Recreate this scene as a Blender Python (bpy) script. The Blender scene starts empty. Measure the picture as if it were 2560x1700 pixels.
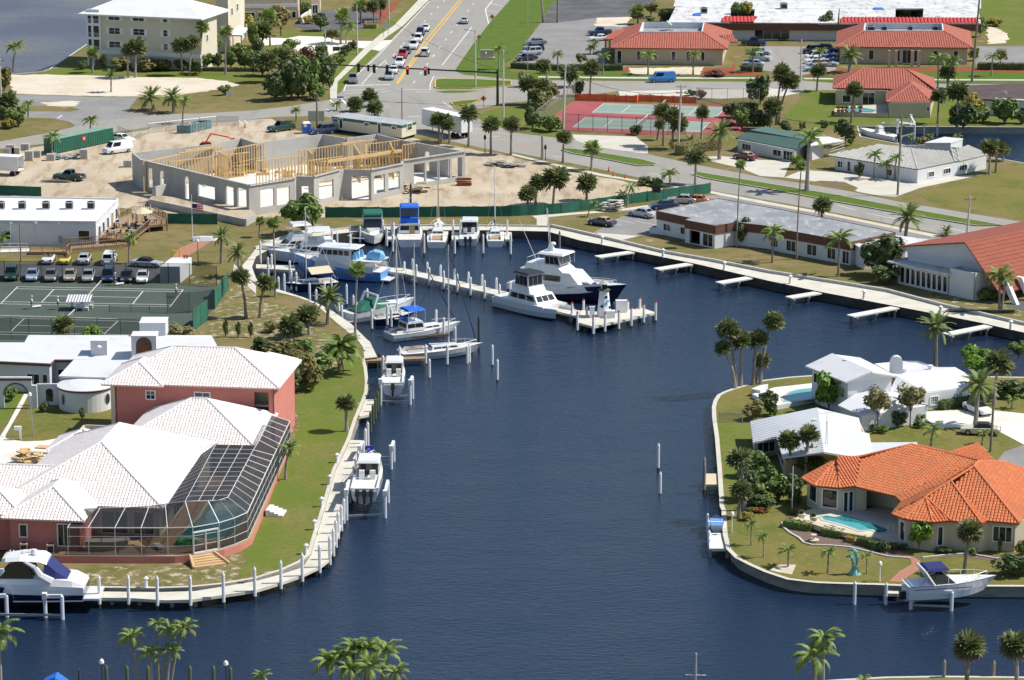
import bpy,math,random
from mathutils import Vector,Matrix
from mathutils.geometry import tessellate_polygon
SC=bpy.context.scene
COL=SC.collection
pi=math.pi
R_=random.Random(7)
# ------------------------------------------------------------------ camera, sky, sun, exposure
F,PIT,HC=7640.0,0.2405,96.1
SP,CP=math.sin(PIT),math.cos(PIT)
cam=bpy.data.cameras.new('camera');CAM=bpy.data.objects.new('camera',cam);COL.objects.link(CAM)
CAM.location=(0,0,HC);CAM.rotation_euler=(pi/2-PIT,0,0)
cam.sensor_width=36.0;cam.lens=F/2560*36.0;cam.clip_start=1.0;cam.clip_end=20000.0
SC.camera=CAM
SUN_EL,SUN_AZ=math.radians(50),math.radians(6)
world=bpy.data.worlds.new('World');SC.world=world;world.use_nodes=True
wn=world.node_tree
sky=wn.nodes.new('ShaderNodeTexSky');sky.sky_type='NISHITA';sky.sun_disc=False
sky.sun_elevation=SUN_EL;sky.sun_rotation=pi/2-SUN_AZ
sky.air_density=1.0;sky.dust_density=0.6;sky.ozone_density=1.5
bg=wn.nodes['Background'];bg.inputs['Strength'].default_value=0.095
wn.links.new(sky.outputs[0],bg.inputs['Color'])
sl=bpy.data.lights.new('sun','SUN');sl.energy=4.4;sl.angle=math.radians(0.53);sl.color=(1.0,0.955,0.88)
SUN=bpy.data.objects.new('sun',sl);COL.objects.link(SUN)
sd=Vector((math.cos(SUN_EL)*math.cos(SUN_AZ),math.cos(SUN_EL)*math.sin(SUN_AZ),math.sin(SUN_EL)))
SUN.rotation_euler=sd.to_track_quat('Z','Y').to_euler();SUN.location=(100,400,300)
SC.view_settings.view_transform='Standard';SC.view_settings.look='None'
SC.view_settings.exposure=0.32;SC.view_settings.gamma=1.0
SC.view_settings.use_curve_mapping=False
SC.render.engine='CYCLES'
SC.cycles.max_bounces=6;SC.cycles.diffuse_bounces=2;SC.cycles.glossy_bounces=2
SC.cycles.transparent_max_bounces=12;SC.cycles.transmission_bounces=2
SC.cycles.use_denoising=True
SC.cycles.caustics_reflective=False;SC.cycles.caustics_refractive=False
# ------------------------------------------------------------------ picture-to-ground helpers
K=640/2361
def G(px,py,z=0.0):
 x,y=px-1280,850-py
 dy,dz=F*CP+y*SP,-F*SP+y*CP
 t=(z-HC)/dz
 return Vector((x*t,dy*t,z))
def q(t,x,y):return ((t%10)*640+x*K,(t//10)*425+y*K)
def g(t,x,y,z=0.0):
 a,b=q(t,x,y);return G(a,b,z)
def gs(t,pts,z=0.0):return [g(t,x,y,z)for x,y in pts]
def GS(pts,z=0.0):return [G(x,y,z)for x,y in pts]
def zat(p,row):
 """height whose picture row is row above ground point p"""
 r=(850-row)/F
 return HC-(p.y*SP-r*p.y*CP)/(CP+r*SP)
def zt(t,x,y,ytop,z=0.0):
 return zat(g(t,x,y,z),(t//10)*425+ytop*K)
 # ------------------------------------------------------------------ materials
MATS={}
def srgb(r,g_,b):
 f= lambda c:(c/255/12.92)if c/255<=0.04045 else ((c/255+0.055)/1.055)**2.4
 return (f(r),f(g_),f(b))
def mat(name,col,rough=0.7,metal=0.0,spec=0.4,noise=None,bump=None,alpha=None,emit=None,coat=0.0):
 """noise: list of (scale, colour2, low, high[, stretch]) layers mixed over the base colour, in object space"""
 if name in MATS:return MATS[name]
 m=bpy.data.materials.new(name);m.use_nodes=True
 nt=m.node_tree;b=nt.nodes['Principled BSDF']
 b.inputs['Roughness'].default_value=rough;b.inputs['Metallic'].default_value=metal
 b.inputs['Specular IOR Level'].default_value=spec
 b.inputs['Coat Weight'].default_value=coat
 c4=(*col,1)
 b.inputs['Base Color'].default_value=c4
 tc=None
 def coords(stretch=None):
  nonlocal tc
  if tc is None:tc=nt.nodes.new('ShaderNodeTexCoord')
  if not stretch:return tc.outputs['Object']
  mp=nt.nodes.new('ShaderNodeMapping');mp.inputs['Scale'].default_value=stretch[:3]
  if len(stretch)>3:mp.inputs['Rotation'].default_value=(0,0,stretch[3])
  nt.links.new(tc.outputs['Object'],mp.inputs['Vector']);return mp.outputs[0]
 if noise:
  prev=None
  for L in noise:
   sc,c2,lo,hi=L[:4]
   n=nt.nodes.new('ShaderNodeTexNoise');n.inputs['Scale'].default_value=sc
   n.inputs['Detail'].default_value=6;n.inputs['Roughness'].default_value=0.62
   nt.links.new(coords(L[4]if len(L)>4 else None),n.inputs['Vector'])
   mr=nt.nodes.new('ShaderNodeMapRange');mr.inputs[1].default_value=lo;mr.inputs[2].default_value=hi
   nt.links.new(n.outputs['Fac'],mr.inputs[0])
   mx=nt.nodes.new('ShaderNodeMix');mx.data_type='RGBA'
   nt.links.new(mr.outputs[0],mx.inputs[0])
   if prev is None:mx.inputs[6].default_value=c4
   else :nt.links.new(prev,mx.inputs[6])
   mx.inputs[7].default_value=(*c2,1)
   prev=mx.outputs[2]
  nt.links.new(prev,b.inputs['Base Color'])
 if bump:
  n=nt.nodes.new('ShaderNodeTexNoise');n.inputs['Scale'].default_value=bump[0];n.inputs['Detail'].default_value=4
  nt.links.new(coords(bump[3]if len(bump)>3 else None),n.inputs['Vector'])
  bp=nt.nodes.new('ShaderNodeBump');bp.inputs['Strength'].default_value=bump[1];bp.inputs['Distance'].default_value=bump[2]
  nt.links.new(n.outputs['Fac'],bp.inputs['Height']);nt.links.new(bp.outputs[0],b.inputs['Normal'])
 if alpha is not None:b.inputs['Alpha'].default_value=alpha
 if emit:
  b.inputs['Emission Color'].default_value=(*emit[0],1);b.inputs['Emission Strength'].default_value=emit[1]
 MATS[name]=m;return m
def leafmat(name,c1,c2,c3=None,rough=0.55):
 """foliage: colour varies from leaf to leaf and clump to clump, a little light passes through"""
 if name in MATS:return MATS[name]
 m=mat(name,c1,rough,0,0.35,noise=[(0.9,c2,0.38,0.62),(5.0,c3 or c2,0.42,0.72)])
 nt=m.node_tree;b=nt.nodes['Principled BSDF'];out=[n for n in nt.nodes if n.type=='OUTPUT_MATERIAL'][0]
 tr=nt.nodes.new('ShaderNodeBsdfTranslucent');ms=nt.nodes.new('ShaderNodeMixShader');ms.inputs[0].default_value=0.22
 src=b.inputs['Base Color'].links[0].from_socket
 nt.links.new(src,tr.inputs['Color'])
 nt.links.new(b.outputs[0],ms.inputs[1]);nt.links.new(tr.outputs[0],ms.inputs[2]);nt.links.new(ms.outputs[0],out.inputs[0])
 return m
 # ------------------------------------------------------------------ mesh builder and scene objects
ORG={}
def origin(o):return ORG.get(o.name,Vector((0,0,0)))
class MB:
 def __init__(s):s.v=[];s.f=[];s.m=[];s.k=0
 def add(s,vs,fs,k=None):
  n=len(s.v);s.v+=[tuple(p)for p in vs];kk=s.k if k is None else k
  for f in fs:s.f.append(tuple(i+n for i in f));s.m.append(kk)
  return s
 def quad(s,a,b,c,d,k=None):return s.add([a,b,c,d],[(0,1,2,3)],k)
 def box(s,c,d,rz=0.0,k=None,top=None):
  """box centred at c with size d turned by rz; top: scale of the upper face (x, y)"""
  ca,sa=math.cos(rz),math.sin(rz);out=[]
  for z in (-1,1):
   tx,ty=(top if (top and z>0)else (1,1))
   for x,y in ((-1,-1),(1,-1),(1,1),(-1,1)):
    X,Y=x*d[0]/2*tx,y*d[1]/2*ty
    out.append((c[0]+X*ca-Y*sa,c[1]+X*sa+Y*ca,c[2]+z*d[2]/2))
  return s.add(out,[(3,2,1,0),(4,5,6,7),(0,1,5,4),(1,2,6,5),(2,3,7,6),(3,0,4,7)],k)
 def beam(s,a,b,w,h,k=None):
  """square bar from a to b, w wide and h high, centred on the line"""
  a,b=Vector(a),Vector(b);d=(b-a)
  if d.length<1e-6:return s
  d.normalize();up=Vector((0,0,1))if abs(d.z)<0.95 else Vector((0,1,0))
  x=d.cross(up).normalized()*w/2;y=x.cross(d).normalized()*h/2
  vs=[p+e for p in (a,b)for e in (-x-y,x-y,x+y,-x+y)]
  return s.add(vs,[(0,1,2,3),(7,6,5,4),(0,4,5,1),(1,5,6,2),(2,6,7,3),(3,7,4,0)],k)
 def tube(s,a,b,r0,r1=None,n=6,k=None,cap=True):
  a,b=Vector(a),Vector(b);r1=r0 if r1 is None else r1;d=(b-a)
  if d.length<1e-6:return s
  d.normalize();up=Vector((0,0,1))if abs(d.z)<0.95 else Vector((0,1,0))
  x=d.cross(up).normalized();y=x.cross(d).normalized()
  vs=[p+(x*math.cos(2*pi*i/n)+y*math.sin(2*pi*i/n))*r for p,r in ((a,r0),(b,r1))for i in range(n)]
  fs=[(i,(i+1)%n,n+(i+1)%n,n+i)for i in range(n)]
  if cap:fs+=[tuple(range(n))[::-1],tuple(range(n,2*n))]
  return s.add(vs,fs,k)
 def path(s,pts,rs,n=6,k=None):
  for i in range(len(pts)-1):
   r0,r1=(rs,rs)if not isinstance(rs,(list,tuple))else (rs[i],rs[i+1])
   s.tube(pts[i],pts[i+1],r0,r1,n,k)
  return s
 def prism(s,poly,z0,z1,k=None,caps=True):
  n=len(poly)
  area=sum(poly[i][0]*poly[(i+1)%n][1]-poly[(i+1)%n][0]*poly[i][1]for i in range(n))
  if area<0:poly=list(poly)[::-1]
  vs=[(p[0],p[1],z0)for p in poly]+[(p[0],p[1],z1)for p in poly]
  fs=[(i,(i+1)%n,n+(i+1)%n,n+i)for i in range(n)]
  if caps:
   tri=tessellate_polygon([[Vector((p[0],p[1],0))for p in poly]])
   for t in tri:
    a,b,c=t
    ar=(poly[b][0]-poly[a][0])*(poly[c][1]-poly[a][1])-(poly[c][0]-poly[a][0])*(poly[b][1]-poly[a][1])
    if ar<0:a,b,c=c,b,a
    fs.append((n+a,n+b,n+c));fs.append((c,b,a))
  return s.add(vs,fs,k)
 def frustum(s,base,top,k=None,sides=True,cap=True):
  """base, top: equal-length loops of 3D points"""
  n=len(base);vs=list(base)+list(top);fs=[]
  if sides:fs+=[(i,(i+1)%n,n+(i+1)%n,n+i)for i in range(n)]
  if cap:fs.append(tuple(range(n,2*n)));fs.append(tuple(range(n))[::-1])
  return s.add(vs,fs,k)
 def lathe(s,prof,n=10,c=(0,0,0),k=None):
  vs=[];fs=[]
  for r,z in prof:
   vs+=[(c[0]+r*math.cos(2*pi*i/n),c[1]+r*math.sin(2*pi*i/n),c[2]+z)for i in range(n)]
  for j in range(len(prof)-1):
   fs+=[(j*n+i,j*n+(i+1)%n,(j+1)*n+(i+1)%n,(j+1)*n+i)for i in range(n)]
  fs.append(tuple(range(n))[::-1]);m=(len(prof)-1)*n;fs.append(tuple(range(m,m+n)))
  return s.add(vs,fs,k)
 def loft(s,secs,k=None,closed=False,caps=True):
  """secs: rows of points, equal length"""
  n=len(secs[0]);vs=[p for r in secs for p in r];fs=[]
  w=n if closed else n-1
  for j in range(len(secs)-1):
   for i in range(w):fs.append((j*n+i,j*n+(i+1)%n,(j+1)*n+(i+1)%n,(j+1)*n+i))
  if caps:fs.append(tuple(range(n))[::-1]);m=(len(secs)-1)*n;fs.append(tuple(range(m,m+n)))
  return s.add(vs,fs,k)
 def mesh(s,name,mats,off=Vector((0,0,0)),smooth=False):
  me=bpy.data.meshes.new(name)
  me.from_pydata([(p[0]-off[0],p[1]-off[1],p[2]-off[2])for p in s.v],[],s.f)
  if not isinstance(mats,(list,tuple)):mats=[mats]
  for m in mats:me.materials.append(m)
  if len(mats)>1:me.polygons.foreach_set('material_index',s.m)
  if smooth:me.polygons.foreach_set('use_smooth',[True]*len(me.polygons))
  me.update();return me
 def build(s,name,mats,parent=None,kind=None,smooth=False,label=None):
  """parent's world origin is taken off, so vertices may be given in world coordinates"""
  off=origin(parent)if parent is not None else Vector((0,0,0))
  return put(name,s.mesh(name,mats,off,smooth),parent,kind,label,off)
def put(name,me,parent=None,kind=None,label=None,org=None,loc=None,rot=None,scale=None):
 o=bpy.data.objects.new(name,me);COL.objects.link(o)
 if parent is not None:o.parent=parent;KID.setdefault(parent.name,[]).append(o)
 if kind:o['kind']=kind
 if label:o['label']=label
 if org is not None:ORG[o.name]=org
 if loc is not None:o.location=loc
 if rot is not None:o.rotation_euler=rot
 if scale is not None:o.scale=scale if isinstance(scale,(tuple,list))else (scale,)*3
 return o
def thing(name,label,cat,loc=(0,0,0),rz=0.0,group=None,local=False,scale=None):
 o=bpy.data.objects.new(name,None);COL.objects.link(o);o.empty_display_size=0.3
 o.location=loc;o.rotation_euler=(0,0,rz)
 if scale:o.scale=(scale,)*3
 o['label']=label;o['category']=cat
 if group:o['group']=group
 if not local:ORG[o.name]=Vector(loc)
 return o
def solo(o,label,cat,group=None):
 o['label']=label;o['category']=cat
 if group:o['group']=group
 return o
KID={}
def copy_tree(o,loc,rz=0.0,label=None,group=None,scale=None):
 """a thing with copies of its parts and their sub-parts (mesh data shared)"""
 c=o.copy();COL.objects.link(c);c.parent=None
 c.location=loc;c.rotation_euler=(0,0,rz)
 if scale:c.scale=(scale,)*3 if not isinstance(scale,(tuple,list))else scale
 if label:c['label']=label
 if group:c['group']=group
 for ch in KID.get(o.name,[]):
  d=ch.copy();COL.objects.link(d);d.parent=c;KID.setdefault(c.name,[]).append(d)
  for s2 in KID.get(ch.name,[]):
   e=s2.copy();COL.objects.link(e);e.parent=d;KID.setdefault(d.name,[]).append(e)
 return c
def sheet(name,pts,z,m,kind='structure',th=0.0,parent=None,skirt=None):
 """flat outline at height z; th > 0 gives it sides"""
 b=MB()
 if th:b.prism([(p[0],p[1])for p in pts],z-th,z)
 else :
  P=[(p[0],p[1],z)for p in pts]
  fs=[]
  for t in tessellate_polygon([[Vector((p[0],p[1],0))for p in pts]]):
   a,c,d=t
   ar=(P[c][0]-P[a][0])*(P[d][1]-P[a][1])-(P[d][0]-P[a][0])*(P[c][1]-P[a][1])
   fs.append((a,c,d)if ar>0 else (d,c,a))
  b.add(P,fs)
 return b.build(name,m,parent,kind)
def unit(a,b):
 d=Vector((b[0]-a[0],b[1]-a[1],0));d.normalize();return d
def strip(name,pts,w,z,m,kind='structure',h=0.0,side=0,mb=None):
 """band of width w along a polyline; side -1/0/1: band lies right of / on / left of the line"""
 b=mb or MB();L=[];Rr=[]
 n=len(pts)
 for i,p in enumerate(pts):
  d=unit(pts[max(i-1,0)],pts[min(i+1,n-1)]);nn=Vector((-d.y,d.x,0))
  l,r={0:(w/2,-w/2),1:(w,0),-1:(0,-w)}[side]
  L.append(Vector((p[0],p[1],z))+nn*l);Rr.append(Vector((p[0],p[1],z))+nn*r)
 for i in range(n-1):
  if h:
   lo= lambda v:(v.x,v.y,z-h)
   b.quad(Rr[i],Rr[i+1],L[i+1],L[i]);b.quad(lo(Rr[i]),lo(Rr[i+1]),Rr[i+1],Rr[i]);b.quad(L[i],L[i+1],lo(L[i+1]),lo(L[i]))
  else :b.quad(Rr[i],Rr[i+1],L[i+1],L[i])
 if h:
  for i in (0,n-1):b.quad(Rr[i],L[i],(L[i].x,L[i].y,z-h),(Rr[i].x,Rr[i].y,z-h))
 if mb:return None
 return b.build(name,m,None,kind)
def dashes(pts,w,z,on,off,mb):
 acc=0.0
 for i in range(len(pts)-1):
  a,b_=Vector(pts[i]),Vector(pts[i+1]);L=(b_-a).length;d=(b_-a).normalized();s=-acc if acc else 0.0
  s=0.0
  while s<L:
   e=min(s+on,L)
   strip('',[a+d*s,a+d*e],w,z,None,mb=mb);s+=on+off
def smoothline(pts,n=4):
 """Catmull-Rom through pts"""
 out=[];P=[Vector(p)for p in pts]
 for i in range(len(P)-1):
  p0,p1,p2,p3=P[max(i-1,0)],P[i],P[i+1],P[min(i+2,len(P)-1)]
  for j in range(n):
   t=j/n
   out.append(0.5*((2*p1)+(p2-p0)*t+(2*p0-5*p1+4*p2-p3)*t*t+(3*p1-p0-3*p2+p3)*t**3))
 out.append(P[-1]);return out
 # ================================================================== SETTING: land, water, roads
M={}
M['land']=mat('land_dry_grass',(.165,.145,.05),.95,0,.1,noise=[(.06,(.225,.175,.085),.42,.62),(.35,(.115,.13,.03),.5,.68),(2.2,(.27,.22,.13),.58,.8),(.11,(.45,.39,.28),.62,.74)],bump=(9,.5,.06))
M['lawn']=mat('lawn_green',(.13,.172,.03),.95,0,.1,noise=[(.12,(.20,.175,.06),.45,.66),(1.6,(.095,.145,.022),.45,.75),(6,(.19,.185,.065),.6,.85)],bump=(10,.5,.05))
M['lush']=mat('lawn_watered',(.09,.155,.024),.95,0,.1,noise=[(.3,(.14,.165,.04),.4,.7),(3,(.055,.11,.014),.45,.8)],bump=(10,.5,.05))
M['tan']=mat('lawn_tan',(.19,.165,.05),.95,0,.1,noise=[(.1,(.12,.14,.03),.42,.62),(1.4,(.25,.20,.085),.5,.75),(7,(.14,.12,.05),.55,.85)],bump=(10,.5,.05))
M['sparse']=mat('lawn_sparse',(.20,.165,.075),.95,0,.1,noise=[(.25,(.13,.13,.035),.4,.6),(.9,(.52,.45,.34),.52,.66),(6,(.17,.14,.06),.5,.85)],bump=(10,.5,.05))
M['sand']=mat('white_sand',(.64,.57,.45),.95,0,.1,noise=[(.12,(.52,.44,.33),.45,.7),(1.5,(.70,.63,.52),.5,.7),(.35,(.40,.35,.18),.66,.76)],bump=(4,.5,.08))
M['dirt']=mat('construction_dirt',(.46,.375,.265),.95,0,.1,noise=[(.1,(.54,.46,.35),.42,.62),(.5,(.31,.235,.15),.48,.66,(1,.2,1,.5)),(.22,(.34,.31,.26),.58,.74),(4,(.50,.42,.31),.45,.8)],bump=(2.2,.6,.12))
M['asph']=mat('asphalt_grey',(.235,.23,.22),.9,0,.2,noise=[(.15,(.29,.285,.27),.4,.65),(3,(.20,.195,.19),.5,.85),(.5,(.17,.165,.155),.64,.8,(1,.12,1,-.1))],bump=(25,.2,.02))
M['road']=mat('road_bleached',(.30,.285,.255),.9,0,.2,noise=[(.12,(.33,.315,.285),.4,.65),(.4,(.24,.225,.205),.56,.75,(1,.1,1,-.3)),(4,(.30,.285,.265),.5,.85)],bump=(25,.2,.02))
M['dark']=mat('asphalt_dark',(.095,.095,.10),.9,0,.2,noise=[(.15,(.15,.15,.155),.4,.66),(3,(.08,.08,.085),.5,.85)],bump=(25,.2,.02))
M['conc']=mat('concrete_pale',(.58,.55,.47),.85,0,.25,noise=[(.3,(.50,.465,.39),.45,.7),(5,(.62,.59,.52),.5,.8)],bump=(20,.2,.01))
M['drive']=mat('concrete_drive',(.70,.68,.61),.85,0,.25,noise=[(.2,(.60,.57,.50),.5,.72),(4,(.72,.70,.64),.5,.8)])
M['deck']=mat('dock_concrete',(.62,.59,.50),.85,0,.25,noise=[(.4,(.50,.47,.39),.45,.72),(3,(.67,.64,.56),.5,.8)],bump=(12,.2,.01))
M['kerb']=mat('kerb_concrete',(.52,.50,.44),.85,noise=[(1.2,(.40,.38,.33),.45,.7)])
M['wall']=mat('seawall_concrete',(.33,.32,.27),.9,0,.2,noise=[(.5,(.20,.20,.17),.42,.66,(1,1,3)),(4,(.40,.38,.32),.5,.8)],bump=(6,.3,.03))
M['stain_shade']=mat('seawall_stain_and_shade',(.055,.05,.042),.8,noise=[(.8,(.12,.11,.09),.5,.7)])  # dark tone stands in for shade under the walkway; on pilings it is stain
M['wline']=mat('marking_white',(.72,.72,.70),.8,noise=[(3,(.52,.51,.49),.5,.75)])
M['yline']=mat('marking_yellow',(.72,.42,.05),.8,noise=[(3,(.55,.36,.10),.5,.75)])
M['mulch']=mat('mulch_red',(.30,.075,.03),.95,noise=[(3,(.20,.05,.025),.4,.7)],bump=(8,.8,.05))
M['brown']=mat('mulch_brown',(.15,.10,.075),.95,noise=[(5,(.24,.18,.14),.45,.7)],bump=(8,.8,.05))
M['brick']=mat('brick_path',(.36,.16,.10),.9,noise=[(3,(.44,.23,.15),.4,.7)])
M['ctred']=mat('court_red',(.33,.075,.08),.85,noise=[(.2,(.38,.105,.105),.4,.7)])
M['ctgrn']=mat('court_sage',(.22,.30,.245),.85,noise=[(.3,(.25,.335,.28),.4,.7)])
M['clay']=mat('court_clay_green',(.062,.085,.068),.95,noise=[(.15,(.078,.10,.083),.4,.68),(1.5,(.052,.072,.058),.5,.75)],bump=(15,.2,.01))
M['pooltile']=mat('pool_tile',(.30,.62,.66),.5)
# water: dark, with blue set in the base colour besides what it mirrors
def watermat(name,col,sc,strg,rough,mix=None):
 m=mat(name,col,rough,0,.5)
 nt=m.node_tree;b=nt.nodes['Principled BSDF'];b.inputs['IOR'].default_value=1.33
 tc=nt.nodes.new('ShaderNodeTexCoord');prev=None
 for s_,st,rot,dist in sc:
  mp=nt.nodes.new('ShaderNodeMapping');mp.inputs['Scale'].default_value=st;mp.inputs['Rotation'].default_value=(0,0,rot)
  n=nt.nodes.new('ShaderNodeTexNoise');n.inputs['Scale'].default_value=s_;n.inputs['Detail'].default_value=5;n.inputs['Roughness'].default_value=.6
  bp=nt.nodes.new('ShaderNodeBump');bp.inputs['Strength'].default_value=strg;bp.inputs['Distance'].default_value=dist
  nt.links.new(tc.outputs['Object'],mp.inputs[0]);nt.links.new(mp.outputs[0],n.inputs['Vector'])
  nt.links.new(n.outputs['Fac'],bp.inputs['Height'])
  if prev:nt.links.new(prev,bp.inputs['Normal'])
  prev=bp.outputs[0]
 nt.links.new(prev,b.inputs['Normal'])
 n=nt.nodes.new('ShaderNodeTexNoise');n.inputs['Scale'].default_value=.022;n.inputs['Detail'].default_value=3
 mr=nt.nodes.new('ShaderNodeMapRange');mr.inputs[1].default_value=.38;mr.inputs[2].default_value=.62;mr.inputs[3].default_value=rough*.45;mr.inputs[4].default_value=rough*2.2
 mx=nt.nodes.new('ShaderNodeMix');mx.data_type='RGBA';mx.inputs[6].default_value=(col[0]*1.15,col[1],col[2]*.82,1);mx.inputs[7].default_value=(*col,1)
 nt.links.new(tc.outputs['Object'],n.inputs['Vector']);nt.links.new(n.outputs['Fac'],mr.inputs[0]);nt.links.new(mr.outputs[0],b.inputs['Roughness']);nt.links.new(n.outputs['Fac'],mx.inputs[0]);nt.links.new(mx.outputs[2],b.inputs['Base Color'])
 return m
M['water']=watermat('canal_water',(.008,.021,.052),[(.9,(1,2.4,1),.12,.35),(.1,(1,1.6,1),-.2,.5)],.34,.08)
M['bay']=watermat('bay_water',(.095,.11,.16),[(.28,(1,3,1),.25,.5),(1.2,(1,2,1),.1,.3)],.9,.22)  # pale base colour stands in for stronger sky reflection
WZ=-1.25
def W(x,y):return Vector((x,y,0))
# ---- land outlines (top edge of the sea walls), traced as ground points
MAIN=GS([(-400,1466),(0,1468),(222,1469),(400,1471),(480,1468),(560,1460),(640,1446),(705,1426),(754,1404),(777,1385),(796,1321),(813,1268),(839,1175),(876,1097),(891,1050),(911,1002),(919,980),(921,953),(917,918),(911,897),(943,893),(925,855),(916,848),(879,811),(830,777),(792,758),(759,744),(702,726),(667,712),(640,696),(630,668),(640,642),(681,619),(748,599),(813,588),(897,579),(965,575),(1280,577),(1369,579),(1448,601),(1578,627),(1735,659),(1920,702),(2056,731),(2245,767),(2451,807),(2560,832),(2950,908)])
MAIN+=[W(420,400),G(2950,478),G(2561,407),G(2478,393),G(2280,366),G(2153,341),G(2145,316),G(2340,317),G(2560,318),G(2950,321),W(1500,700),W(3500,7000),W(-600,7000)]
b0,b1=G(122,173),G(221,107)
MAIN+=[b0+(b1-b0)*9,b0,G(108,178),G(60,183),G(20,187),G(0,190),G(-300,200)]
RIGHT=GS([(2950,1468),(2560,1463),(2259,1462),(2202,1459),(2096,1456),(2042,1454),(1974,1446),(1920,1428),(1880,1410),(1849,1394),(1828,1373),(1819,1337),(1815,1275),(1811,1267),(1806,1189),(1798,1094),(1791,1045),(1790,1018),(1794,1002),(1803,988),(1817,981),(1833,975),(1903,954),(1974,945),(2028,941),(2200,939),(2489,944),(2560,945),(2950,950)])
NEAR=GS([(-400,1735),(400,1728),(900,1735),(1500,1722),(2000,1706),(2093,1699),(2218,1692),(2359,1690),(2560,1692),(2950,1695)])+[W(250,20),W(-250,20)]
wat=sheet('water',[W(-3000,0),W(3000,0),W(3000,600),W(-200,600),W(-60,600),W(-3000,600)],WZ,M['water'],'structure')
sheet('bay_water',[W(-6000,600),W(-60,600),W(600,7000),W(-6000,7000)],WZ-.01,M['bay'],'structure')
sheet('land',MAIN,0,[M['land']],'structure')
sheet('peninsula_land',RIGHT,0,M['tan'],'structure')
sheet('near_bank',NEAR,0,M['land'],'structure')
def seawall(name,pts,cap=.45,cm=None,z=.03,dep=3.0,face=None):
 """vertical wall below the outline with a cap; pts run with the land on the left"""
 b=MB()
 for i in range(len(pts)-1):
  a,c=pts[i],pts[i+1]
  b.quad((a[0],a[1],-dep),(c[0],c[1],-dep),(c[0],c[1],z),(a[0],a[1],z),0)
 strip('',pts,cap,z,None,side=1,mb=b)
 n=len(b.f);
 for i in range(len(pts)-1,n):b.m[i]=1
 return b.build(name,[face or M['wall'],cm or M['conc']],None,'structure')
 # the outline of MAIN runs with the land on its left
seawall('canal_seawall',MAIN[:20],.42)
seawall('marina_seawall',MAIN[19:48],.35,face=M['stain_shade'])  # shade below the deck is put into this dark wall face
seawall('inlet_seawall',MAIN[49:58],.35)
seawall('bay_seawall',MAIN[61:68],.35)
seawall('peninsula_seawall',RIGHT,.5,cm=M['conc'])
seawall('near_seawall',NEAR[:-2][::-1],.4)
# ---- construction dirt, sand, lawns
def S(name,t,pts,z,m,kind='structure',th=0):return sheet(name,gs(t,pts),z,M[m],kind,th)
RAG={'sand':.7,'dirt':.6,'sparse':.9,'tan':.6,'lawn':.6,'brown':.2,'mulch':.25}
def ragged(P,amp):
 """outline with uneven, worn edges"""
 rr=random.Random(len(P));out=[]
 for a,b in zip(P,P[1:]+P[:1]):
  d=b-a;n=max(1,min(60,int(d.length/1.3)));nn=Vector((-d.y,d.x,0)).normalized()if d.length>.01 else d
  out+=[a+d*(i/n)+nn*(rr.gauss(0,amp*.45)if i else 0)for i in range(n)]
 return out
def SP_(name,pts,z,m,kind='structure',th=0):return sheet(name,ragged(GS(pts),RAG[m])if m in RAG else GS(pts),z,M[m],kind,th)
SP_('sand_lot',[(20,186),(60,188),(122,185),(500,193),(560,200),(600,212),(560,222),(500,230),(440,240),(340,241),(230,240),(40,234),(16,205)],.01,'sand')
SP_('condo_lawn',[(122,173),(165,168),(400,178),(640,186),(760,192),(755,206),(640,203),(560,202),(490,194),(380,193),(120,186)],.015,'lawn')
SP_('grey_lot',[(40,236),(230,242),(345,243),(330,262),(318,279),(400,286),(640,277),(640,300),(420,313),(240,337),(110,360),(0,372),(-300,400),(-300,378),(0,354),(110,334),(175,322),(187,313),(173,304),(130,296),(70,294),(27,292),(-60,292),(-60,268),(27,268),(40,255)],.012,'asph')
sheet('road_left',GS([(0,354),(110,334),(175,320),(260,300),(420,286),(640,275),(721,266),(824,250),(860,300),(800,290),(700,292),(640,297),(420,311),(240,336),(110,359),(0,372),(-300,402),(-300,378)]),.018,M['road'],'structure')
SP_('traffic_island_lawn',[(-60,266),(27,266),(90,264),(175,267),(200,274),(176,279),(73,278),(-60,277)],.03,'land')
SP_('palm_island_lawn',[(314,278),(352,271),(465,260),(640,252),(640,276),(500,284),(420,284),(350,283)],.03,'land')
SP_('lot_sand',[(100,256),(180,252),(204,254),(195,265),(130,266)],.016,'sand')
SP_('dirt',[(-300,420),(0,385),(100,366),(240,341),(330,330),(420,313),(530,303),(640,298),(690,296),(830,345),(1035,345),(1060,352),(1280,391),(1440,432),(1545,450),(1610,466),(1700,478),(1480,505),(1300,534),(1200,541),(810,544),(700,540),(640,548),(480,560),(410,530),(300,520),(130,520),(0,480),(-300,470)],.006,'dirt')
# boulevard to the north, cross street, boulevard to the south-east
SP_('boulevard_north',[(1079,-2),(1220,-90),(1470,-90),(1275,0),(1222,60),(1180,114),(1139,173),(1136,180),(1155,187),(1280,199),(1280,252),(1200,272),(1160,262),(1125,270),(1195,296),(1280,331),(1280,386),(1040,335),(900,330),(838,275),(824,250),(826,247),(854,229),(862,214),(941,136),(1000,76)],.022,'road')
SP_('boulevard_east',[(1200,298),(1280,331),(1437,350),(1480,368),(1605,382),(1741,412),(1920,446),(2083,470),(2245,504),(2560,556),(2900,612),(2900,680),(2560,640),(2480,618),(2351,585),(2083,531),(1920,501),(1776,476),(1632,452),(1442,411),(1280,380),(1100,345),(1100,300)],.019,'road')
SP_('cross_street',[(1130,175),(1160,187),(1280,199),(1443,202),(1893,205),(2010,202),(2083,208),(2420,210),(2900,212),(2900,230),(2420,222),(2200,222),(2050,226),(1920,221),(1545,228),(1440,241),(1340,252),(1280,256),(1160,262)],.0205,'road')
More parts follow.
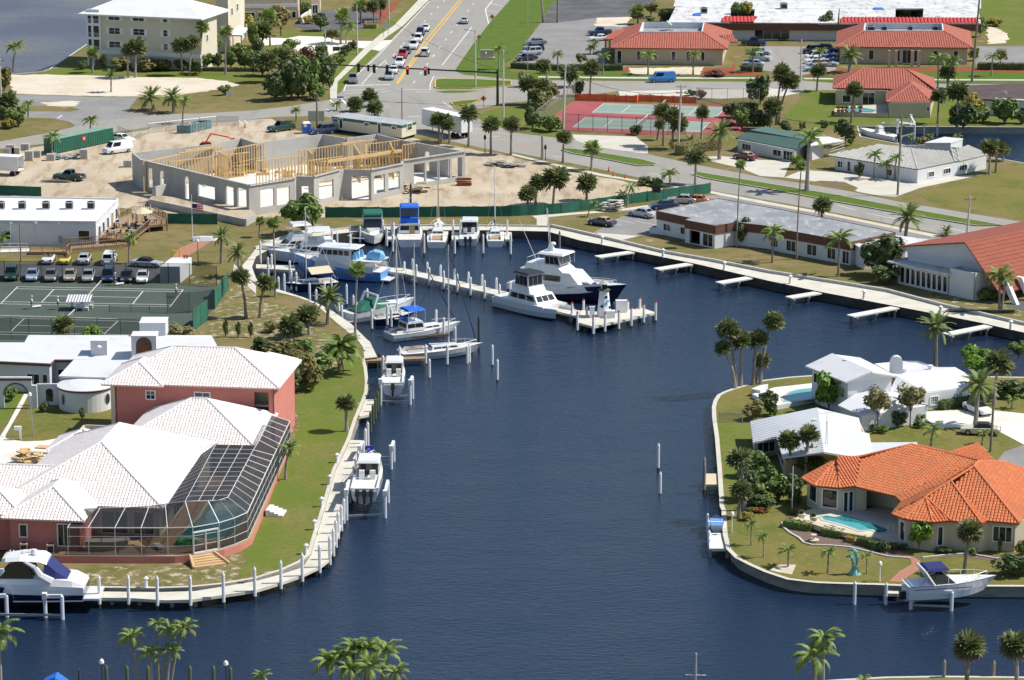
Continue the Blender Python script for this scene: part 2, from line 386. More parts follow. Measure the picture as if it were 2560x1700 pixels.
SP_('verge_pad',[(1545,226),(1920,219),(2040,224),(1960,240),(1800,247),(1640,240),(1550,240)],.012,'conc')
# islands of the junction with kerbs
def island(name,pts,m='lush',yellow=True):
 P=GS(pts);o=sheet(name,P,.16,M[m],'structure',.16)
 strip(name+'_kerb',P+[P[0]],.3,.17,M['yline']if yellow else M['kerb'],h=.17,side=-1)
def kerb(name,pts,col='kerb',w=.25,z=.13):return strip(name,pts,w,z,M[col],h=.13)
island('junction_island_lawn',[(1086,201),(1100,198),(1190,199),(1280,204),(1280,214),(1180,223),(1100,223),(1086,220)])
SP_('junction_verge_lawn',[(1090,229),(1125,226),(1200,227),(1160,232),(1110,233)],.03,'lush')
island('small_island_lawn',[(1124,257),(1150,253),(1205,250),(1180,261),(1135,266)])
def median(name,pts_top,pts_bot):
 P=GS(pts_top+pts_bot[::-1]);sheet(name,P,.17,M['lush'],'structure',.17)
 strip(name+'_kerb',P+[P[0]],.22,.19,M['kerb'],h=.19,side=-1)
median('median_lawn',[(1406,372),(1440,374),(1520,386),(1610,401),(1645,411)],[(1404,377),(1430,385),(1500,397),(1595,416),(1635,415)])
median('long_median_lawn',[(1742,431),(1920,460),(2083,487),(2245,518),(2420,549),(2508,565)],[(1727,437),(1760,447),(1920,474),(2083,505),(2245,534),(2440,566)])
# lawns and verges right of the boulevard
SP_('east_verge_lawn',[(1275,0),(1430,-8),(1640,-30),(1640,2),(1385,6),(1345,58),(1320,100),(1308,120),(1280,150),(1260,160),(1280,180),(1680,174),(1920,176),(1920,200),(1890,202),(1440,200),(1280,197),(1155,185),(1137,178),(1180,114),(1222,60)],.016,'lush')
SP_('parking_lot_north',[(1383,4),(1560,-20),(1640,2),(1566,42),(1556,72),(1512,91),(1512,150),(1516,164),(1280,164),(1307,124),(1312,110),(1352,58)],.024,'asph')
SP_('parking_lot_far',[(1383,4),(1560,-20),(1640,2),(1566,42),(1498,44),(1400,56),(1352,58)],.028,'dark')
SP_('lot_island',[(1490,45),(1580,43),(1562,67),(1486,66)],.05,'sand')
SP_('sidewalk_east',[(1346,191),(1600,193),(1920,194),(1920,197),(1600,197),(1346,194)],.03,'conc')
SP_('sidewalk_far_east',[(2008,195),(2090,196),(2330,198),(2600,199),(2600,202),(2330,201),(2090,199),(2012,198)],.03,'conc')
SP_('lot_light',[(1900,116),(2090,117),(2090,176),(2080,182),(2012,188),(1985,188),(1905,176)],.024,'road')
SP_('office_lawn',[(2008,186),(2090,180),(2200,168),(2330,166),(2560,170),(2900,172),(2900,212),(2420,209),(2090,207),(2010,201)],.016,'lush')
SP_('office_mulch',[(2010,187),(2060,181),(2110,172),(2180,170),(2420,168),(2560,176),(2560,182),(2400,178),(2290,178),(2250,184),(2200,176),(2110,178),(2060,190),(2030,192)],.03,'mulch')
SP_('office_mulch_left',[(1545,178),(1570,166),(1575,180),(1750,187),(1762,172),(1830,170),(1840,152),(1835,176),(1920,184),(1910,190),(1800,190),(1752,189)],.03,'mulch')
SP_('sand_bed',[(1570,170),(1760,168),(1752,187),(1700,188),(1580,185)],.026,'sand')
SP_('street_far_right',[(2420,116),(2900,116),(2900,164),(2560,164),(2440,162),(2430,134)],.024,'asph')
SP_('lawn_far_right',[(2440,0),(2900,-10),(2900,106),(2560,112),(2470,110),(2455,60)],.016,'lawn')
SP_('sand_pile_ground',[(2468,62),(2520,84),(2516,108),(2468,110)],.02,'sand')
SP_('house_lawn',[(2010,222),(2100,220),(2430,226),(2900,232),(2900,318),(2340,314),(2150,314),(2060,320),(2000,312),(1960,290),(1990,260)],.014,'lawn')
SP_('vacant_lawn',[(2290,486),(2430,436),(2560,410),(2900,470),(2900,600),(2560,552),(2320,502)],.014,'tan')
SP_('sidewalk_south_west',[(1280,384),(1330,396),(1400,412),(1500,434),(1600,452),(1780,478),(1920,505),(2083,535),(2351,589),(2480,622),(2480,628),(2340,594),(2083,541),(1920,512),(1778,484),(1640,462),(1500,440),(1400,418),(1280,388)],.03,'conc')
# north-west verge, drive and walk
SP_('west_verge_lawn',[(824,249),(854,228),(862,212),(941,134),(1000,74),(1079,-2),(1220,-92),(1150,-92),(1048,0),(955,66),(900,66),(780,72),(700,80),(700,96),(930,92),(940,100),(870,128),(830,140),(820,160),(810,200),(826,212)],.017,'lawn')
SP_('sidewalk_west',[(826,247),(824,215),(830,204),(910,122),(930,104),(948,88),(985,64),(1046,0),(1150,-92),(1164,-92),(1072,0),(1008,64),(968,92),(926,126),(844,205),(842,247)],.028,'conc')
SP_('white_drive',[(640,93),(716,96),(748,90),(813,92),(843,101),(930,103),(982,100),(960,120),(949,128),(927,123),(880,118),(830,136),(812,142),(730,141),(733,116),(716,111),(640,115)],.026,'drive')
SP_('dark_lot',[(738,60),(800,24),(915,20),(950,36),(948,72),(790,76),(732,68)],.024,'dark')
SP_('mulch_verge',[(914,26),(960,12),(1006,-2),(985,22),(952,60),(945,58),(948,38)],.028,'mulch')
SP_('trailer_lawn',[(680,297),(740,290),(830,282),(840,300),(900,330),(830,336),(760,330),(722,322)],.014,'land')
SP_('junction_corner_lawn',[(1195,285),(1280,262),(1340,252),(1440,242),(1390,300),(1390,330),(1440,350),(1280,329),(1198,298)],.026,'lawn')
# red tennis courts beside the boulevard
SP_('tennis_slab',[(1433,253),(1560,257),(1836,264),(1870,330),(1624,338),(1410,326),(1384,292)],.03,'ctred')
def court(name,c,m,z,w=.05):
 """c: four corners on the ground, first two on one short side"""
 o=sheet(name,c,z,M[m],'structure')
 b=MB();a0,a1,a2,a3=c
 def P(u,v):return (a0+(a3-a0)*u)*(1-v)+(a1+(a2-a1)*u)*v
 ln= lambda p,r:strip('',[P(*p),P(*r)],w,z+.006,None,mb=b)
 sv=1.37/10.97;su=(23.77/2-6.40)/23.77
 for p,r in (((0,0),(0,1)),((1,0),(1,1)),((0,0),(1,0)),((0,1),(1,1)),((0,sv),(1,sv)),((0,1-sv),(1,1-sv)),((su,sv),(su,1-sv)),((1-su,sv),(1-su,1-sv)),((su,.5),(1-su,.5))):ln(p,r)
 b.build(name+'_lines',M['wline'],None,'structure')
 return P
CA=court('court_surface',gs(2,[(740,1040),(848,953),(1975,993),(1880,1083)]),'ctgrn',.045,.13)
CB=court('court_surface',gs(2,[(562,1175),(678,1085),(1828,1130),(1735,1220)]),'ctgrn',.045,.13)
SP_('court_apron',[(1430,336),(1590,342),(1620,366),(1620,384),(1590,382),(1480,366),(1435,350)],.0235,'conc')
# drives of the houses beyond the boulevard
SP_('green_house_drive',[(1770,392),(1800,390),(1900,400),(2010,402),(1975,408),(1960,444),(1900,440),(1850,420),(1780,404)],.0236,'conc')
SP_('grey_house_drive',[(1990,432),(2010,425),(2300,447),(2400,440),(2460,436),(2300,470),(2240,492),(2200,490),(2145,480),(2100,462),(1960,444)],.0236,'conc')
SP_('drive_island_lawn',[(2020,456),(2050,452),(2110,455),(2145,470),(2140,476),(2100,474),(2030,462)],.04,'land')
SP_('drive_island_mulch',[(2054,456),(2090,453),(2130,464),(2130,468),(2080,466)],.05,'brown')
# motel: car park, walk, verge
SP_('motel_lot',[(1545,546),(1600,522),(1700,490),(1800,488),(1880,505),(1900,540),(1700,570),(1620,590),(1480,584)],.02,'asph')
SP_('motel_strip',[(1800,484),(1920,507),(2245,574),(2420,606),(2480,640),(2330,640),(2100,600),(1880,560)],.018,'asph')
SP_('motel_apron',[(1492,582),(1600,590),(1530,606),(1510,600)],.024,'conc')
SP_('site_walk',[(1330,540),(1430,532),(1540,524),(1640,510),(1720,488),(1726,491),(1650,515),(1545,529),(1430,537),(1372,543),(1366,568),(1342,568),(1342,548)],.024,'conc')
SP_('basin_lawn',[(660,630),(720,600),(800,580),(900,566),(1330,560),(1480,575),(1545,600),(1545,545),(1760,480),(1500,505),(1300,536),(1100,540),(820,545),(760,560),(700,590)],.012,'land')
# walks round the basin: raised kerb behind, deck over the water
WALK_N=GS([(640,622),(721,591),(803,582),(897,569),(965,566),(1280,567),(1377,569)])
sheet('basin_walk',WALK_N+GS([(1375,579),(1280,577),(965,575),(897,579),(813,588),(748,599),(681,619),(640,642)]),.04,M['deck'],'structure')
WALK_E=GS([(1375,568),(1440,582),(1531,603),(1660,634),(1780,655),(1920,683),(2110,713),(2218,731),(2354,767),(2560,814),(2900,884)])
sheet('quay_walk',WALK_E+GS([(2950,908),(2560,832),(2451,807),(2245,767),(2056,731),(1920,702),(1735,659),(1578,627),(1448,601),(1372,579)]),.04,M['deck'],'structure')
strip('quay_kerb',WALK_E,.45,.45,M['kerb'],h=.5,side=1)
strip('basin_kerb',WALK_N,.3,.3,M['kerb'],h=.35,side=1)
SP_('west_walk',[(640,696),(667,712),(702,726),(759,744),(792,758),(830,777),(879,811),(916,848),(925,855),(943,893),(911,897),(907,868),(894,850),(840,806),(788,760),(740,742),(690,730),(655,716),(630,702),(608,685),(606,664),(622,645),(640,622),(640,642),(630,668)],.04,'deck')
SP_('club_path',[(585,660),(610,685),(640,715),(640,735),(618,715),(592,690),(583,680)],.03,'conc')
# club lawn, tarmac and green clay courts
SP_('club_lawn',[(0,640),(0,618),(240,600),(420,570),(470,572),(560,590),(640,575),(660,580),(640,640),(600,668),(600,690),(560,700),(400,668),(0,662)],.012,'land')
SP_('brick_walk',[(430,644),(450,620),(490,604),(530,602),(500,622),(470,640),(456,650)],.026,'brick')
SP_('club_lot',[(-200,660),(330,660),(400,668),(395,706),(-200,704)],.02,'dark')
SP_('side_sand',[(470,690),(540,690),(545,710),(470,708)],.018,'sparse')
SP_('court_slab',[(-300,700),(0,706),(280,709),(440,710),(536,716),(567,706),(575,712),(540,765),(515,795),(490,826),(460,870),(-300,870)],.03,'clay')
CC=court('court_surface',gs(10,[(5,1237),(163,1078),(1690,1105),(1568,1265)]),'clay',.04,.13)
CD=court('court_surface',gs(10,[(-300,1512),(-120,1340),(1480,1385),(1310,1545)]),'clay',.04,.13)
SP_('east_court_lawn',[(545,760),(600,700),(640,740),(700,760),(780,800),(850,850),(905,900),(915,960),(890,1040),(860,1110),(700,1100),(690,1000),(730,870),(640,850),(500,846)],.01,'sparse')
SP_('west_lawn',[(720,985),(780,960),(890,880),(912,930),(915,980),(900,1020),(870,1098),(835,1170),(805,1268),(790,1318),(770,1384),(700,1420),(600,1440),(610,1330),(700,1180),(750,1060)],.02,'lawn')
SP_('west_lawn_front',[(180,1460),(190,1420),(400,1418),(520,1400),(600,1340),(700,1420),(640,1440),(560,1454),(480,1462),(400,1465)],.014,'sparse')
SP_('spanish_lawn',[(14,1085),(80,1010),(140,1000),(300,1010),(300,1060),(180,1092),(100,1103),(60,1104)],.014,'tan')
SP_('court_lawn',[(-40,1100),(0,1060),(80,985),(40,960),(-40,970)],.013,'lawn')
SP_('spanish_path',[(-60,1140),(0,1092),(20,1060),(60,985),(72,985),(48,1030),(14,1088),(14,1100)],.02,'drive')
SP_('pink_drive',[(-300,1180),(0,1090),(20,1098),(60,1104),(110,1102),(180,1090),(300,1066),(320,1110),(200,1170),(0,1180)],.024,'drive')
# right peninsula
SP_('white_house_lawn',[(1798,1000),(1815,985),(1910,958),(2030,945),(2030,960),(1920,985),(1900,1015),(1796,1040)],.012,'tan')
SP_('side_lawn',[(1795,1050),(1840,1056),(1900,1058),(1890,1200),(1814,1210)],.012,'lawn')
SP_('dolphin_lawn',[(1822,1340),(1835,1320),(1960,1285),(1958,1322),(2010,1362),(2200,1380),(2270,1400),(2280,1420),(2220,1455),(2090,1452),(1975,1440),(1880,1405),(1850,1390)],.012,'tan')
SP_('white_drive_right',[(2298,1030),(2420,1024),(2480,1026),(2560,1034),(2900,1060),(2900,1160),(2560,1112),(2500,1080),(2470,1068),(2340,1070)],.02,'drive')
SP_('cul_de_sac',[(2490,1158),(2510,1130),(2560,1112),(2900,1150),(2900,1260),(2520,1190)],.022,'asph')
SP_('brick_path_right',[(2245,1378),(2270,1385),(2300,1402),(2303,1420),(2280,1436),(2250,1456),(2222,1454),(2250,1428),(2278,1412),(2278,1400),(2240,1386)],.03,'brick')
SP_('mulch_bed',[(1955,1310),(1970,1290),(2050,1305),(2130,1330),(2240,1370),(2270,1394),(2230,1392),(2180,1380),(2030,1364),(2005,1355),(1985,1340)],.02,'brown')
SP_('gravel_mound',[(1922,1425),(1950,1412),(1990,1412),(1980,1436)],.02,'sand')
SP_('mulch_front',[(2280,1392),(2400,1384),(2560,1392),(2560,1400),(2480,1402),(2400,1390),(2300,1396)],.02,'brown')
SP_('chapel_lot',[(2510,760),(2560,748),(2900,800),(2900,850),(2560,778)],.02,'dark')
SP_('chapel_sand',[(2330,730),(2420,740),(2540,760),(2560,790),(2450,770),(2340,745)],.012,'sparse')
# road markings
mk=MB();yk=MB()
def LN(t,pts,w=.16,y=False):strip('',gs(t,pts),w,.034,None,mb=yk if y else mk)
for d in (0,1):LN(1,[(1872+d*30,5),(1560+d*30,380),(1292+d*12,775)]if d==0 else [(1900,5),(1595,380),(1305,775)],.3,True)
def DH(t,pts,w=.18,on=2.2,off=6.0,y=False):dashes(gs(t,pts),w,.034,on,off,yk if y else mk)
DH(1,[(1740,0),(1345,420),(1150,640)],.2,3,9);DH(1,[(2010,30),(1700,430),(1450,770)],.2,3,9)
LN(1,[(1600,10),(1120,520),(830,780),(810,840)],.2);LN(1,[(1200,552),(1080,660),(975,780)],.2);LN(1,[(1990,250),(1715,605)],.2)
LN(1,[(830,792),(1235,781)],.6);LN(1,[(815,836),(1190,824)],.3);LN(1,[(815,862),(1220,845)],.3);LN(1,[(1365,826),(1635,829)],.3);LN(1,[(1470,848),(1645,850)],.3)
LN(1,[(2180,5),(2115,90),(2145,220)],.25);LN(1,[(2165,32),(2270,57)],.25);LN(1,[(2120,95),(2230,110)],.25);LN(1,[(2130,150),(2190,150)],.25)
LN(1,[(1640,703),(1605,780),(1608,825)],.2);LN(1,[(1640,712),(1750,720)],.25);LN(1,[(682,920),(740,975)],.4);LN(1,[(780,905),(840,970)],.4);LN(1,[(640,1008),(700,1030)],.4)
LN(1,[(1410,1078),(1525,1072)],.35);LN(1,[(1740,1060),(1860,1055)],.35);LN(1,[(1725,945),(1820,1003),(1900,995)],.2)
LN(1,[(1980,1180),(2361,1245)],.15);LN(1,[(1880,1272),(1970,1295)],.2);LN(1,[(2125,1258),(2250,1258)],.3);LN(1,[(2000,1215),(2361,1315)],.14,True)
LN(2,[(0,1316),(300,1375)],.14,True);LN(2,[(370,1438),(470,1455)],.2)
LN(1,[(430,1012),(520,1005),(680,990)],.14,True);LN(1,[(1860,880),(2361,860)],.14,True);LN(1,[(1860,895),(2361,875)],.14,True);LN(2,[(0,850),(130,870),(400,830)],.14,True)
for x in (690,830,1000):LN(2,[(x,810),(x+120,800)],.2,True)
LN(2,[(0,1345),(480,1398),(1000,1500),(1350,1555)],.14,True);LN(13,[(0,190),(600,292),(1400,425),(2050,545)],.14,True);LN(13,[(0,312),(500,402),(1400,570)],.22,True)
DH(12,[(1280,35),(1830,125)],.2,4,16);DH(13,[(0,150),(918,402),(1060,430),(1600,525),(2361,690)],.2,5,14)
LN(0,[(0,1360),(420,1282)],.14,True);LN(0,[(530,1090),(575,1062)],.3);LN(0,[(2200,1110),(2240,1150)],.2);LN(0,[(2250,1110),(2290,1145)],.2)
for x,y in ((945,455),(1045,425),(1130,470)):LN(12,[(x,y),(x+190,y+38)],.14)
LN(12,[(960,500),(1015,515)],.14)
mk.build('road_marking',M['wline'],None,'structure');yk.build('yellow_marking',M['yline'],None,'structure')
# ================================================================== BUILDING HELPERS
M['blk']=mat('black_trim',(.02,.02,.022),.6)
M['steel']=mat('galvanised_steel',(.46,.47,.48),.45,.6)
M['white']=mat('white_paint',(.80,.80,.79),.5,noise=[(.8,(.72,.72,.70),.55,.75)])
M['stucco']=mat('stucco_white',(.66,.67,.68),.8,noise=[(.5,(.58,.59,.60),.5,.75),(8,(.76,.76,.76),.5,.8)])
M['beige']=mat('stucco_beige',(.56,.46,.33),.85,noise=[(.5,(.50,.41,.29),.5,.75)])
M['cream']=mat('siding_cream',(.66,.60,.47),.8,noise=[(.5,(.60,.54,.42),.5,.75)])
M['sand_st']=mat('stucco_sand',(.58,.50,.36),.85,noise=[(.5,(.52,.44,.31),.5,.75)])
M['pinkw']=mat('stucco_coral',(.56,.20,.165),.85,noise=[(.6,(.50,.175,.145),.45,.7),(6,(.59,.23,.19),.5,.8)])
M['block']=mat('concrete_block',(.45,.44,.41),.9,noise=[(.4,(.37,.36,.335),.45,.7),(3,(.50,.49,.46),.5,.8)])
M['pane']=mat('window_glass',(.022,.028,.034),.05,0,.7)
M['wood']=mat('timber_framing',(.62,.42,.19),.8,noise=[(1.5,(.52,.33,.14),.45,.7),(.6,(.70,.52,.28),.5,.7)])
M['deckw']=mat('timber_deck',(.30,.19,.11),.85,noise=[(1.2,(.38,.26,.16),.45,.7,(1,6,1))])
M['fascia']=mat('fascia_brown',(.13,.06,.04),.8,noise=[(1.5,(.18,.085,.055),.4,.7)])
M['tilew']=mat('roof_tile_blush',(.80,.69,.64),.75,noise=[(2.6,(.86,.83,.80),.42,.52),(3.4,(.68,.38,.28),.60,.68)])
M['tilewb']=mat('roof_pan_salmon',(.62,.42,.35),.85,noise=[(3,(.70,.56,.50),.4,.7)])
M['tileo']=mat('roof_tile_orange',(.60,.16,.055),.8,noise=[(2.2,(.63,.23,.095),.42,.62),(4,(.44,.12,.05),.58,.74),(.4,(.48,.17,.075),.5,.7)])
M['tileob']=mat('roof_pan_rust',(.34,.075,.03),.85)
M['tiler']=mat('roof_tile_red',(.41,.125,.085),.8,noise=[(1.8,(.47,.17,.12),.42,.62),(3.5,(.33,.085,.058),.6,.75)])
M['tilerb']=mat('roof_pan_red',(.36,.085,.055),.85)
M['tileg']=mat('roof_tile_grey',(.47,.46,.42),.8,noise=[(1,(.40,.39,.36),.45,.7),(.3,(.52,.50,.46),.5,.7)])
M['tilegb']=mat('roof_pan_grey',(.33,.32,.30),.85)
M['roofw']=mat('roof_white_shingle',(.63,.64,.655),.7,noise=[(.4,(.55,.56,.575),.5,.7),(3,(.69,.69,.70),.5,.8,(.3,3,1))])
M['roofmet']=mat('roof_white_metal',(.60,.62,.635),.5,noise=[(.3,(.53,.55,.57),.5,.75)])
M['roofflat']=mat('roof_flat_weathered',(.31,.32,.33),.85,noise=[(.18,(.23,.24,.255),.4,.62),(.9,(.46,.47,.48),.52,.74,(1,.35,1,.5)),(.35,(.25,.26,.28),.6,.76)])
M['roofmall']=mat('roof_flat_white_stained',(.64,.64,.63),.85,noise=[(.2,(.52,.52,.51),.42,.62),(.8,(.27,.26,.25),.52,.70,(1,.3,1)),(.12,(.70,.70,.70),.5,.7)])
M['roofgrn']=mat('roof_green_shingle',(.07,.135,.115),.85,noise=[(.8,(.09,.16,.14),.4,.7),(5,(.055,.11,.095),.5,.8)])
M['roofdk']=mat('roof_dark_shingle',(.085,.06,.06),.9,noise=[(.5,(.12,.09,.085),.4,.7),(.25,(.34,.32,.30),.64,.7,(1,.4,1))])
M['redwood']=mat('roof_red_shingle',(.30,.085,.048),.85,noise=[(.8,(.25,.065,.038),.4,.65,(.5,3,1)),(3,(.36,.12,.07),.5,.8)])
M['roofbr']=mat('roof_bright_white',(.76,.755,.73),.7,noise=[(.2,(.66,.645,.61),.5,.75),(1.2,(.70,.68,.65),.58,.8)])
M['screen']=mat('insect_screen',(.02,.022,.025),.7,alpha=.8)
M['alum']=mat('white_aluminium',(.74,.75,.76),.45,.1)
_n=M['screen'].node_tree;_lw=_n.nodes.new('ShaderNodeLayerWeight');_lw.inputs[0].default_value=.5;_mr=_n.nodes.new('ShaderNodeMapRange');_mr.inputs[2].default_value=.85;_mr.inputs[3].default_value=.5;_mr.inputs[4].default_value=.95
_n.links.new(_lw.outputs['Facing'],_mr.inputs[0]);_n.links.new(_mr.outputs[0],_n.nodes['Principled BSDF'].inputs['Alpha'])
M['pool']=mat('pool_water',(.10,.42,.45),.06,0,.5,noise=[(.8,(.08,.36,.42),.4,.7),(3,(.20,.60,.62),.55,.75)],bump=(2.5,.12,.05))
M['poold']=mat('pool_water_deep',(.025,.19,.21),.06,0,.5,noise=[(.5,(.05,.27,.29),.45,.65)],bump=(2.5,.12,.05))
M['trlwall']=mat('trailer_siding',(.66,.63,.48),.7,noise=[(2,(.60,.57,.43),.5,.8,(1,1,.05))]);M['trlgrn']=mat('trailer_green',(.05,.14,.07),.6);M['trlroof']=mat('trailer_roof',(.36,.38,.40),.7,noise=[(.5,(.44,.46,.48),.4,.7)])
def v3(p,z):return Vector((p[0],p[1],z))
def wall(mb,a,b,z0,z1,th=.2,ops=(),k=0,inn=None):
 """wall a->b (outside on the right hand), openings as (s0, s1, zb, zt) in metres; made of blocks round the openings"""
 d=unit(a,b);L=(Vector((b[0]-a[0],b[1]-a[1]))).length;az=math.atan2(d.y,d.x);n=Vector((-d.y,d.x,0))
 def blk(s0,s1,zb,zt_):
  if s1-s0<.01 or zt_-zb<.01:return
  c=v3(a,0)+d*(s0+s1)/2+n*th/2;mb.box((c.x,c.y,(zb+zt_)/2),(s1-s0,th,zt_-zb),az,k)
 xs=sorted({0.0,L,*[max(0,min(L,o[i]))for o in ops for i in (0,1)]})
 for s0,s1 in zip(xs,xs[1:]):
  m=(s0+s1)/2;col=sorted([(o[2],o[3])for o in ops if o[0]<=m<=o[1]]);z=z0
  for zb,zt_ in col:blk(s0,s1,z,zb);z=max(z,zt_)
  blk(s0,s1,z,z1)
def window(par,a,b,o,style='w',nx=2,ny=1,fm=None,th=.2,gm=None,name=None):
 """frame with panes in the opening o of wall a->b; style: w window, d door, s shuttered"""
 d=unit(a,b);az=math.atan2(d.y,d.x);n=Vector((d.y,-d.x,0));s0,s1,zb,zt_=o[:4];fm=fm or M['white']
 fw=min(.09,(s1-s0)*.12);f=MB()
 def bar(sa,sb,za,zb_,out=.0,t=.1):
  c=v3(a,0)+d*(sa+sb)/2+n*(out-.06);f.box((c.x,c.y,(za+zb_)/2),(sb-sa,t,zb_-za),az)
 bar(s0-.04,s0+fw,zb-.04,zt_+.04,.09);bar(s1-fw,s1+.04,zb-.04,zt_+.04,.09);bar(s0+fw,s1-fw,zt_-fw,zt_+.04,.09);bar(s0+fw,s1-fw,zb-.04,zb+fw,.09)
 for i in range(1,nx):x=s0+(s1-s0)*i/nx;bar(x-.035,x+.035,zb+fw,zt_-fw,.03,.06)
 for j in range(1,ny):z=zb+(zt_-zb)*j/ny;bar(s0+fw,s1-fw,z-.03,z+.03,.02,.05)
 fr=f.build(name or ('door' if style=='d' else 'window'),fm,par)
 p=MB();A=v3(a,0)+d*(s0+.02)-n*.1;B=v3(a,0)+d*(s1-.02)-n*.1
 p.quad(v3(A,zb+.02),v3(B,zb+.02),v3(B,zt_-.02),v3(A,zt_-.02));pn=p.mesh('pane',gm or M['pane'],origin(par))
 put('pane',pn,fr)
 if style=='s':
  for sa,sb in ((s0-.55,s0-.07),(s1+.07,s1+.55)):
   q_=MB();c=v3(a,0)+d*(sa+sb)/2+n*.03;q_.box((c.x,c.y,(zb+zt_)/2),(sb-sa,.06,zt_-zb),az);q_.build('shutter',M['white'],par)
 return fr
def ccw(poly):
 ar=sum(poly[i][0]*poly[(i+1)%len(poly)][1]-poly[(i+1)%len(poly)][0]*poly[i][1]for i in range(len(poly)))
 return ar>0
def shell(par,poly,z0,z1,m,wins=None,th=.2,closed=True,name='wall',fm=None,gm=None):
 """walls round poly (near-left, near-right, far-right ...); wins: {edge: [(u0, u1, zb, zt, style, nx, ny)]}, u as share of the edge"""
 b=MB();wins=wins or {}
 n=len(poly);done=[]
 for i in range(n if closed else n-1):
  a,c=poly[i],poly[(i+1)%n];L=(Vector((c[0]-a[0],c[1]-a[1]))).length
  ops=[(o[0]*L,o[1]*L,z0+o[2],z0+o[3])for o in wins.get(i,[])]
  wall(b,a,c,z0,z1,th,ops);done.append((a,c,ops,wins.get(i,[])))
 w=b.build(name,m,par)
 for a,c,ops,raw in done:
  for o,r in zip(ops,raw):
   st=r[4]if len(r)>4 else 'w'
   if st!='o':window(par,a,c,o,st,r[5]if len(r)>5 else 2,r[6]if len(r)>6 else 1,fm,th,gm)
 return w
def flat(P):
 """P with every corner dropped onto the plane of its eave (first edge) and its highest corner"""
 P=[Vector(p)for p in P];a,b=P[0],P[1];t=max(P[2:],key= lambda p:p.z);n=(b-a).cross(t-a)
 if abs(n.z)<1e-6:return P
 Q=[Vector((p.x,p.y,a.z-((p.x-a.x)*n.x+(p.y-a.y)*n.y)/n.z))for p in P]
 return Q if max(abs(p.z-r.z)for p,r in zip(P,Q))<1.1 else P
def slabs(par,planes,m,th=.16,name='roof'):
 b=MB()
 for P in planes:
  P=flat(P);n=len(P);nn=(P[1]-P[0]).cross(P[2]-P[0])
  if nn.z<0:P=P[::-1]
  b.add(P,[tuple(range(n))]);Q=[p-Vector((0,0,th))for p in P]
  b.add(P+Q,[tuple(range(n,2*n))[::-1]]+[((i+1)%n,i,n+i,n+(i+1)%n)for i in range(n)])
 return b.build(name,m,par)
def tiles(par,planes,m,w=.34,l=.42,h=.075,name='roof_tiles',seed=3):
 """barrel tiles row by row on each plane; the first edge of a plane is its eave. Too small to pick apart: one part."""
 b=MB();rr=random.Random(seed)
 for P in planes:
  P=flat(P);o=P[0];e=(P[1]-P[0]).normalized();nn=e.cross(P[2]-P[0])
  if len(P)>3 and nn.length<1e-4:nn=e.cross(P[3]-P[0])
  nn.normalize()
  if nn.z<0:nn=-nn
  s=nn.cross(e).normalized()
  if s.z<0:s=-s
  Q=[((p-o).dot(e),(p-o).dot(s))for p in P];x0=min(a for a,_ in Q);x1=max(a for a,_ in Q);n=len(Q)
  x=x0+w/2
  while x<x1:
   ys=[]
   for i in range(n):
    (xa,ya),(xb,yb)=Q[i],Q[(i+1)%n]
    if (xa<=x)!=(xb<=x):ys.append(ya+(yb-ya)*(x-xa)/(xb-xa))
   ys.sort()
   for ya,yb in zip(ys[::2],ys[1::2]):
    y=ya-.05
    while y<yb-.1:
     y2=min(y+l*1.02,yb+.02);lo,hi=h*1.25,h*.85;j=rr.uniform(-.012,.012)
     f= lambda dx,yy,dz:o+e*(x+dx+j)+s*yy+nn*dz
     v=[f(-.44*w,y,.012),f(-.24*w,y,lo),f(.24*w,y,lo),f(.44*w,y,.012),f(-.44*w,y2,.008),f(-.22*w,y2,hi),f(.22*w,y2,hi),f(.44*w,y2,.008)]
     b.add(v,[(0,1,5,4),(1,2,6,5),(2,3,7,6),(3,2,1,0)]);y+=l
   x+=w
 return b.build(name,m,par,'stuff')
def ridges(par,lines,m,r=.13,name='ridge_cap'):
 b=MB()
 for a,c in lines:b.tube(Vector(a)+Vector((0,0,.05)),Vector(c)+Vector((0,0,.05)),r,n=6)
 return b.build(name,m,par)
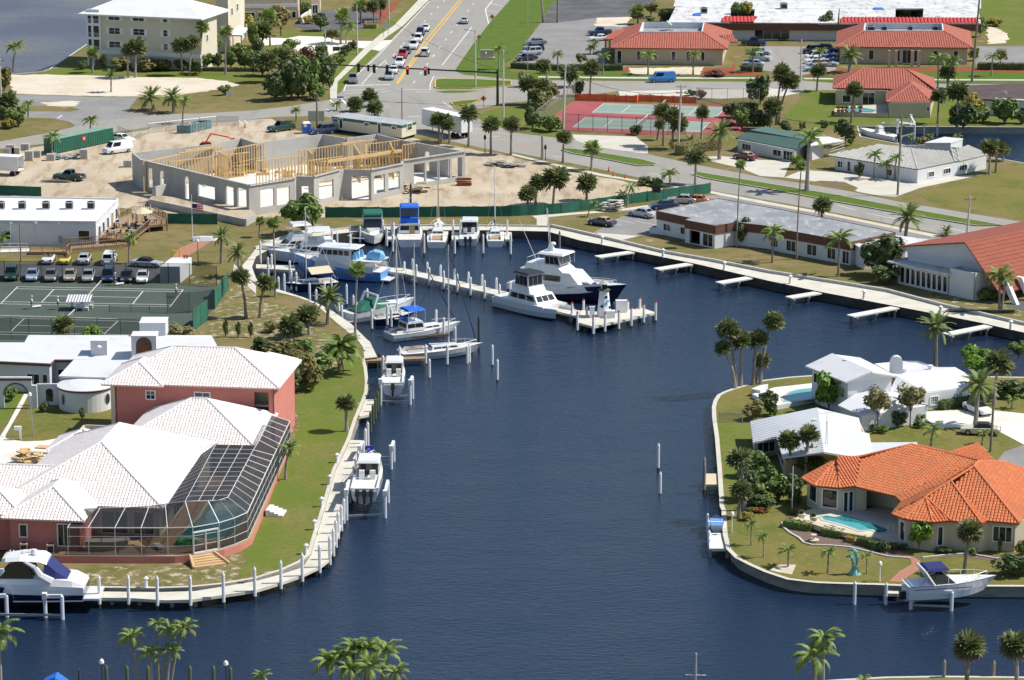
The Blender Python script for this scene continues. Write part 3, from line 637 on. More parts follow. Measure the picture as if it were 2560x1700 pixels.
def hip(x0,x1,y0,y1,z,pitch,fr,axis='u',ends=(1,1)):
 """hip roof over a box in a local frame fr(u, v, z); ends: 1 hipped, 0 gabled. Returns planes (eave first) and ridge lines"""
 A,B,C,D=(x0,y0),(x1,y0),(x1,y1),(x0,y1)
 if axis=='u':
  hw=(y1-y0)/2;zr=z+hw*pitch;e0,e1=hw*ends[0],hw*ends[1];ym=(y0+y1)/2
  R1,R2=(x0+e0,ym),(x1-e1,ym)
  if R1[0]>R2[0]:m_=(R1[0]+R2[0])/2;R1=R2=(m_,ym)
  pl=[[(*A,z),(*B,z),(*R2,zr),(*R1,zr)],[(*C,z),(*D,z),(*R1,zr),(*R2,zr)]]
  if ends[1]:pl.append([(*B,z),(*C,z),(*R2,zr)])
  if ends[0]:pl.append([(*D,z),(*A,z),(*R1,zr)])
  rd=[(R1,R2)];hp=([(A,R1),(D,R1)]if ends[0]else [])+([(B,R2),(C,R2)]if ends[1]else [])
 else :
  hw=(x1-x0)/2;zr=z+hw*pitch;e0,e1=hw*ends[0],hw*ends[1];xm=(x0+x1)/2
  R1,R2=(xm,y0+e0),(xm,y1-e1)
  if R1[1]>R2[1]:m_=(R1[1]+R2[1])/2;R1=R2=(xm,m_)
  pl=[[(*B,z),(*C,z),(*R2,zr),(*R1,zr)],[(*D,z),(*A,z),(*R1,zr),(*R2,zr)]]
  if ends[0]:pl.append([(*A,z),(*B,z),(*R1,zr)])
  if ends[1]:pl.append([(*C,z),(*D,z),(*R2,zr)])
  rd=[(R1,R2)];hp=([(A,R1),(B,R1)]if ends[0]else [])+([(C,R2),(D,R2)]if ends[1]else [])
 P=[]
 for p in pl:
  Q=[fr(*q_)for q_ in p]
  R=[]
  for q_ in Q:
   if not R or (q_-R[-1]).length>.01:R.append(q_)
  P.append(R)
 L=[(fr(*a,zr),fr(*b,zr))for a,b in rd if a!=b]+[(fr(*a,z),fr(*b,zr))for a,b in hp]
 return P,L
def frame(O,deg):
 a=math.radians(deg);u=Vector((math.cos(a),math.sin(a),0));v=Vector((-u.y,u.x,0));O=Vector((O[0],O[1],0))
 return lambda x,y,z=0.0:O+u*x+v*y+Vector((0,0,z))
def rect(fr,x0,x1,y0,y1):return [fr(x0,y0),fr(x1,y0),fr(x1,y1),fr(x0,y1)]
def tiled(par,planes,lines,mt,mb_,w=.34,l=.42,h=.075):
 slabs(par,planes,M[mb_]);tiles(par,planes,M[mt],w,l,h);ridges(par,lines,M[mt])
def gp3(t,pts):return [g(t,*p)for p in pts]
def railing(par,pts,h=1.0,m=None,step=.28,name='railing',post=1.8,top=.12):
 b=MB()
 for a,c in zip(pts,pts[1:]):
  a,c=Vector(a),Vector(c);L=(c-a).length;Z=Vector((0,0,1))
  b.beam(a+Z*h,c+Z*h,top,.06);b.beam(a+Z*.12,c+Z*.12,.06,.08)
  for i in range(int(L/step)+1):p=a+(c-a)*(i*step/L);b.beam(p+Z*.1,p+Z*h,.05,.05)
  for i in range(int(L/post)+1):p=a+(c-a)*min(1,i*post/L);b.beam(p-Z*.1,p+Z*(h+.06),.11,.11)
 return b.build(name,m or M['deckw'],par)
def unitbox(par,name,p,sx,sy,sz,m,rz=0.0,z=0.0):
 b=MB();b.box((p[0],p[1],z+sz/2),(sx,sy,sz),rz);return b.build(name,m,par)
def aircon(label,p,s=1.2,h=1.1,rz=0.0,col='steel'):
 o=thing('air_conditioner',label,'air conditioner',p,rz,local=True)
 b=MB();b.box((0,0,h*.5),(s,s,h));put('casing',b.mesh('casing',M[col]),o)
 b=MB();b.tube((0,0,h),(0,0,h+.05),s*.4,n=12);put('fan_grille',b.mesh('fan_grille',M['blk']),o)
 b=MB();[b.box((sx*(s/2+.006),0,h*.5),(.012,s*.8,h*.7))for sx in (-1,1)];b.box((0,-s/2-.006,h*.5),(s*.8,.012,h*.7));put('louvre_panel',b.mesh('louvre_panel',M['blk']),o)
 return o
 # ================================================================== PALMS, TREES, SHRUBS
M['trunk']=mat('palm_trunk',(.29,.24,.19),.95,noise=[(6,(.17,.135,.105),.4,.7,(1,1,3)),(1,(.30,.25,.20),.5,.7)])
M['gtrunk']=mat('palm_trunk_grey',(.36,.33,.29),.95,noise=[(5,(.24,.21,.18),.4,.7,(1,1,3))])
M['bark']=mat('tree_bark',(.13,.10,.08),.95,noise=[(6,(.22,.18,.15),.45,.7,(1,1,.3))])
M['shaft']=mat('palm_crownshaft',(.16,.22,.05),.6)
M['fdate']=leafmat('frond_date',(.112,.198,.049),(.188,.254,.075),(.281,.281,.094))
M['fqueen']=leafmat('frond_queen',(.122,.244,.049),(.206,.309,.066),(.319,.319,.085))
M['fsabal']=leafmat('frond_sabal',(.115,.165,.05),(.18,.21,.075),(.27,.265,.12))
M['fyel']=leafmat('frond_yellowing',(.26,.23,.03),(.15,.17,.03),(.32,.24,.05))
M['fdead']=leafmat('frond_dead',(.22,.145,.075),(.13,.09,.05),(.26,.19,.11))
M['lf0']=leafmat('leaves_dark',(.062,.11,.034),(.10,.15,.045),(.16,.18,.065))
M['lf1']=leafmat('leaves_green',(.104,.188,.037),(.160,.244,.053),(.225,.263,.075))
M['lf2']=leafmat('leaves_olive',(.188,.198,.066),(.263,.235,.094),(.375,.300,.131))
M['lf3']=leafmat('leaves_bright',(.150,.300,.034),(.225,.375,.048),(.094,.188,.027))
M['lf4']=leafmat('leaves_seagrape',(.12,.16,.045),(.19,.19,.06),(.33,.20,.08))
M['lf5']=leafmat('leaves_red',(.188,.066,.056),(.263,.112,.075),(.150,.094,.056))
M['lf6']=leafmat('leaves_gold',(.413,.356,.056),(.263,.281,.056),(.488,.300,.075))
M['flred']=mat('flowers_red',(.55,.03,.02),.7)
VR=random.Random(21)
def pinnate(L,droop,n=15,lw=.13,ll=.62,sag=.5,twist=0.0):
 b=MB();pts=[];x=z=0.0;N=10
 for i in range(N+1):
  t=i/N;pts.append(Vector((x,0,z)));a=-droop*t**1.25
  x+=math.cos(a)*L/N;z+=math.sin(a)*L/N
 for i in range(0,N,2):
  p,r=pts[i],pts[i+2];w=.035*(1.3-i/N)
  b.quad((p.x,-w,p.z),(r.x,-w*.7,r.z),(r.x,w*.7,r.z),(p.x,w,p.z))
 for j in range(n):
  t=.12+.88*(j+.5)/n;f=t*N;i=min(int(f),N-1);p=pts[i].lerp(pts[i+1],f-i);d=(pts[i+1]-pts[i]).normalized()
  l=ll*(.45+.75*math.sin(pi*min(1,t*.85+.12)))*L/3
  for s in (-1,1):
   k=VR.uniform(.85,1.15)
   o=Vector((d.x*.55,s*.8,d.z*.55-sag*VR.uniform(.6,1.3)*.6)).normalized()*l*k
   e=d*lw*L/3
   b.add([p-e,p+e,p+o],[(0,1,2)])
 return b
def fan(L,n=11,arc=4.6):
 b=MB();c=Vector((L*.42,0,.0));w=.02*L
 b.quad((0,-w,0),(c.x,-w,0),(c.x,w,0),(0,w,0))
 for i in range(n):
  a=arc*(i/(n-1)-.5);r=L*.62*(.78+.22*math.cos(a*.6))*VR.uniform(.9,1.06)
  da=arc/n*.52;dz=-.16*r*VR.uniform(.4,1.6)-.05*r*abs(a)
  tip=c+Vector((math.cos(a)*r,math.sin(a)*r,dz))
  m1=c+Vector((math.cos(a-da)*r*.62,math.sin(a-da)*r*.62,dz*.25-.02));m2=c+Vector((math.cos(a+da)*r*.62,math.sin(a+da)*r*.62,dz*.25+.03))
  b.add([c,m1,tip,m2],[(0,1,2),(0,2,3)])
 return b
FR={}
FR['date']=[pinnate(1.0*3,d,17,.12,.50,.35).mesh('frond',M['fdate'])for d in (1.0,1.35,.75)]
FR['queen']=[pinnate(1.0*3,d,16,.14,.75,1.1).mesh('frond',M['fqueen'])for d in (1.7,2.1,1.35)]
FR['yellow']=[pinnate(3,2.2,15,.13,.7,1.1).mesh('frond',M['fyel'])]
FR['dead']=[pinnate(3,2.6,12,.10,.5,1.0).mesh('frond',M['fdead'])]
FR['wash']=[fan(3.0,10).mesh('frond',M['fqueen'])for _ in range(3)]
FR['fan']=[fan(3.0,11).mesh('frond',M['fsabal'])for _ in range(3)]
FR['fandead']=[fan(3.0,9,3.4).mesh('frond',M['fdead'])for _ in range(2)]
def sabal_crown(seed):
 rr=random.Random(seed);b=MB();me=[fan(1.0,9)for _ in range(3)]
 for i in range(46):
  u=1-1.62*(i+.5)/46;el=math.asin(max(-1,min(1,u)));az=i*2.399+rr.uniform(-.3,.3)
  s=rr.uniform(.85,1.1);mt=Matrix.Rotation(az,4,'Z')@Matrix.Rotation(-el+rr.uniform(-.15,.15),4,'Y')@Matrix.Rotation(rr.uniform(-.7,.7),4,'X')@Matrix.Scale(s,4)
  f=me[i%3];dead=u<-.46 and rr.random()<.6
  b.add([mt@Vector(v)for v in f.v],f.f,1 if dead else 0)
 return b.mesh('crown',[M['fsabal'],M['fdead']])
SAB=[sabal_crown(s)for s in (1,2,3,4)]
def trunk(b,p0,p1,r0,r1,bulge=0.0,n=7,seg=6):
 pts=[];rs=[]
 d=p1-p0
 for i in range(seg+1):
  t=i/seg;pts.append(p0+d*t+Vector((d.x,d.y,0))*(-.25*math.sin(pi*t)));rs.append(r0+(r1-r0)*t+(bulge if i==0 else 0)+.012*((i%2)*2-1))
 secs=[[(p.x+math.cos(2*pi*k/n)*r,p.y+math.sin(2*pi*k/n)*r,p.z)for k in range(n)]for p,r in zip(pts,rs)]
 b.loft(secs,closed=True)
KINDW={'sabal':'cabbage palm','date':'date palm','queen':'queen palm','wash':'fan palm','royal':'royal palm','dead':'dead palm','stump':'bare palm trunk','fansab':'cabbage palm','yellow':'yellowing palm','areca':'clumping palm'}
PCOUNT=[0]
def palm(kind,t,bx,by,tx,ty,rad,phrase,z=0.0):
 p=g(t,bx,by,z);c=g(t,tx,by,z)
 h=max(.6,zt(t,tx,by,ty,z)-z);top=Vector((p.x+(c.x-p.x),p.y,z+h))
 mpp=(p.y*CP+(HC-h)*SP)/F
 r=rad*K*mpp
 rr=random.Random(int(bx*7+by*13+t))
 nm={'stump':'palm_trunk','areca':'clumping_palm'}.get(kind,KINDW[kind].replace(' ','_'))
 o=thing(nm,phrase,'palm',p)
 grey=kind in ('royal',)or rr.random()<.45
 r0={'date':.36,'royal':.34,'wash':.2,'sabal':.2,'fansab':.21,'queen':.17,'stump':.26,'dead':.2,'yellow':.16,'areca':.08}[kind]
 r0=min(r0,max(.07,r*(.17 if 'sab' in kind else .11)))if kind not in ('stump','dead','royal')else r0
 b=MB()
 if kind=='areca':
  for i in range(7):trunk(b,p+Vector((rr.uniform(-.5,.5),rr.uniform(-.5,.5),0)),p+Vector((rr.uniform(-.8,.8)*r*.4,rr.uniform(-.8,.8)*r*.4,h*rr.uniform(.35,.8))),.08,.06,seg=3)
 else :trunk(b,Vector(p),top,r0*1.1,r0*.78,bulge=r0*.35)
 b.build('trunk',M['gtrunk']if grey else M['trunk'],o)
 if kind=='stump':return o
 if kind=='sabal':
  cr=put('crown',SAB[rr.randrange(4)],o,loc=top-p,rot=(rr.uniform(-.08,.08),rr.uniform(-.08,.08),rr.uniform(0,6)),scale=(r*1.2,r*1.2,r*1.22))
  return o
 if kind in ('queen','royal'):
  b=MB();b.tube(top-Vector((0,0,min(.9,h*.25))),top+Vector((0,0,.15)),r0*.95,r0*.5,7);b.build('crownshaft',M['shaft'],o)
 if kind=='date':
  b=MB();b.lathe([(r0*.8,-.7),(r0*1.5,-.25),(r0*1.3,.15),(r0*.3,.35)],8,top);b.build('crown_base',M['trunk'],o)
 def fr(src,el,az,s,rl=0.0,dz=0.0):
  put('frond',src,o,loc=top-p+Vector((0,0,dz)),rot=(rl,-el,az),scale=s/3.0)
 ns={'date':34,'queen':15,'royal':15,'wash':20,'fansab':42,'dead':9,'yellow':12,'areca':46}[kind]
 for i in range(ns):
  az=i*2.399+rr.uniform(-.25,.25);f=(i+.5)/ns
  if kind=='date':fr(FR['date'][i%3],1.45-1.75*f**.9+rr.uniform(-.12,.12),az,r*rr.uniform(1.0,1.18),rr.uniform(-.3,.3))
  elif kind in ('queen','royal'):
   low=f>.82 and rr.random()<.35
   fr((FR['yellow']if low else FR['queen'])[0 if low else i%3],1.35-1.35*f+rr.uniform(-.12,.12),az,r*rr.uniform(1.15,1.38),rr.uniform(-.4,.4))
  elif kind=='yellow':fr((FR['yellow']+FR['queen'])[i%3],1.2-1.3*f,az,r*rr.uniform(1.1,1.3),rr.uniform(-.4,.4))
  elif kind=='areca':fr(FR['queen'][i%3],1.45-1.1*f,az,r*rr.uniform(1.1,1.5),rr.uniform(-.4,.4),dz=-h*.5*rr.random())
  elif kind=='wash':
   low=f>.78
   fr((FR['fandead']if low and rr.random()<.7 else FR['wash'])[i%2],1.3-2.1*f+rr.uniform(-.15,.15),az,r*rr.uniform(.95,1.15),rr.uniform(-.5,.5))
  elif kind=='fansab':
   fr((FR['fandead']if f>.75 and rr.random()<.6 else FR['fan'])[i%2],math.asin(1-1.6*f)+rr.uniform(-.15,.15),az,r*rr.uniform(.88,1.08),rr.uniform(-.6,.6))
  else :fr(FR['dead'][0],-.5-.8*f,az,r*rr.uniform(1.6,2.4),rr.uniform(-.4,.4))
 return o
def crown_mesh(seed,m,n=980,lobes=9,leaf=.17):
 rr=random.Random(seed);b=MB()
 L=[(Vector((0,0,0)),.55)]
 for _ in range(lobes):
  a=rr.uniform(0,2*pi);e=rr.uniform(-.5,1.1);d=Vector((math.cos(a)*math.cos(e),math.sin(a)*math.cos(e),math.sin(e)))
  L.append((d*rr.uniform(.45,.82),rr.uniform(.24,.46)))
 for i in range(n):
  c,r=L[rr.randrange(len(L))]if i%5 else L[0]
  d=Vector((rr.gauss(0,1),rr.gauss(0,1),rr.gauss(0,1))).normalized()
  p=c+d*r*rr.uniform(.72,1.06)
  nn=(d+Vector((rr.uniform(-.8,.8),rr.uniform(-.8,.8),rr.uniform(-.2,1.0)))).normalized()
  u=nn.orthogonal().normalized();v=nn.cross(u);a=rr.uniform(0,6.3);u,v=u*math.cos(a)+v*math.sin(a),v*math.cos(a)-u*math.sin(a)
  s=leaf*rr.uniform(.6,1.25)
  b.add([p-u*s,p-v*s*.55,p+u*s,p+v*s*.55],[(0,1,2,3)])
 return b.mesh('crown',m)
CROWN={}
def crown(mi,var):
 if (mi,var)not in CROWN:CROWN[mi,var]=crown_mesh(mi*10+var,M['lf%d'%mi],leaf=.15 if mi!=4 else .19)
 return CROWN[mi,var]
def tree(t,bx,by,w,ytop,mi,label,stem=.02,name='shrub',z=0.0,depth=None):
 """stem: part of the height taken by bare trunk"""
 p=g(t,bx,by,z);h=max(.5,zt(t,bx,by,ytop,z)-z)
 mpp=(p.y*CP+HC*SP)/F;r=w*K*mpp/2
 rr=random.Random(int(bx*3+by*11+t))
 o=thing(name,label,'shrub' if name=='shrub' else 'tree',p)
 b=MB();zc=h*(stem+(1-stem)*.5)
 b.tube((p.x,p.y,p.z),(p.x,p.y,p.z+zc*.8),max(.06,r*.06),max(.04,r*.035),6)
 for i in range(4):
  a=i*1.6+rr.random();b.tube((p.x,p.y,p.z+h*stem*.8),(p.x+math.cos(a)*r*.5,p.y+math.sin(a)*r*.5,p.z+zc),max(.035,r*.03),.02,5)
 b.build('trunk',M['bark'],o)
 put('crown',crown(mi,rr.randrange(3)),o,loc=(0,0,zc),rot=(0,0,rr.uniform(0,6.28)),scale=(r*1.22,(depth or r)*1.22,h*(1-stem)*.64))
 return o
def hedge(t,pts,w,h,mi,label,name='hedge',dens=55,z=0.0,flat=True):
 """clipped hedge along a line; one mass of leaves"""
 P=gs(t,pts,z);b=MB();rr=random.Random(int(pts[0][0]+pts[0][1]*3+t))
 for i in range(len(P)-1):
  a,c=P[i],P[i+1];d=(c-a);L=d.length;d.normalize();n=Vector((-d.y,d.x,0));mid=(a+c)/2
  b.box((mid.x,mid.y,z+h*.45),(L,w*.8,h*.85),math.atan2(d.y,d.x),0)
  for _ in range(int(L*dens*(w+2*h)*.5)):
   s=rr.uniform(0,L);u=rr.random();
   if u<.4:q_=(rr.uniform(-w/2,w/2),h*rr.uniform(.9,1.06));nn=Vector((0,0,1))
   else :sg=-1 if rr.random()<.65 else 1;q_=(sg*w/2*rr.uniform(.85,1.08),rr.uniform(.02,h));nn=n*sg
   p=a+d*s+n*q_[0]+Vector((0,0,q_[1]))
   nn=(nn+Vector((rr.uniform(-.7,.7),rr.uniform(-.7,.7),rr.uniform(-.3,.7)))).normalized();uu=nn.orthogonal().normalized();vv=nn.cross(uu);s_=rr.uniform(.09,.18)
   b.add([p-uu*s_,p-vv*s_*.6,p+uu*s_,p+vv*s_*.6],[(0,1,2,3)])
 o=b.build(name,M['lf%d'%mi]);return solo(o,label,'hedge')
 # ================================================================== BUILDINGS
def XY(v):return (v[0],v[1])
# ---- coral house with blush tiled hips and the screened pool cage
O=g(20,1500,1555,4.1);PK=frame(O,-7.5)
pk=thing('coral_house','large coral house with blush barrel tile roofs beside the canal','house',PK(-8,10))
pls,lns=[],[]
for a in [(-17.4,0,0,25,4.1,.50,'v',(1,1)),(-15.6,-6.9,-5.4,6,4.1,.5,'v',(1,1)),(-40,-9,3.6,11.2,4.1,.5,'u',(1,1)),(-40,-13.8,-4.2,3.4,4.1,.46,'u',(1,1)),(-11,4.2,24.6,38,4.1,.5,'u',(1,1)),(-15.5,4.7,36.4,49.4,7.6,.45,'u',(1,1)),(-15.9,-8.7,35.6,45,7.6,.5,'v',(1,1)),(-1.6,4.2,44.2,50,7.6,.5,'u',(1,1))]:
 x0,x1,y0,y1,z,pt,ax,en=a
 P,L=hip(x0,x1,y0,y1,z,pt,lambda u,v,w:PK(u,v,w),ax,en);pls+=P;lns+=L
tiled(pk,pls,lns,'tilew','tilewb',.36,.42,.085)
shell(pk,rect(PK,-14.7,4.0,37.1,48.8),0,7.5,M['pinkw'],{0:[(.195,.255,5.6,6.7,'w',2,2),(.50,.60,5.6,6.7,'w',2,2),(.875,.965,4.3,6.9,'o')],3:[(.82,.93,3.8,6.6,'w',2,3),(.82,.93,.6,3.0,'w',2,3),(.45,.56,3.8,6.6,'w',2,3)]})
b=MB();wall(b,PK(-15.2,46),PK(-15.2,37.0),0,7.5,.5,[(7.3,8.5,4.0,6.6),(7.3,8.5,.5,3.0)]);b.build('window_surround',M['sand_st'],pk)
b=MB();c=PK(2.3,38.2,5.2);b.box(c,(2.2,1.6,.1),math.radians(-7.5));b.box(PK(2.3,39.2,5.9),(2.2,.1,3),math.radians(-7.5));b.build('balcony_recess',M['sand_st'],pk)
shell(pk,rect(PK,-14.8,-7.5,-4.9,1),.1,4.05,M['pinkw'],{0:[(.13,.25,1.9,3.3,'w',1,1),(.68,.86,1.1,3.5,'w',2,1)]})
shell(pk,rect(PK,-40,-13,-3.6,3),.1,4.05,M['pinkw'])
shell(pk,rect(PK,-16.8,-.6,.7,31),.1,4.05,M['sand_st'],{0:[(.62,.80,.9,3.4,'d',2),(.83,.97,.9,3.4,'d',2)],1:[(.02,.12,.9,3.3,'d',3),(.2,.34,.9,3.3,'d',3),(.42,.55,.9,3.3,'d',3)]})
shell(pk,rect(PK,-10.4,3.6,25.2,37),.1,4.05,M['pinkw'],{0:[(.5,.62,.9,3.3,'d',2),(.7,.9,.9,3.3,'d',3)],1:[(.1,.3,.9,3.3,'d',2)]})
gz=thing('porte_cochere','small blush tiled pyramid roof over the coral house drive','carport',PK(-14.5,24.8))
P,L=hip(-18.6,-11.4,20.6,27.8,3.6,.5,lambda u,v,w:PK(u,v,w),'u');tiled(gz,P,L,'tilew','tilewb',.36,.42,.085)
for x,y in ((-18,21.2),(-18,27.2),(-12,21.2)):
 b=MB();b.box(PK(x,y,1.7),(.45,.45,3.4),math.radians(-7.5));b.build('post',M['pinkw'],gz)
 # raised patio with its coral retaining wall
PAT=[PK(-14.9,-6.9),PK(-9,-6.7),PK(-2,-5.9),PK(2.5,-5.3),PK(5.2,-4.2),PK(7.0,-2.5),PK(8.3,-.4),PK(8.9,1.8),PK(8.0,12),PK(7.0,22),PK(5.6,38),PK(-2,38),PK(-2,0),PK(-14.9,0)]
M['terra']=mat('patio_terracotta',(.40,.25,.14),.8,noise=[(.6,(.48,.31,.18),.45,.7),(4,(.33,.20,.11),.5,.8)])
pt=thing('pool_terrace','raised coral walled terrace under the pool cage','terrace',PK(0,-5))
b=MB();b.prism([XY(p)for p in PAT],0,.70);b.build('retaining_wall',M['pinkw'],pt)
b=MB();Q=[XY(p)for p in PAT];b.prism(Q,.70,.76);b.build('paving',M['terra'],pt)
po=thing('screened_pool','teal swimming pool under the dark screen cage','swimming pool',PK(3,8));b=MB();b.prism([XY(PK(*p))for p in ((1.2,1.5),(4.5,.5),(6.8,2),(6.6,9),(5.6,16),(1.4,16),(1.8,8))],.6,.775);b.build('water_surface',M['poold'],po)
b=MB();strip('',[PK(*p)for p in ((1.2,1.5),(4.5,.5),(6.8,2),(6.6,9),(5.6,16),(1.4,16),(1.8,8),(1.2,1.5))],.35,.79,None,mb=b);b.build('coping',M['sand_st'],po)
# pool cage: white bars and a screen panel in every bay
cg=thing('pool_cage','white framed insect screen cage over the coral house pool','pool enclosure',PK(4,5,.76))
EV=[PK(-8.4,-6.2),PK(-6.3,-5.95),PK(-3.6,-5.65),PK(-.95,-5.3),PK(1.7,-4.95),PK(4.2,-4.4),PK(6.5,-2.5),PK(7.7,-.7),PK(8.6,1.4)]
EV+=[PK(8.6-2.8*i/15,1.4+35.6*i/15)for i in range(1,16)]
IN=[PK(-7.9,-2.6,4.55),PK(-6.0,-2.3,4.6),PK(-3.4,-2.0,4.7),PK(-1.0,-1.6,4.8),PK(.6,-1.2,5.0),PK(2.9,-2.0,5.6),PK(5.2,-1.6,5.6),PK(6.3,-1.1,5.6),PK(6.9,.0,5.6)]
IN+=[PK(6.9-1.3*i/10,19.6*i/10+.2,5.6)if i<=9 else PK(5.7-1.0*(i-9)/6,19.6+12.6*(i-9)/6,5.6)for i in range(1,16)]
bars=MB();ZB,ZE=.76,3.62
def bar(a,c,w=.065):bars.beam(a,c,w,w)
def panel(pts):
 pm=MB();pm.add([Vector(p)for p in pts],[tuple(range(len(pts)))]);return pm.build('screen_panel',M['screen'],cg)
for i in range(len(EV)):
 a=EV[i];bar(v3(a,ZB),v3(a,ZE));bar(v3(a,ZE),IN[i])
 if i<len(EV)-1:
  c=EV[i+1]
  for z in (ZB+.05,1.66,2.7,ZE):
   bar(v3(a,z),v3(c,z),.08 if z==ZE else .05)
  bar(IN[i],IN[i+1],.06)
  panel([v3(a,ZB),v3(c,ZB),v3(c,2.7),v3(a,2.7)]);panel([v3(a,2.7),v3(c,2.7),v3(c,ZE),v3(a,ZE)]);panel([v3(a,ZE),v3(c,ZE),IN[i+1],IN[i]])
r0=[PK(.25,.3,4.2),PK(-.75,19.2,4.2)];ft=[PK(2.9,-2.0,5.6),PK(1.2,19.3,5.6)]
for i in range(12):
 f0,f1=i/12,(i+1)/12
 A=[r0[0].lerp(r0[1],f)for f in (f0,f1)];B=[ft[0].lerp(ft[1],f)for f in (f0,f1)];C=[PK(6.9-1.2*f,-1.0+20.6*f,5.6)for f in (f0,f1)]
 bar(A[0],B[0],.05);bar(B[0],C[0],.06);panel([A[0],A[1],B[1],B[0]])
 for k in range(3):panel([B[0].lerp(C[0],k/3),B[0].lerp(C[0],(k+1)/3),B[1].lerp(C[1],(k+1)/3),B[1].lerp(C[1],k/3)]);bar(B[0].lerp(C[0],k/3),B[1].lerp(C[1],k/3),.05)
bar(r0[0],r0[1]);bar(ft[1],PK(5.7,19.6,5.6));bar(ft[1],r0[1])
for i in range(3):bar(r0[1].lerp(PK(-3.6,23.4,4.2),i/3),ft[1].lerp(PK(1.0,22.4,5.0),i/3))
bars.build('frame',M['alum'],cg)
dr=MB();a,c=v3(PK(4.25,-4.45),ZB),v3(PK(6.4,-2.65),ZB)
for f in (0,.5,1):p=a.lerp(c,f);dr.beam(p,p+Vector((0,0,2.35)),.16,.1)
for z in (.1,2.3):dr.beam(a+Vector((0,0,z)),c+Vector((0,0,z)),.1,.16)
dr.build('screen_door',M['white'],cg)
st=thing('terrace_steps','flared tan steps below the cage door','steps',PK(6,-5.5));d=Vector((math.cos(math.radians(32)),math.sin(math.radians(32)),0));n=Vector((d.y,-d.x,0));c0=PK(5.0,-4.2)
M['steptan']=mat('step_tan',(.56,.38,.19),.8,noise=[(1,(.62,.44,.25),.4,.7)])
for i in range(5):
 b=MB();c=c0+n*(.2+.42*i);b.box((c.x,c.y,(.70-.14*i)/2),(2.4+.25*i,.46,.70-.14*i),math.radians(32-7.5));b.build('step',M['steptan'],st)
for s in (-1,1):
 b=MB();pr=[c0+Vector((math.cos(math.radians(24.5)),math.sin(math.radians(24.5)),0))*s*(1.3+.12*i)+n*(.1+.42*i)for i in range(6)];b.path([v3(p,.80-.14*i)for i,p in enumerate(pr)],.17,6);b.build('side_kerb',M['steptan'],st)
sst=thing('side_steps','small white steps on the canal side of the coral terrace','steps',PK(8.7,12.8))
for i in range(4):b=MB();b.box(PK(8.5+.45*i,12.8,(.70-.17*i)/2),(.5,2.2,.70-.17*i),math.radians(-7.5));b.build('step',M['white'],sst)
for i,(x,l)in enumerate(((-13.1,'left'),(-10.3,'right'))):aircon('tan air conditioning unit %s of two at the coral house wall'%l,PK(x,-5.9,.76),.75,.95,0,'beige')
pp=thing('pool_pipework','white pool pipes standing on the tan end of the coral terrace','pipework',PK(-13.5,-6.5,.76))
for i in range(9):b=MB();x=-14.4+i*.36;b.path([PK(x,-6.75,.3),PK(x,-6.75,1.0),PK(x,-6.3,1.0)],.045,6);b.build('pipe',M['white'],pp)
ds=thing('patio_bar','curved grey outdoor bar inside the pool cage','bar counter',PK(-5,-4,.76));b=MB();b.prism([XY(PK(*p))for p in ((-7,-4.8),(-4.5,-4.5),(-2.8,-3.6),(-3.1,-3.0),(-4.8,-3.7),(-7,-4.0))],.76,1.7);b.build('counter',M['sand_st'],ds)
b=MB();b.prism([XY(PK(*p))for p in ((-7.1,-5.0),(-4.4,-4.7),(-2.5,-3.7),(-2.9,-2.8),(-4.8,-3.4),(-7.1,-3.8))],1.7,1.78);b.build('counter_top',M['conc'],ds)
fl=thing('pool_float','bright green inflatable float beside the caged pool','pool float',PK(2.8,-1.2,.8));b=MB();b.path([PK(2.8+1.0*math.cos(i*.524),-1.2+.7*math.sin(i*.524),1.0)for i in range(13)],.24,7);b.build('ring',mat('float_green',(.03,.42,.12),.4),fl)
b=MB();b.path([PK(3.5,-1.6,1.1),PK(3.9,-1.9,1.5),PK(4.2,-1.9,1.4)],[.22,.2,.12],7);b.build('neck',mat('float_pale',(.6,.75,.65),.4),fl)
ch=thing('patio_lounger','white lounger inside the pool cage','lounger',PK(.2,-2.9,.76));b=MB();b.box(PK(.2,-2.9,1.05),(.7,1.6,.12),.5);b.build('seat',M['white'],ch)
for x,y in ((-.3,-.7),(.3,-.7),(-.3,.7),(.3,.7)):b=MB();b.box(PK(.2+x,-2.9+y,.88),(.06,.06,.24));b.build('leg',M['white'],ch)
# ---- orange tiled house with open terrace pool
O2=G(1880+1330*.288,1080+755*.288,3.3)
cr= lambda x,y,z:G(1880+x*.28801,1080+y*.28801,z)
og=thing('orange_tiled_house','cream house with a bright orange barrel tile roof on the canal point','house',v3(O2,0));z=3.3
c_={k:cr(*p)for k,p in dict(a0=(435,400,z),a1=(540,465,z),a2=(760,485,z),a3=(890,470,z),a4=(1245,555,z),a5=(1300,605,z),p1=(735,240,5.0),m=(940,215,5.2),p2=(1385,110,6.4),p3=(1965,250,6.4),s0=(1215,710,z),s1=(1330,755,z),s2=(1570,785,z),s3=(1725,770,z),S1=(1505,565,4.8),S2=(1725,425,6.0),s4=(1990,795,z),s5=(2040,770,z),S3=(1925,300,6.8),s6=(2320,795,z),top=(1970,255,6.8),t2=(2200,262,6.8),r1=(2361+330,440,3.3),r2=(2361+300,330,5.4),v1=(1530,545,3.9)).items()}
vv_=Vector((.34,.94,0));c_['r1']=c_['s6']+vv_*22
nn_=(c_['r1']-c_['s6']).cross(c_['S3']-c_['s6'])
for k_,x_,y_ in (('top',1970,255),('t2',2205,262),('t3',2420,330)):
 e_=Vector((0,0,HC));r_=cr(x_,y_,0)-e_;c_[k_]=e_+r_*((c_['s6']-e_).dot(nn_)/r_.dot(nn_))
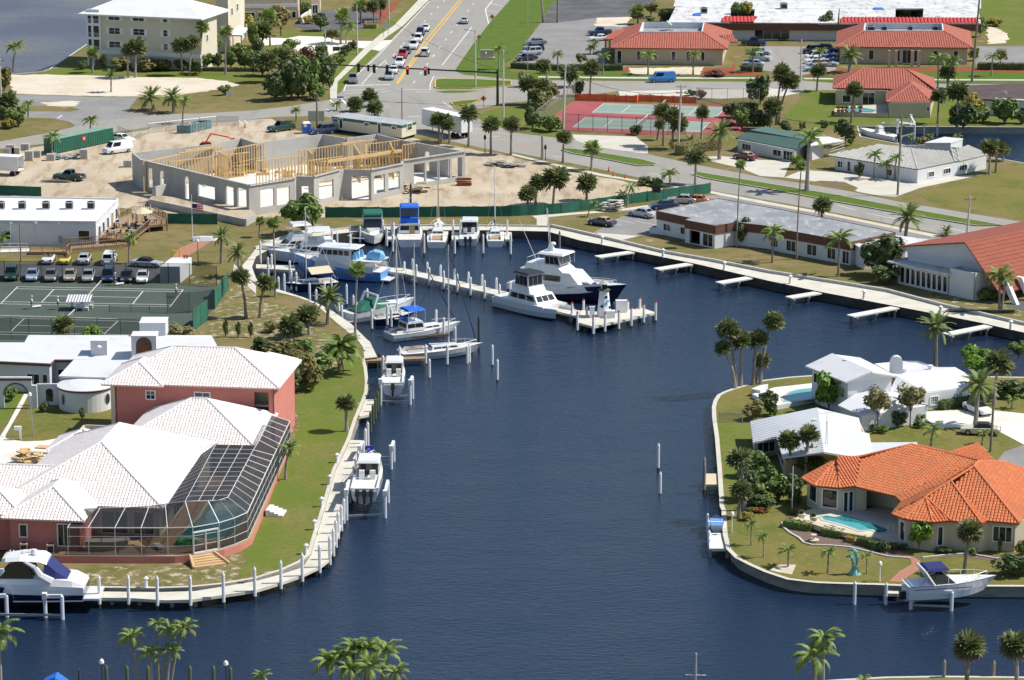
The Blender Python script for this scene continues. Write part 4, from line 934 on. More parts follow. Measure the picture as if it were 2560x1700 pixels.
opl=[[c_[k]for k in s.split()]for s in ('a0 a1 p1','a1 a2 p1','a2 a3 m p1','a3 a4 p3 p2 m','a4 a5 v1 p3','s0 s1 S1','s1 s2 S1','s2 s3 S1','s3 s4 S2 S1','s4 s5 S2','s5 s6 S3 S2','a5 s0 S1 S2 v1','v1 S2 S3 top p3','s6 r1 t3 t2 top S3')]
bk=[O2+Vector(p)for p in ((-6,19.5,0),(5,26,0),(15,15,0),(22,8,0))]
opl+=[[c_['a0'],c_['p1'],c_['m'],c_['p2'],v3(bk[1],3.3),v3(bk[0],3.3)],[c_['p2'],c_['p3'],c_['top'],v3(bk[2],3.3),v3(bk[1],3.3)]]
g3=[cr(1690,180,4.3),cr(1850,330,2.9),cr(2110,245,2.9),cr(1955,95,4.3)]
lno=[(c_[a],c_[b_])for a,b_ in (s.split('-')for s in 'a1-p1 a2-p1 p1-m m-p2 p2-p3 a0-p1 s1-S1 s2-S1 S1-S2 s4-S2 S2-S3 S3-top s6-S3 s3-S1 top-t2'.split())]
tiled(og,opl[:14]+[[g3[1],g3[2],g3[3],g3[0]]],lno,'tileo','tileob',.36,.44,.09);slabs(og,opl[14:],M['tileob'],name='rear_roof')
wl=[O2+Vector(p)for p in ((-8.6,15.6,0),(-7.6,12.9,0),(-5.3,12.0,0),(-3.7,12.6,0),(-2.5,12.6,0),(-2.5,16,0),(2,12,0),(1.0,6,0),(-.4,2.3,0),(.3,.7,0),(2.7,-.5,0),(4.4,0,0),(7.5,-.9,0),(8.6,-.2,0),(11.2,-.9,0),(20,6,0),(12,20,0),(-4,19.4,0))]
shell(og,wl,0,3.22,M['sand_st'],{0:[(.2,.85,.9,2.9,'w',1)],1:[(.15,.85,.7,2.8,'w',1)],2:[(.15,.48,.3,2.6,'d',1),(.52,.85,.3,2.6,'d',1)],8:[(.25,.85,.5,2.6,'w',1)],10:[(.35,.72,.5,2.6,'w',1)],13:[(.15,.9,1.0,2.7,'w',3)]})
for nm,q0,sz in (('column',(1240,620),.3),('column',(970,560),.3)):
 p=cr(q0[0],q0[1]+100,.3);unitbox(og,nm,p,sz,sz,3.0,M['sand_st'])
tp=thing('pool_patio','pale raised pool patio of the orange tiled house','patio',cr(800,760,.3))
PT=[cr(*p,.3)for p in ((350,770),(480,680),(560,665),(760,690),(960,670),(1240,640),(1260,720),(1300,800),(1300,960),(1200,960),(900,880),(700,815),(520,780),(400,775))]
b=MB();b.prism([XY(p)for p in PT],0,.36);b.build('paving',M['deck'],tp)
b=MB();b.prism([XY(cr(*p,.5))for p in ((355,770),(400,760),(540,795),(600,800),(700,840),(880,868),(920,885),(1090,925),(1080,945),(880,905),(690,870),(520,815))],.2,.75);b.build('planter_wall',M['sand_st'],tp)
pl2=thing('kidney_pool','turquoise swimming pool on the patio of the orange tiled house','swimming pool',cr(880,790,.36))
PL=[cr(*p,.37)for p in ((590,735),(640,724),(720,735),(790,722),(900,745),(1050,790),(1190,845),(1180,870),(1090,880),(1040,850),(940,862),(800,815),(700,785),(610,765))]
b=MB();b.prism([XY(p)for p in PL],.2,.39);b.build('water_surface',M['poold'],pl2)
b=MB();b.prism([XY(cr(*p,.4))for p in ((600,740),(700,742),(780,770),(930,790),(1040,850),(940,858),(800,811),(700,782),(612,762))],.3,.394);b.build('shallow_shelf',M['pool'],pl2)
b=MB();strip('',PL+[PL[0]],.4,.40,None,mb=b);b.build('coping',M['conc'],pl2)
b=MB();p=cr(1180,870,.4);[b.path([p+Vector((dx,0,0)),p+Vector((dx,.1,.8)),p+Vector((dx+.2,.6,.8)),p+Vector((dx+.3,.8,0))],.03,5)for dx in (0,.5)];b.build('handrail',M['alum'],pl2)
# ---- white split level house
ws=thing('white_house','white split level house with shallow gables behind the round pool','house',g(23,900,600))
W3= lambda s:[g(23,*p)for p in s]
pl=[W3([(345,237,4.4),(715,388,4.4),(962,287,5.4),(592,128,5.4)]),W3([(1195,335,4.4),(850,162,4.4),(592,128,5.4),(962,287,5.4)]),W3([(1120,470,2.2),(1460,480,2.2),(1862,430,2.2),(1725,250,3.7),(1190,330,3.7)]),W3([(1862,430,2.2),(1850,320,2.2),(1725,250,3.7)]),W3([(980,218,3.6),(1190,330,3.7),(1725,250,3.7),(1560,250,3.4),(1380,192,3.0),(1240,192,2.3)]),W3([(645,600,2.1),(850,695,2.1),(1195,550,3.0),(925,470,2.3)]),W3([(1480,600,2.1),(1150,470,2.1),(925,470,3.0),(1195,550,2.3)])]
slabs(ws,pl,M['roofw'],.2)
def under(par,poly,z1,m,wins=None):return shell(par,poly,0,z1,m,wins)
a,c=g(23,420,590),g(23,735,690);d=unit(a,c);n=Vector((-d.y,d.x,0));
A=g(23,400,400,3.0);
U4=[g(23,408,258,4.2),g(23,738,392,4.2),g(23,1140,336,4.2),g(23,830,190,4.2)]
shell(ws,[XY(p)for p in U4],0,4.2,M['stucco'],{0:[(.05,.24,2.5,3.8,'w',2),(.27,.36,2.5,3.8,'w',1),(.1,.3,.4,1.7,'w',1)]})
b=MB();b.add([U4[1],U4[2],g(23,960,292,5.25)],[(0,1,2)]);b.add([U4[0],U4[3],g(23,600,140,5.2)],[(0,1,2)]);b.build('gable',M['stucco'],ws)
shell(ws,[XY(p)for p in [g(23,1150,480,2.1),g(23,1450,492,2.1),g(23,1845,440,2.1),g(23,1700,300,2.3),g(23,1150,340,2.3)]],0,2.1,M['stucco'],{1:[(.12,.31,.5,1.6,'w',4,3),(.70,.88,.5,1.6,'w',4,3)]})
GA=[g(23,680,615,2.0),g(23,862,702,2.0),g(23,1465,605,2.0),g(23,1150,490,2.0)]
shell(ws,[XY(p)for p in GA],0,2.0,M['stucco']);b=MB();b.add([GA[1],GA[2],g(23,1192,556,2.92)],[(0,1,2)]);b.build('gable',M['stucco'],ws)
b=MB();p=g(23,1180,300,3.6);b.box((p.x,p.y,4.2),(1.5,.8,1.6));b.tube((p.x,p.y-.41,5.0),(p.x,p.y+.41,5.0),.73,n=12);b.build('chimney',M['stucco'],ws)
for x,y,zz in ((720,215,5.0),(1495,268,3.5),(1258,296,3.5)):b=MB();p=g(23,x,y,zz);b.tube(p-Vector((0,0,.3)),p+Vector((0,0,.35)),.22,n=8);b.tube(p+Vector((0,0,.3)),p+Vector((0,0,.5)),.36,n=8);b.build('roof_vent',M['alum'],ws)
pdk=thing('pool_deck','bright white pool deck with a low white wall','pool deck',g(23,100,560));b=MB()
b.prism([XY(g(*p,.5))for p in ((22,2330,560),(23,70,610),(23,330,560),(23,420,540),(23,420,400),(23,60,440),(22,2300,480),(22,2215,500))],0,.55);b.build('paving',M['roofbr'],pdk)
b=MB();b.prism([XY(g(*p))for p in ((22,2205,515),(22,2290,530),(22,2361,470),(22,2290,480))],0,.9);b.build('corner_wall',M['stucco'],pdk)
rp=thing('round_pool','aqua half round swimming pool beside the white house','swimming pool',g(23,300,500,.55));b=MB();b.prism([XY(g(23,*p,.56))for p in ((135,545),(150,510),(200,475),(280,455),(420,440),(420,540),(300,560),(150,570))],.3,.575);b.build('water_surface',M['pool'],rp)
b=MB();strip('',[g(23,*p,.58)for p in ((420,540),(300,560),(150,570),(135,545),(150,510),(200,475),(280,455),(420,440))],.35,.585,None,mb=b);b.build('coping',M['sand_st'],rp)
bl=thing('low_garden_wall','low white wall along the white house driveway','wall',g(23,1700,590));b=MB();P=gs(23,[(1470,640),(1570,625),(1560,605),(1900,545)]);[wall(b,a,c,0,.7,.25)for a,c in zip(P,P[1:])];b.build('masonry',M['stucco'],bl)
# ---- white metal roofed house
mh=thing('metal_roof_house','house with a wide white ribbed metal roof and a tall antenna','house',g(23,500,1000));z=3.8
L1=[g(22,2196,748,2.1),g(22,2224,950,2.1),g(23,75,888,2.7),g(23,135,1105,2.5),g(23,515,1032,z),g(23,460,628,z)]
R1=W3([(515,1032,z),(830,1082,2.7),(960,1060,2.4),(950,925,2.4),(935,846,2.4),(866,832,2.6),(840,705,2.6),(460,628,z)])
slabs(mh,[L1,R1,W3([(830,1082,2.3),(1392,985,1.9),(1372,938,1.9),(560,948,2.3),(540,990,2.35)])],M['roofmet'],.2)
rb=MB()
for i in range(26):
 t_=(i+.5)/26;a=L1[5].lerp(L1[4],t_);c=L1[0].lerp(L1[1],min(1,t_*1.9))if t_<.52 else L1[2].lerp(L1[3],(t_-.52)/.48);rb.beam(a+Vector((0,0,.03)),c+Vector((0,0,.03)),.06,.07)
rb.build('roof_rib',M['roofmet'],mh)
FW=[g(22,2240,935,2.0),g(23,90,905,2.0),g(23,160,1110,2.0),g(23,820,1090,2.0),g(23,940,950,2.0),g(23,830,720,2.0),g(22,2215,760,2.0)]
shell(mh,[XY(p)for p in FW],0,2.0,M['sand_st'],{0:[(.1,.9,.5,1.8,'w',3)],1:[(.1,.85,.5,1.7,'w',2)]});b=MB();b.add([FW[2],FW[3],g(23,512,1038,3.65)],[(0,1,2)]);b.build('gable',M['sand_st'],mh)
b=MB();p=g(23,432,745,3.7);b.box(p,(.5,.5,.4));b.build('roof_vent',M['stucco'],mh)
an=thing('antenna_mast','tall lattice antenna mast against the white metal roof','antenna',g(23,530,1180));b=MB();p=g(23,530,1250);h=zt(23,530,1250,670)
for i in range(3):a=i*2.09;b.tube(p+Vector((math.cos(a)*.22,math.sin(a)*.22,0)),p+Vector((math.cos(a)*.05,math.sin(a)*.05,h-1)),.025,n=5)
b.tube(p+Vector((0,0,h-1.2)),p+Vector((0,0,h)),.025,n=5);b.build('mast',M['steel'],an);b=MB()
b.tube(p+Vector((-.9,0,h-.1)),p+Vector((.9,0,h+.1)),.02,n=4);[b.tube(p+Vector((x,-.6,h+x*.1)),p+Vector((x,.6,h+x*.1)),.015,n=4)for x in (-.8,-.3,.3,.8)];b.build('aerial',M['steel'],an)
# ---- white Spanish house with round wing, towers and garden arch
sp=thing('spanish_house','white house with brown edged roofs, a round wing and two square towers','house',g(20,700,500))
zr= lambda y:3.8+.0058*(215-y)
S3= lambda s:[g(20,x,y,zr(y)+(0 if len(r)==0 else r[0]))for x,y,*r in s]
slabs(sp,[S3([(-80,190),(462,215),(500,178),(1900,178),(2000,45),(1950,-45),(262,-45),(225,22),(-80,22)])],M['roofw'],.18);slabs(sp,[[g(20,540,332,3.3),g(20,1010,346,3.3),g(20,1400,176,4.1),g(20,680,172,4.1)]],M['roofw'],.18,'wing_roof')
b=MB()
for s in ([(-80,190),(462,215),(500,178),(680,178)],):
 P=S3(s)
 for a,c in zip(P,P[1:]):b.beam(a-Vector((0,.08,.22)),c-Vector((0,.08,.22)),.12,.3)
b.beam(g(20,540,332,3.08)-Vector((0,.1,0)),g(20,1010,346,3.08)-Vector((0,.1,0)),.12,.3);b.build('fascia',M['fascia'],sp)
C=g(20,800,612);Rr=3.3;cv=MB();cv.lathe([(Rr,0),(Rr,2.55),(.1,2.56)],36,C);cv.build('round_wing',M['stucco'],sp)
cv=MB();cv.lathe([(Rr+.12,2.5),(Rr+.12,2.72)],36,C);cv.build('curved_fascia',M['fascia'],sp);cv=MB();cv.lathe([(Rr+.2,2.72),(Rr+.2,2.8),(2.0,3.05),(.1,3.1)],36,C);cv.build('eyebrow_roof',M['roofw'],sp)
for x in (592,998):
 p=g(20,x,640);dx=max(-.98,min(.98,(p.x-C.x)/Rr));a=-math.acos(dx);q_=C+Vector((math.cos(a),math.sin(a),0))*(Rr+.02);m_=MB();r=Vector((-math.sin(a),math.cos(a),0));nrm=Vector((math.cos(a),math.sin(a),0))
 for rr_,off,k in ((1.0,.0,0),(.84,.04,1)):
  m_.add([q_+nrm*off+r*(.46*rr_*math.cos(i*.393))+Vector((0,0,1.45+.78*rr_*math.sin(i*.393)))for i in range(16)],[tuple(range(16))],k)
 m_.build('oval_window',[M['stucco'],M['pane']],sp)
P1=[g(20,560,620),g(20,1050,660)];
shell(sp,[XY(p)for p in (g(20,545,350,3.0),g(20,1040,362,3.0),g(20,1500,190,3.6),g(20,690,185,3.6))],0,3.1,M['stucco']);shell(sp,[XY(p)for p in (g(20,-80,212,3.5),g(20,455,236,3.5),g(20,500,200,3.5),g(20,1880,190,3.7),g(20,1940,20,4.5),g(20,-80,30,5))],0,3.55,M['stucco'],{0:[(.60,.83,.1,2.4,'d',2),(.87,.97,.5,2.4,'w',1)],2:[(.02,.09,.1,2.6,'d',1)]})
def tower(x0,x1,yb,ytop,zb,dark,nm,dep=2.4):
 A,B=g(20,x0,yb,zb),g(20,x1,yb,zb);h=zat(A,850+ytop*K);az=0;w=B.x-A.x
 b=MB()
 if dark:wall(b,A,B,zb-1,h,.3,[(w*.18,w*.82,zb+.1,zb+1.9)]);[b.box((x,A.y+dep/2+.15,(zb+h)/2),(.3,dep-.3,h-zb))for x in (A.x+.15,B.x-.15)];b.box(((A.x+B.x)/2,A.y+dep,(zb+h)/2),(w,.3,h-zb))
 else :b.box(((A.x+B.x)/2,A.y+dep/2,(zb+h)/2),(w,dep,h-zb))
 b.box(((A.x+B.x)/2,A.y+dep/2,h+.06),(w+.1,dep+.1,.12));b.build(nm,M['stucco'],sp)
 if dark:
  m_=MB();cx=(A.x+B.x)/2;pts=[(cx+w*.31*math.cos(i*pi/10),A.y-.02,zb+1.9+w*.31*math.sin(i*pi/10))for i in range(11)];m_.add([(cx-w*.31,A.y-.02,zb+.1),*pts[::-1][:0],(cx+w*.31,A.y-.02,zb+.1),*pts],[tuple(range(13))]);m_.build('arch_shade_sheet',M['fascia'],sp)  # dark sheet across the arch stands in for the shade inside
tower(1215,1445,180,-30,4.0,True,'bell_tower');tower(1290,1528,-20,-150,5.0,False,'rear_tower',3.2);tower(838,990,150,14,4.1,False,'chimney_block',1.6)
b=MB();p=g(20,915,60,5.3);b.lathe([(.35,0),(.3,.15),(.05,.28)],10,(p.x,g(20,838,150,4.1).y-.1,5.3));b.build('wall_vent',M['white'],sp)
aw=thing('garden_arch','white garden wall with a large round arch over the path','arch',g(20,150,632));A=g(20,-80,632);B=g(20,345,632);hw=zt(20,150,632,345);cx=g(20,152,632).x;Y=A.y;ri=(g(20,266,632).x-g(20,40,632).x)/2
b=MB();zs=hw-.75-ri;N=16;arc=[(cx+ri*math.cos(pi*i/N),zs+ri*math.sin(pi*i/N))for i in range(N+1)]
xr=g(20,300,632).x
for y in (Y,Y+.45):
 for i in range(N):
  (xa,za),(xb,zb)=arc[i],arc[i+1];b.quad((xa,y,za),(xb,y,zb),(xb,y,hw),(xa,y,hw))
 b.quad((cx+ri,y,0),(xr,y,0),(xr,y,hw),(cx+ri,y,hw));b.quad((A.x,y,0),(cx-ri,y,0),(cx-ri,y,hw),(A.x,y,hw))
for i in range(N):b.quad((arc[i][0],Y,arc[i][1]),(arc[i+1][0],Y,arc[i+1][1]),(arc[i+1][0],Y+.45,arc[i+1][1]),(arc[i][0],Y+.45,arc[i][1]))
for x in (cx-ri,cx+ri,xr):b.quad((x,Y,0),(x,Y+.45,0),(x,Y+.45,zs if x!=xr else hw),(x,Y,zs if x!=xr else hw))
b.quad((A.x,Y,hw),(xr,Y,hw),(xr,Y+.45,hw),(A.x,Y+.45,hw));b.box(((xr+B.x)/2,Y+.22,hw*.37),(B.x-xr,.44,hw*.74));b.build('masonry',M['stucco'],aw)
b=MB();b.box(((A.x+xr)/2,Y+.2,hw-.28),(xr-A.x+.04,.6,.22));[b.beam((arc[i][0]*1.0,Y-.03,arc[i][1]),(arc[i+1][0],Y-.03,arc[i+1][1]),.1,.16)for i in range(N)];b.build('dark_trim',M['fascia'],aw)
nw=thing('niche_wall','white garden wall with a small arched opening beside the round wing','wall',g(20,440,600));A=g(20,345,602);B=g(20,545,600);hw=zt(20,440,600,405);L=(B-A).length;b=MB();wall(b,A,B,0,hw,.3,[(L*.4,L*.74,.35,hw*.62)]);b.build('masonry',M['stucco'],nw)
b=MB();p=A.lerp(B,.57);b.lathe([(L*.17,-.01),(L*.17,.01)],14,(0,0,0));b.v=[(p.x+x,p.y-.02+z_,hw*.62+y)for x,y,z_ in b.v];b.build('arch_head',M['blk'],nw)
# ---- cream condo on the bay, its tower, the tan building
cd=thing('condo_building','cream three storey condo with white hip roof and shuttered windows by the bay','building',g(0,1300,640))
A,B=g(0,818,602),g(0,1855,652);d=unit(A,B);n=Vector((-d.y,d.x,0));C,D=B+n*9,A+n*9;ze=zt(0,818,602,122);h0=zt(0,870,600,470)
fl_=[zt(0,1060,612,y)for y in (440,378,315,252,186,122)]
wn_=[(u0,u1,fl_[2*i],fl_[2*i+1],'s',2,2)for u0,u1 in ((.19,.293),(.407,.51))for i in range(3)]+[(u0,u1,fl_[2*i],fl_[2*i+1],'s',1,2)for u0,u1 in ((.673,.715),)for i in range(3)]
shell(cd,[XY(p)for p in (A.lerp(B,.115),B,C,D,D.lerp(C,.0)-n*10)][:4],.0,ze,M['cream'],{0:[((u0-.115)/.885,(u1-.115)/.885,*r)for u0,u1,*r in wn_],1:[(.35,.45,5.5,7,'w',1,2),(.35,.45,8.6,10,'w',1,2)]})
b=MB();c=(A+B)/2-n*.06;b.box((c.x,c.y,h0),((B-A).length,.2,.8),math.atan2(d.y,d.x));b.build('white_band',M['white'],cd)
for i in range(3):
 z0,z1=fl_[2*i]-.9,fl_[2*i+1]+.25
 for u0,u1 in ((.0,.036),(.056,.113)):
  p,q_=A.lerp(B,u0),A.lerp(B,u1);b=MB();b.quad(v3(p,z0),v3(q_,z0),v3(q_,z1),v3(p,z1));b.build('balcony_screen',M['pane'],cd)
  railing(cd,[v3(p-n*.1,z0),v3(q_-n*.1,z0)],1.0,M['white'],.3,'balcony_railing',9,.06)
b=MB()
for u in (.0,.046,.114):p=A.lerp(B,u);b.box((p.x,p.y,ze/2),(.42,.42,ze),math.atan2(d.y,d.x))
for i in range(4):z=[h0,*[fl_[2*k+1]+.45 for k in range(3)]][i];p,q_=A,A.lerp(B,.114);b.beam(v3(p,z),v3(q_,z),.4,.5)
b.build('balcony_frame',M['white'],cd);oh=1.0
cf= lambda u,v,w:A+d*u+n*v+Vector((0,0,w));P,L=hip(-1.6,(B-A).length+.9,-1.1,14,ze,.42,cf);slabs(cd,P,M['roofbr'],.3)
def block(name,label,cat,t,pts,h,m,wins=None,roof=None,z0=0,rz=.25):
 o=thing(name,label,cat,g(t,*pts[0]));Q=[XY(g(t,*p))for p in pts];shell(o,Q,z0,h,m,wins)
 b=MB();cx=sum(p[0]for p in Q)/len(Q);cy=sum(p[1]for p in Q)/len(Q);b.prism([(cx+(p[0]-cx)*1.03,cy+(p[1]-cy)*1.03)for p in Q],h,h+rz);b.build('roof',roof or M['roofbr'],o);return o
tw=block('condo_tower','tall cream stair tower behind the condo','building',0,[(2000,480),(2112,480),(2140,380),(2010,390)],17,M['cream'],{0:[(.25,.55,8,9.6),(.25,.55,11.5,13)]})
tw2=block('condo_wing','cream condo wing with narrow windows behind the entrance canopy','building',0,[(2112,430),(2225,395),(2260,330),(2120,340)],17,M['cream'],{0:[(.22,.36,6.6,8.2,'w',1,2),(.68,.82,7.2,8.8,'w',1,2),(.22,.36,10.4,12,'w',1,2),(.68,.82,11,12.6,'w',1,2)]})
cp=thing('entrance_canopy','white hipped entrance canopy on slim white columns by the condo','canopy',g(0,2190,430));slabs(cp,[[g(0,2140,320,4),g(0,2235,325,4),g(0,2285,258,4),g(0,2190,238,5)],[g(0,2125,300,4),g(0,2140,320,4),g(0,2190,238,5)]],M['roofbr'],.3)
for x,y in ((2150,425),(2228,425),(2275,380),(2190,400)):p=g(0,x,y);unitbox(cp,'column',p,.3,.3,3.8,M['white'])
tb=block('tan_building','tan apartment block with a white band over dark garage bays','building',1,[(-140,190),(385,178),(415,120),(-100,120)],14,M['beige'],{0:[(.02,.25,.3,1.9,'w',3),(.3,.5,.3,1.9,'w',3),(.55,.72,.3,1.9,'w',3),(.78,.97,.3,1.9,'w',3),(.47,.52,7,9),(.05,.1,7,9)]})
b=MB();A,B=g(1,-142,192),g(1,388,180);b.beam(v3(A,3.3),v3(B,3.3),.25,.8);b.build('white_band',M['white'],tb)
tc=block('stair_block','tan stair block with cream columns beside the tan building','building',1,[(500,140),(590,135),(600,60),(500,60)],13,M['beige'],{0:[(.2,.8,.2,2.4,'d',2),(.2,.8,4,6)]})
tw_=block('garage_wall','cream garden wall climbing beside the tan building','wall',1,[(418,225),(500,160),(505,150),(420,205)],1.6,M['cream'],None,None,0,.1)
# ---- building shell under construction
ks=thing('building_shell','grey block building shell under construction with timber partitions','building',g(10,1800,200))
Hh=5.0;tp_=[(0,1215,1410),(0,1300,1475),(10,2295,140),(11,360,75),(11,372,58),(11,533,62),(11,770,0),(11,812,-8),(11,1062,0),(11,1360,-60),(1,1357,1482),(1,1930,1395),(1,1350,1288),(1,1115,1235),(1,830,1272),(1,620,1235),(0,2361,1315),(0,2225,1268),(0,1940,1330),(0,1650,1362)]
FT=[g(t,x,y,Hh)for t,x,y in tp_];kb=MB()
OPS={1:[(.07,.105,.8,4.0),(.18,.215,.8,4.0),(.415,.45,.3,4.0),(.535,.69,1.3,3.3),(.79,.86,.4,4.0),(.895,.975,.4,4.2)],2:[(.24,.54,1.1,3.9),(.60,.88,1.0,3.9)],4:[(.28,.68,.2,3.4)],5:[(.2,.76,.9,3.8)],7:[(.27,.9,.1,3.9)],8:[(.08,.42,.9,3.9),(.53,.88,.9,3.9)],10:[(.17,.345,.8,4.1),(.37,.57,.8,4.1),(.58,.75,.8,4.1),(.78,.95,.8,4.1)],11:[(.1,.25,.5,3.8),(.55,.62,.5,3.8)],13:[(.3,.4,1,3.4)]}
for i in range(len(FT)):
 a,c=FT[i],FT[(i+1)%len(FT)];L=(c-a).length
 wall(kb,XY(a),XY(c),0,Hh-(.25 if i in (2,5)else 0),.3,[(o[0]*L,o[1]*L,o[2],o[3])for o in OPS.get(i,[])])
 if i in (1,2,5,8,10):d=unit(a,c);kb.box((*(a+d*L/2).xy,Hh+.03),(L,.46,.14),math.atan2(d.y,d.x))
kb.build('block_wall',M['block'],ks);sheet('slab',[XY(p)for p in FT],.09,M['drive'],None).parent=None
bpy.data.objects['slab']['kind']='structure'
b=MB();b.box((0,0,1.45),(.14,.1,2.9));STUD=b.mesh('stud',M['wood']);ns=0
def studs(t,a,c,h=5.0,step=.62,t2=None):
 """one stud wall: studs as parts, plates top and bottom; a, c are picture points of its top plate"""
 global ns
 A,C=v3(g(t,*a,h),.1),v3(g(t2 or t,*c,h),.1);L=(C-A).length;d=unit(A,C);az=math.atan2(d.y,d.x);xb=MB()
 for i in range(int(L/step)+1):
  p=A+d*i*step;ns+=1
  if ns<=300:put('stud',STUD,ks,loc=p-origin(ks),rot=(0,0,az),scale=(1,1,(h-.2)/2.9))
  else :xb.box((p.x,p.y,h/2),(.14,.1,h-.2),az)
 if xb.v:xb.build('stud',M['wood'],ks,'stuff')
 b=MB();b.beam(v3(A,h-.05),v3(C,h-.05),.16,.14);b.beam(v3(A,.14),v3(C,.14),.14,.07);b.beam(v3(A,h*.5),v3(C,h*.5),.05,.09);b.build('wall_plate',M['wood'],ks)
for r in [(0,(1320,1492),(1660,1418)),(0,(1650,1408),(2050,1350)),(0,(1990,1402),(75,1312),5,.62,1),(0,(1560,1490),(2300,1400),4.2),(1,(0,1482),(440,1428)),(1,(395,1388),(790,1328)),(1,(800,1332),(1110,1283)),(1,(1000,1332),(1350,1287)),(1,(1350,1335),(1505,1312)),(1,(1000,1400),(1340,1384),4.6),(1,(220,1545),(700,1478),3.6),(1,(480,1478),(800,1440),4.2),(1,(860,1450),(1330,1440),3.6),(0,(2020,1400),(2110,1450)),(1,(480,1378),(520,1420)),(1,(900,1330),(960,1420)),(1,(1230,1300),(1270,1390))]:studs(*r)
for t,a,c in ((1,(790,1332),(1000,1305)),(1,(660,1490),(1340,1390)),(0,(1700,1400),(2000,1350))):
 b=MB();b.beam(g(t,*a,4.6),g(t,*c,4.6),.35,.5);b.build('beam',M['wood'],ks)
b=MB();rr=random.Random(3)
for i in range(60):
 p=g(1,rr.uniform(-500,1400),rr.uniform(1560,1640));b.box((p.x,p.y,.3),(rr.uniform(.6,2.4),rr.uniform(.2,.9),rr.uniform(.2,.7)),rr.uniform(0,3))
b.build('building_material',M['wood'],ks,'stuff')
tc=thing('terrace_shell','long low concrete terrace wall before the building shell','terrace',g(10,1900,480));b=MB();P=gs(10,[(1370,330),(2270,520),(2361,470)]);[wall(b,a,c,0,1.1,.3)for a,c in zip(P,P[1:])];b.build('retaining_wall',M['block'],tc)
b=MB();b.prism([XY(p)for p in gs(10,[(1372,326),(2268,516),(2361,470),(2290,400),(1420,285)])],0,1.05);b.build('fill',M['dirt'],tc);b=MB();P=gs(10,[(1405,300),(1440,300),(1560,270)]);[wall(b,a,c,1,2.6,.25)for a,c in zip(P,P[1:])];b.build('stub_wall',M['block'],tc)
# ---- club house with flat white roof and timber deck
cb=thing('clubhouse','long flat roofed white clubhouse beside the green clay courts','clubhouse',g(10,500,680));zr_=3.9
CP4=[g(10,-900,452,zr_),g(10,882,472,zr_),g(10,1092,258,zr_),g(10,-900,225,zr_)];LL=(CP4[1]-CP4[0]).length
sh= lambda x:(g(10,x,470,zr_)-CP4[0]).length/LL
shell(cb,[XY(p)for p in CP4],0,zr_,M['stucco'],{0:[(sh(715),sh(826),.95,2.5,'w',1,1),(sh(22),sh(86),.9,2.3,'w',1,1)],1:[(u,u+.08,.9,2.7,'d',1)for u in (.1,.27,.46,.66,.84)]})
b=MB();b.prism([XY(p)for p in CP4],zr_-.4,zr_-.25);b.build('roof',M['roofbr'],cb)
for i,x in enumerate((100,330,540,762)):p=g(10,x,490,3.5);b=MB();b.box((p.x,p.y-.15,3.5),(.3,.25,.2));b.beam((p.x-.1,p.y-.08,0),(p.x-.1,p.y-.08,3.4),.09,.09);b.build('wall_light',M['white'],cb)
for i,x in enumerate((10,205,425,640,840)):aircon(['left edge air conditioner on the club roof','second air conditioner from the left on the club roof','third air conditioner from the left on the club roof','fourth air conditioner from the left on the club roof','air conditioner nearest the deck on the club roof'][i],g(10,x,358,3.65),1.15,1.15,.05)
dk=thing('timber_deck','raised timber deck with railings at the end of the clubhouse','deck',g(10,1250,560));DZ=.95
DP=[g(10,*p,DZ)for p in ((885,625),(1160,640),(1232,640),(1375,520),(1540,505),(1540,455),(1430,400),(1225,395),(1095,450))]
b=MB();b.prism([XY(p)for p in DP],DZ-.18,DZ);b.build('decking',M['deckw'],dk);railing(dk,DP[2:],1.0,None,.3);railing(dk,[g(10,890,625,DZ),g(10,1170,655,DZ)],1.0,None,.3)
for p in DP[1:7]:unitbox(dk,'post',p,.2,.2,DZ,M['deckw'])
rp_=thing('timber_ramp','long brown timber access ramp along the clubhouse','ramp',g(10,700,700))
for P in ([(1180,690),(640,740),(610,770),(268,765)],[(1170,650),(640,690),(540,668),(100,640),(-40,640)]):
 Q=[g(10,*p,.55)for p in P];railing(rp_,Q,1.0,None,.3)
b=MB();strip('',[g(10,*p,.5)for p in ((1180,670),(640,715),(610,745),(268,745))],1.6,.5,None,h=.5,mb=b);b.build('ramp_floor',M['deckw'],rp_)
rw=thing('white_rail_ramp','pale concrete ramp with white handrails left of the timber ramp','ramp',g(10,130,760));b=MB();b.prism([XY(p)for p in gs(10,[(0,775),(265,768),(270,742),(0,745)])],0,.3);b.build('slab',M['drive'],rw)
for y in (735,765):b=MB();P=[g(10,x,y,.3)for x in (10,90,170,250)];[b.beam(p,p+Vector((0,0,.95)),.06,.06)for p in P];[b.beam(P[0]+Vector((0,0,z)),P[3]+Vector((0,0,z)),.06,.06)for z in (.5,.95)];b.build('handrail',M['white'],rw)
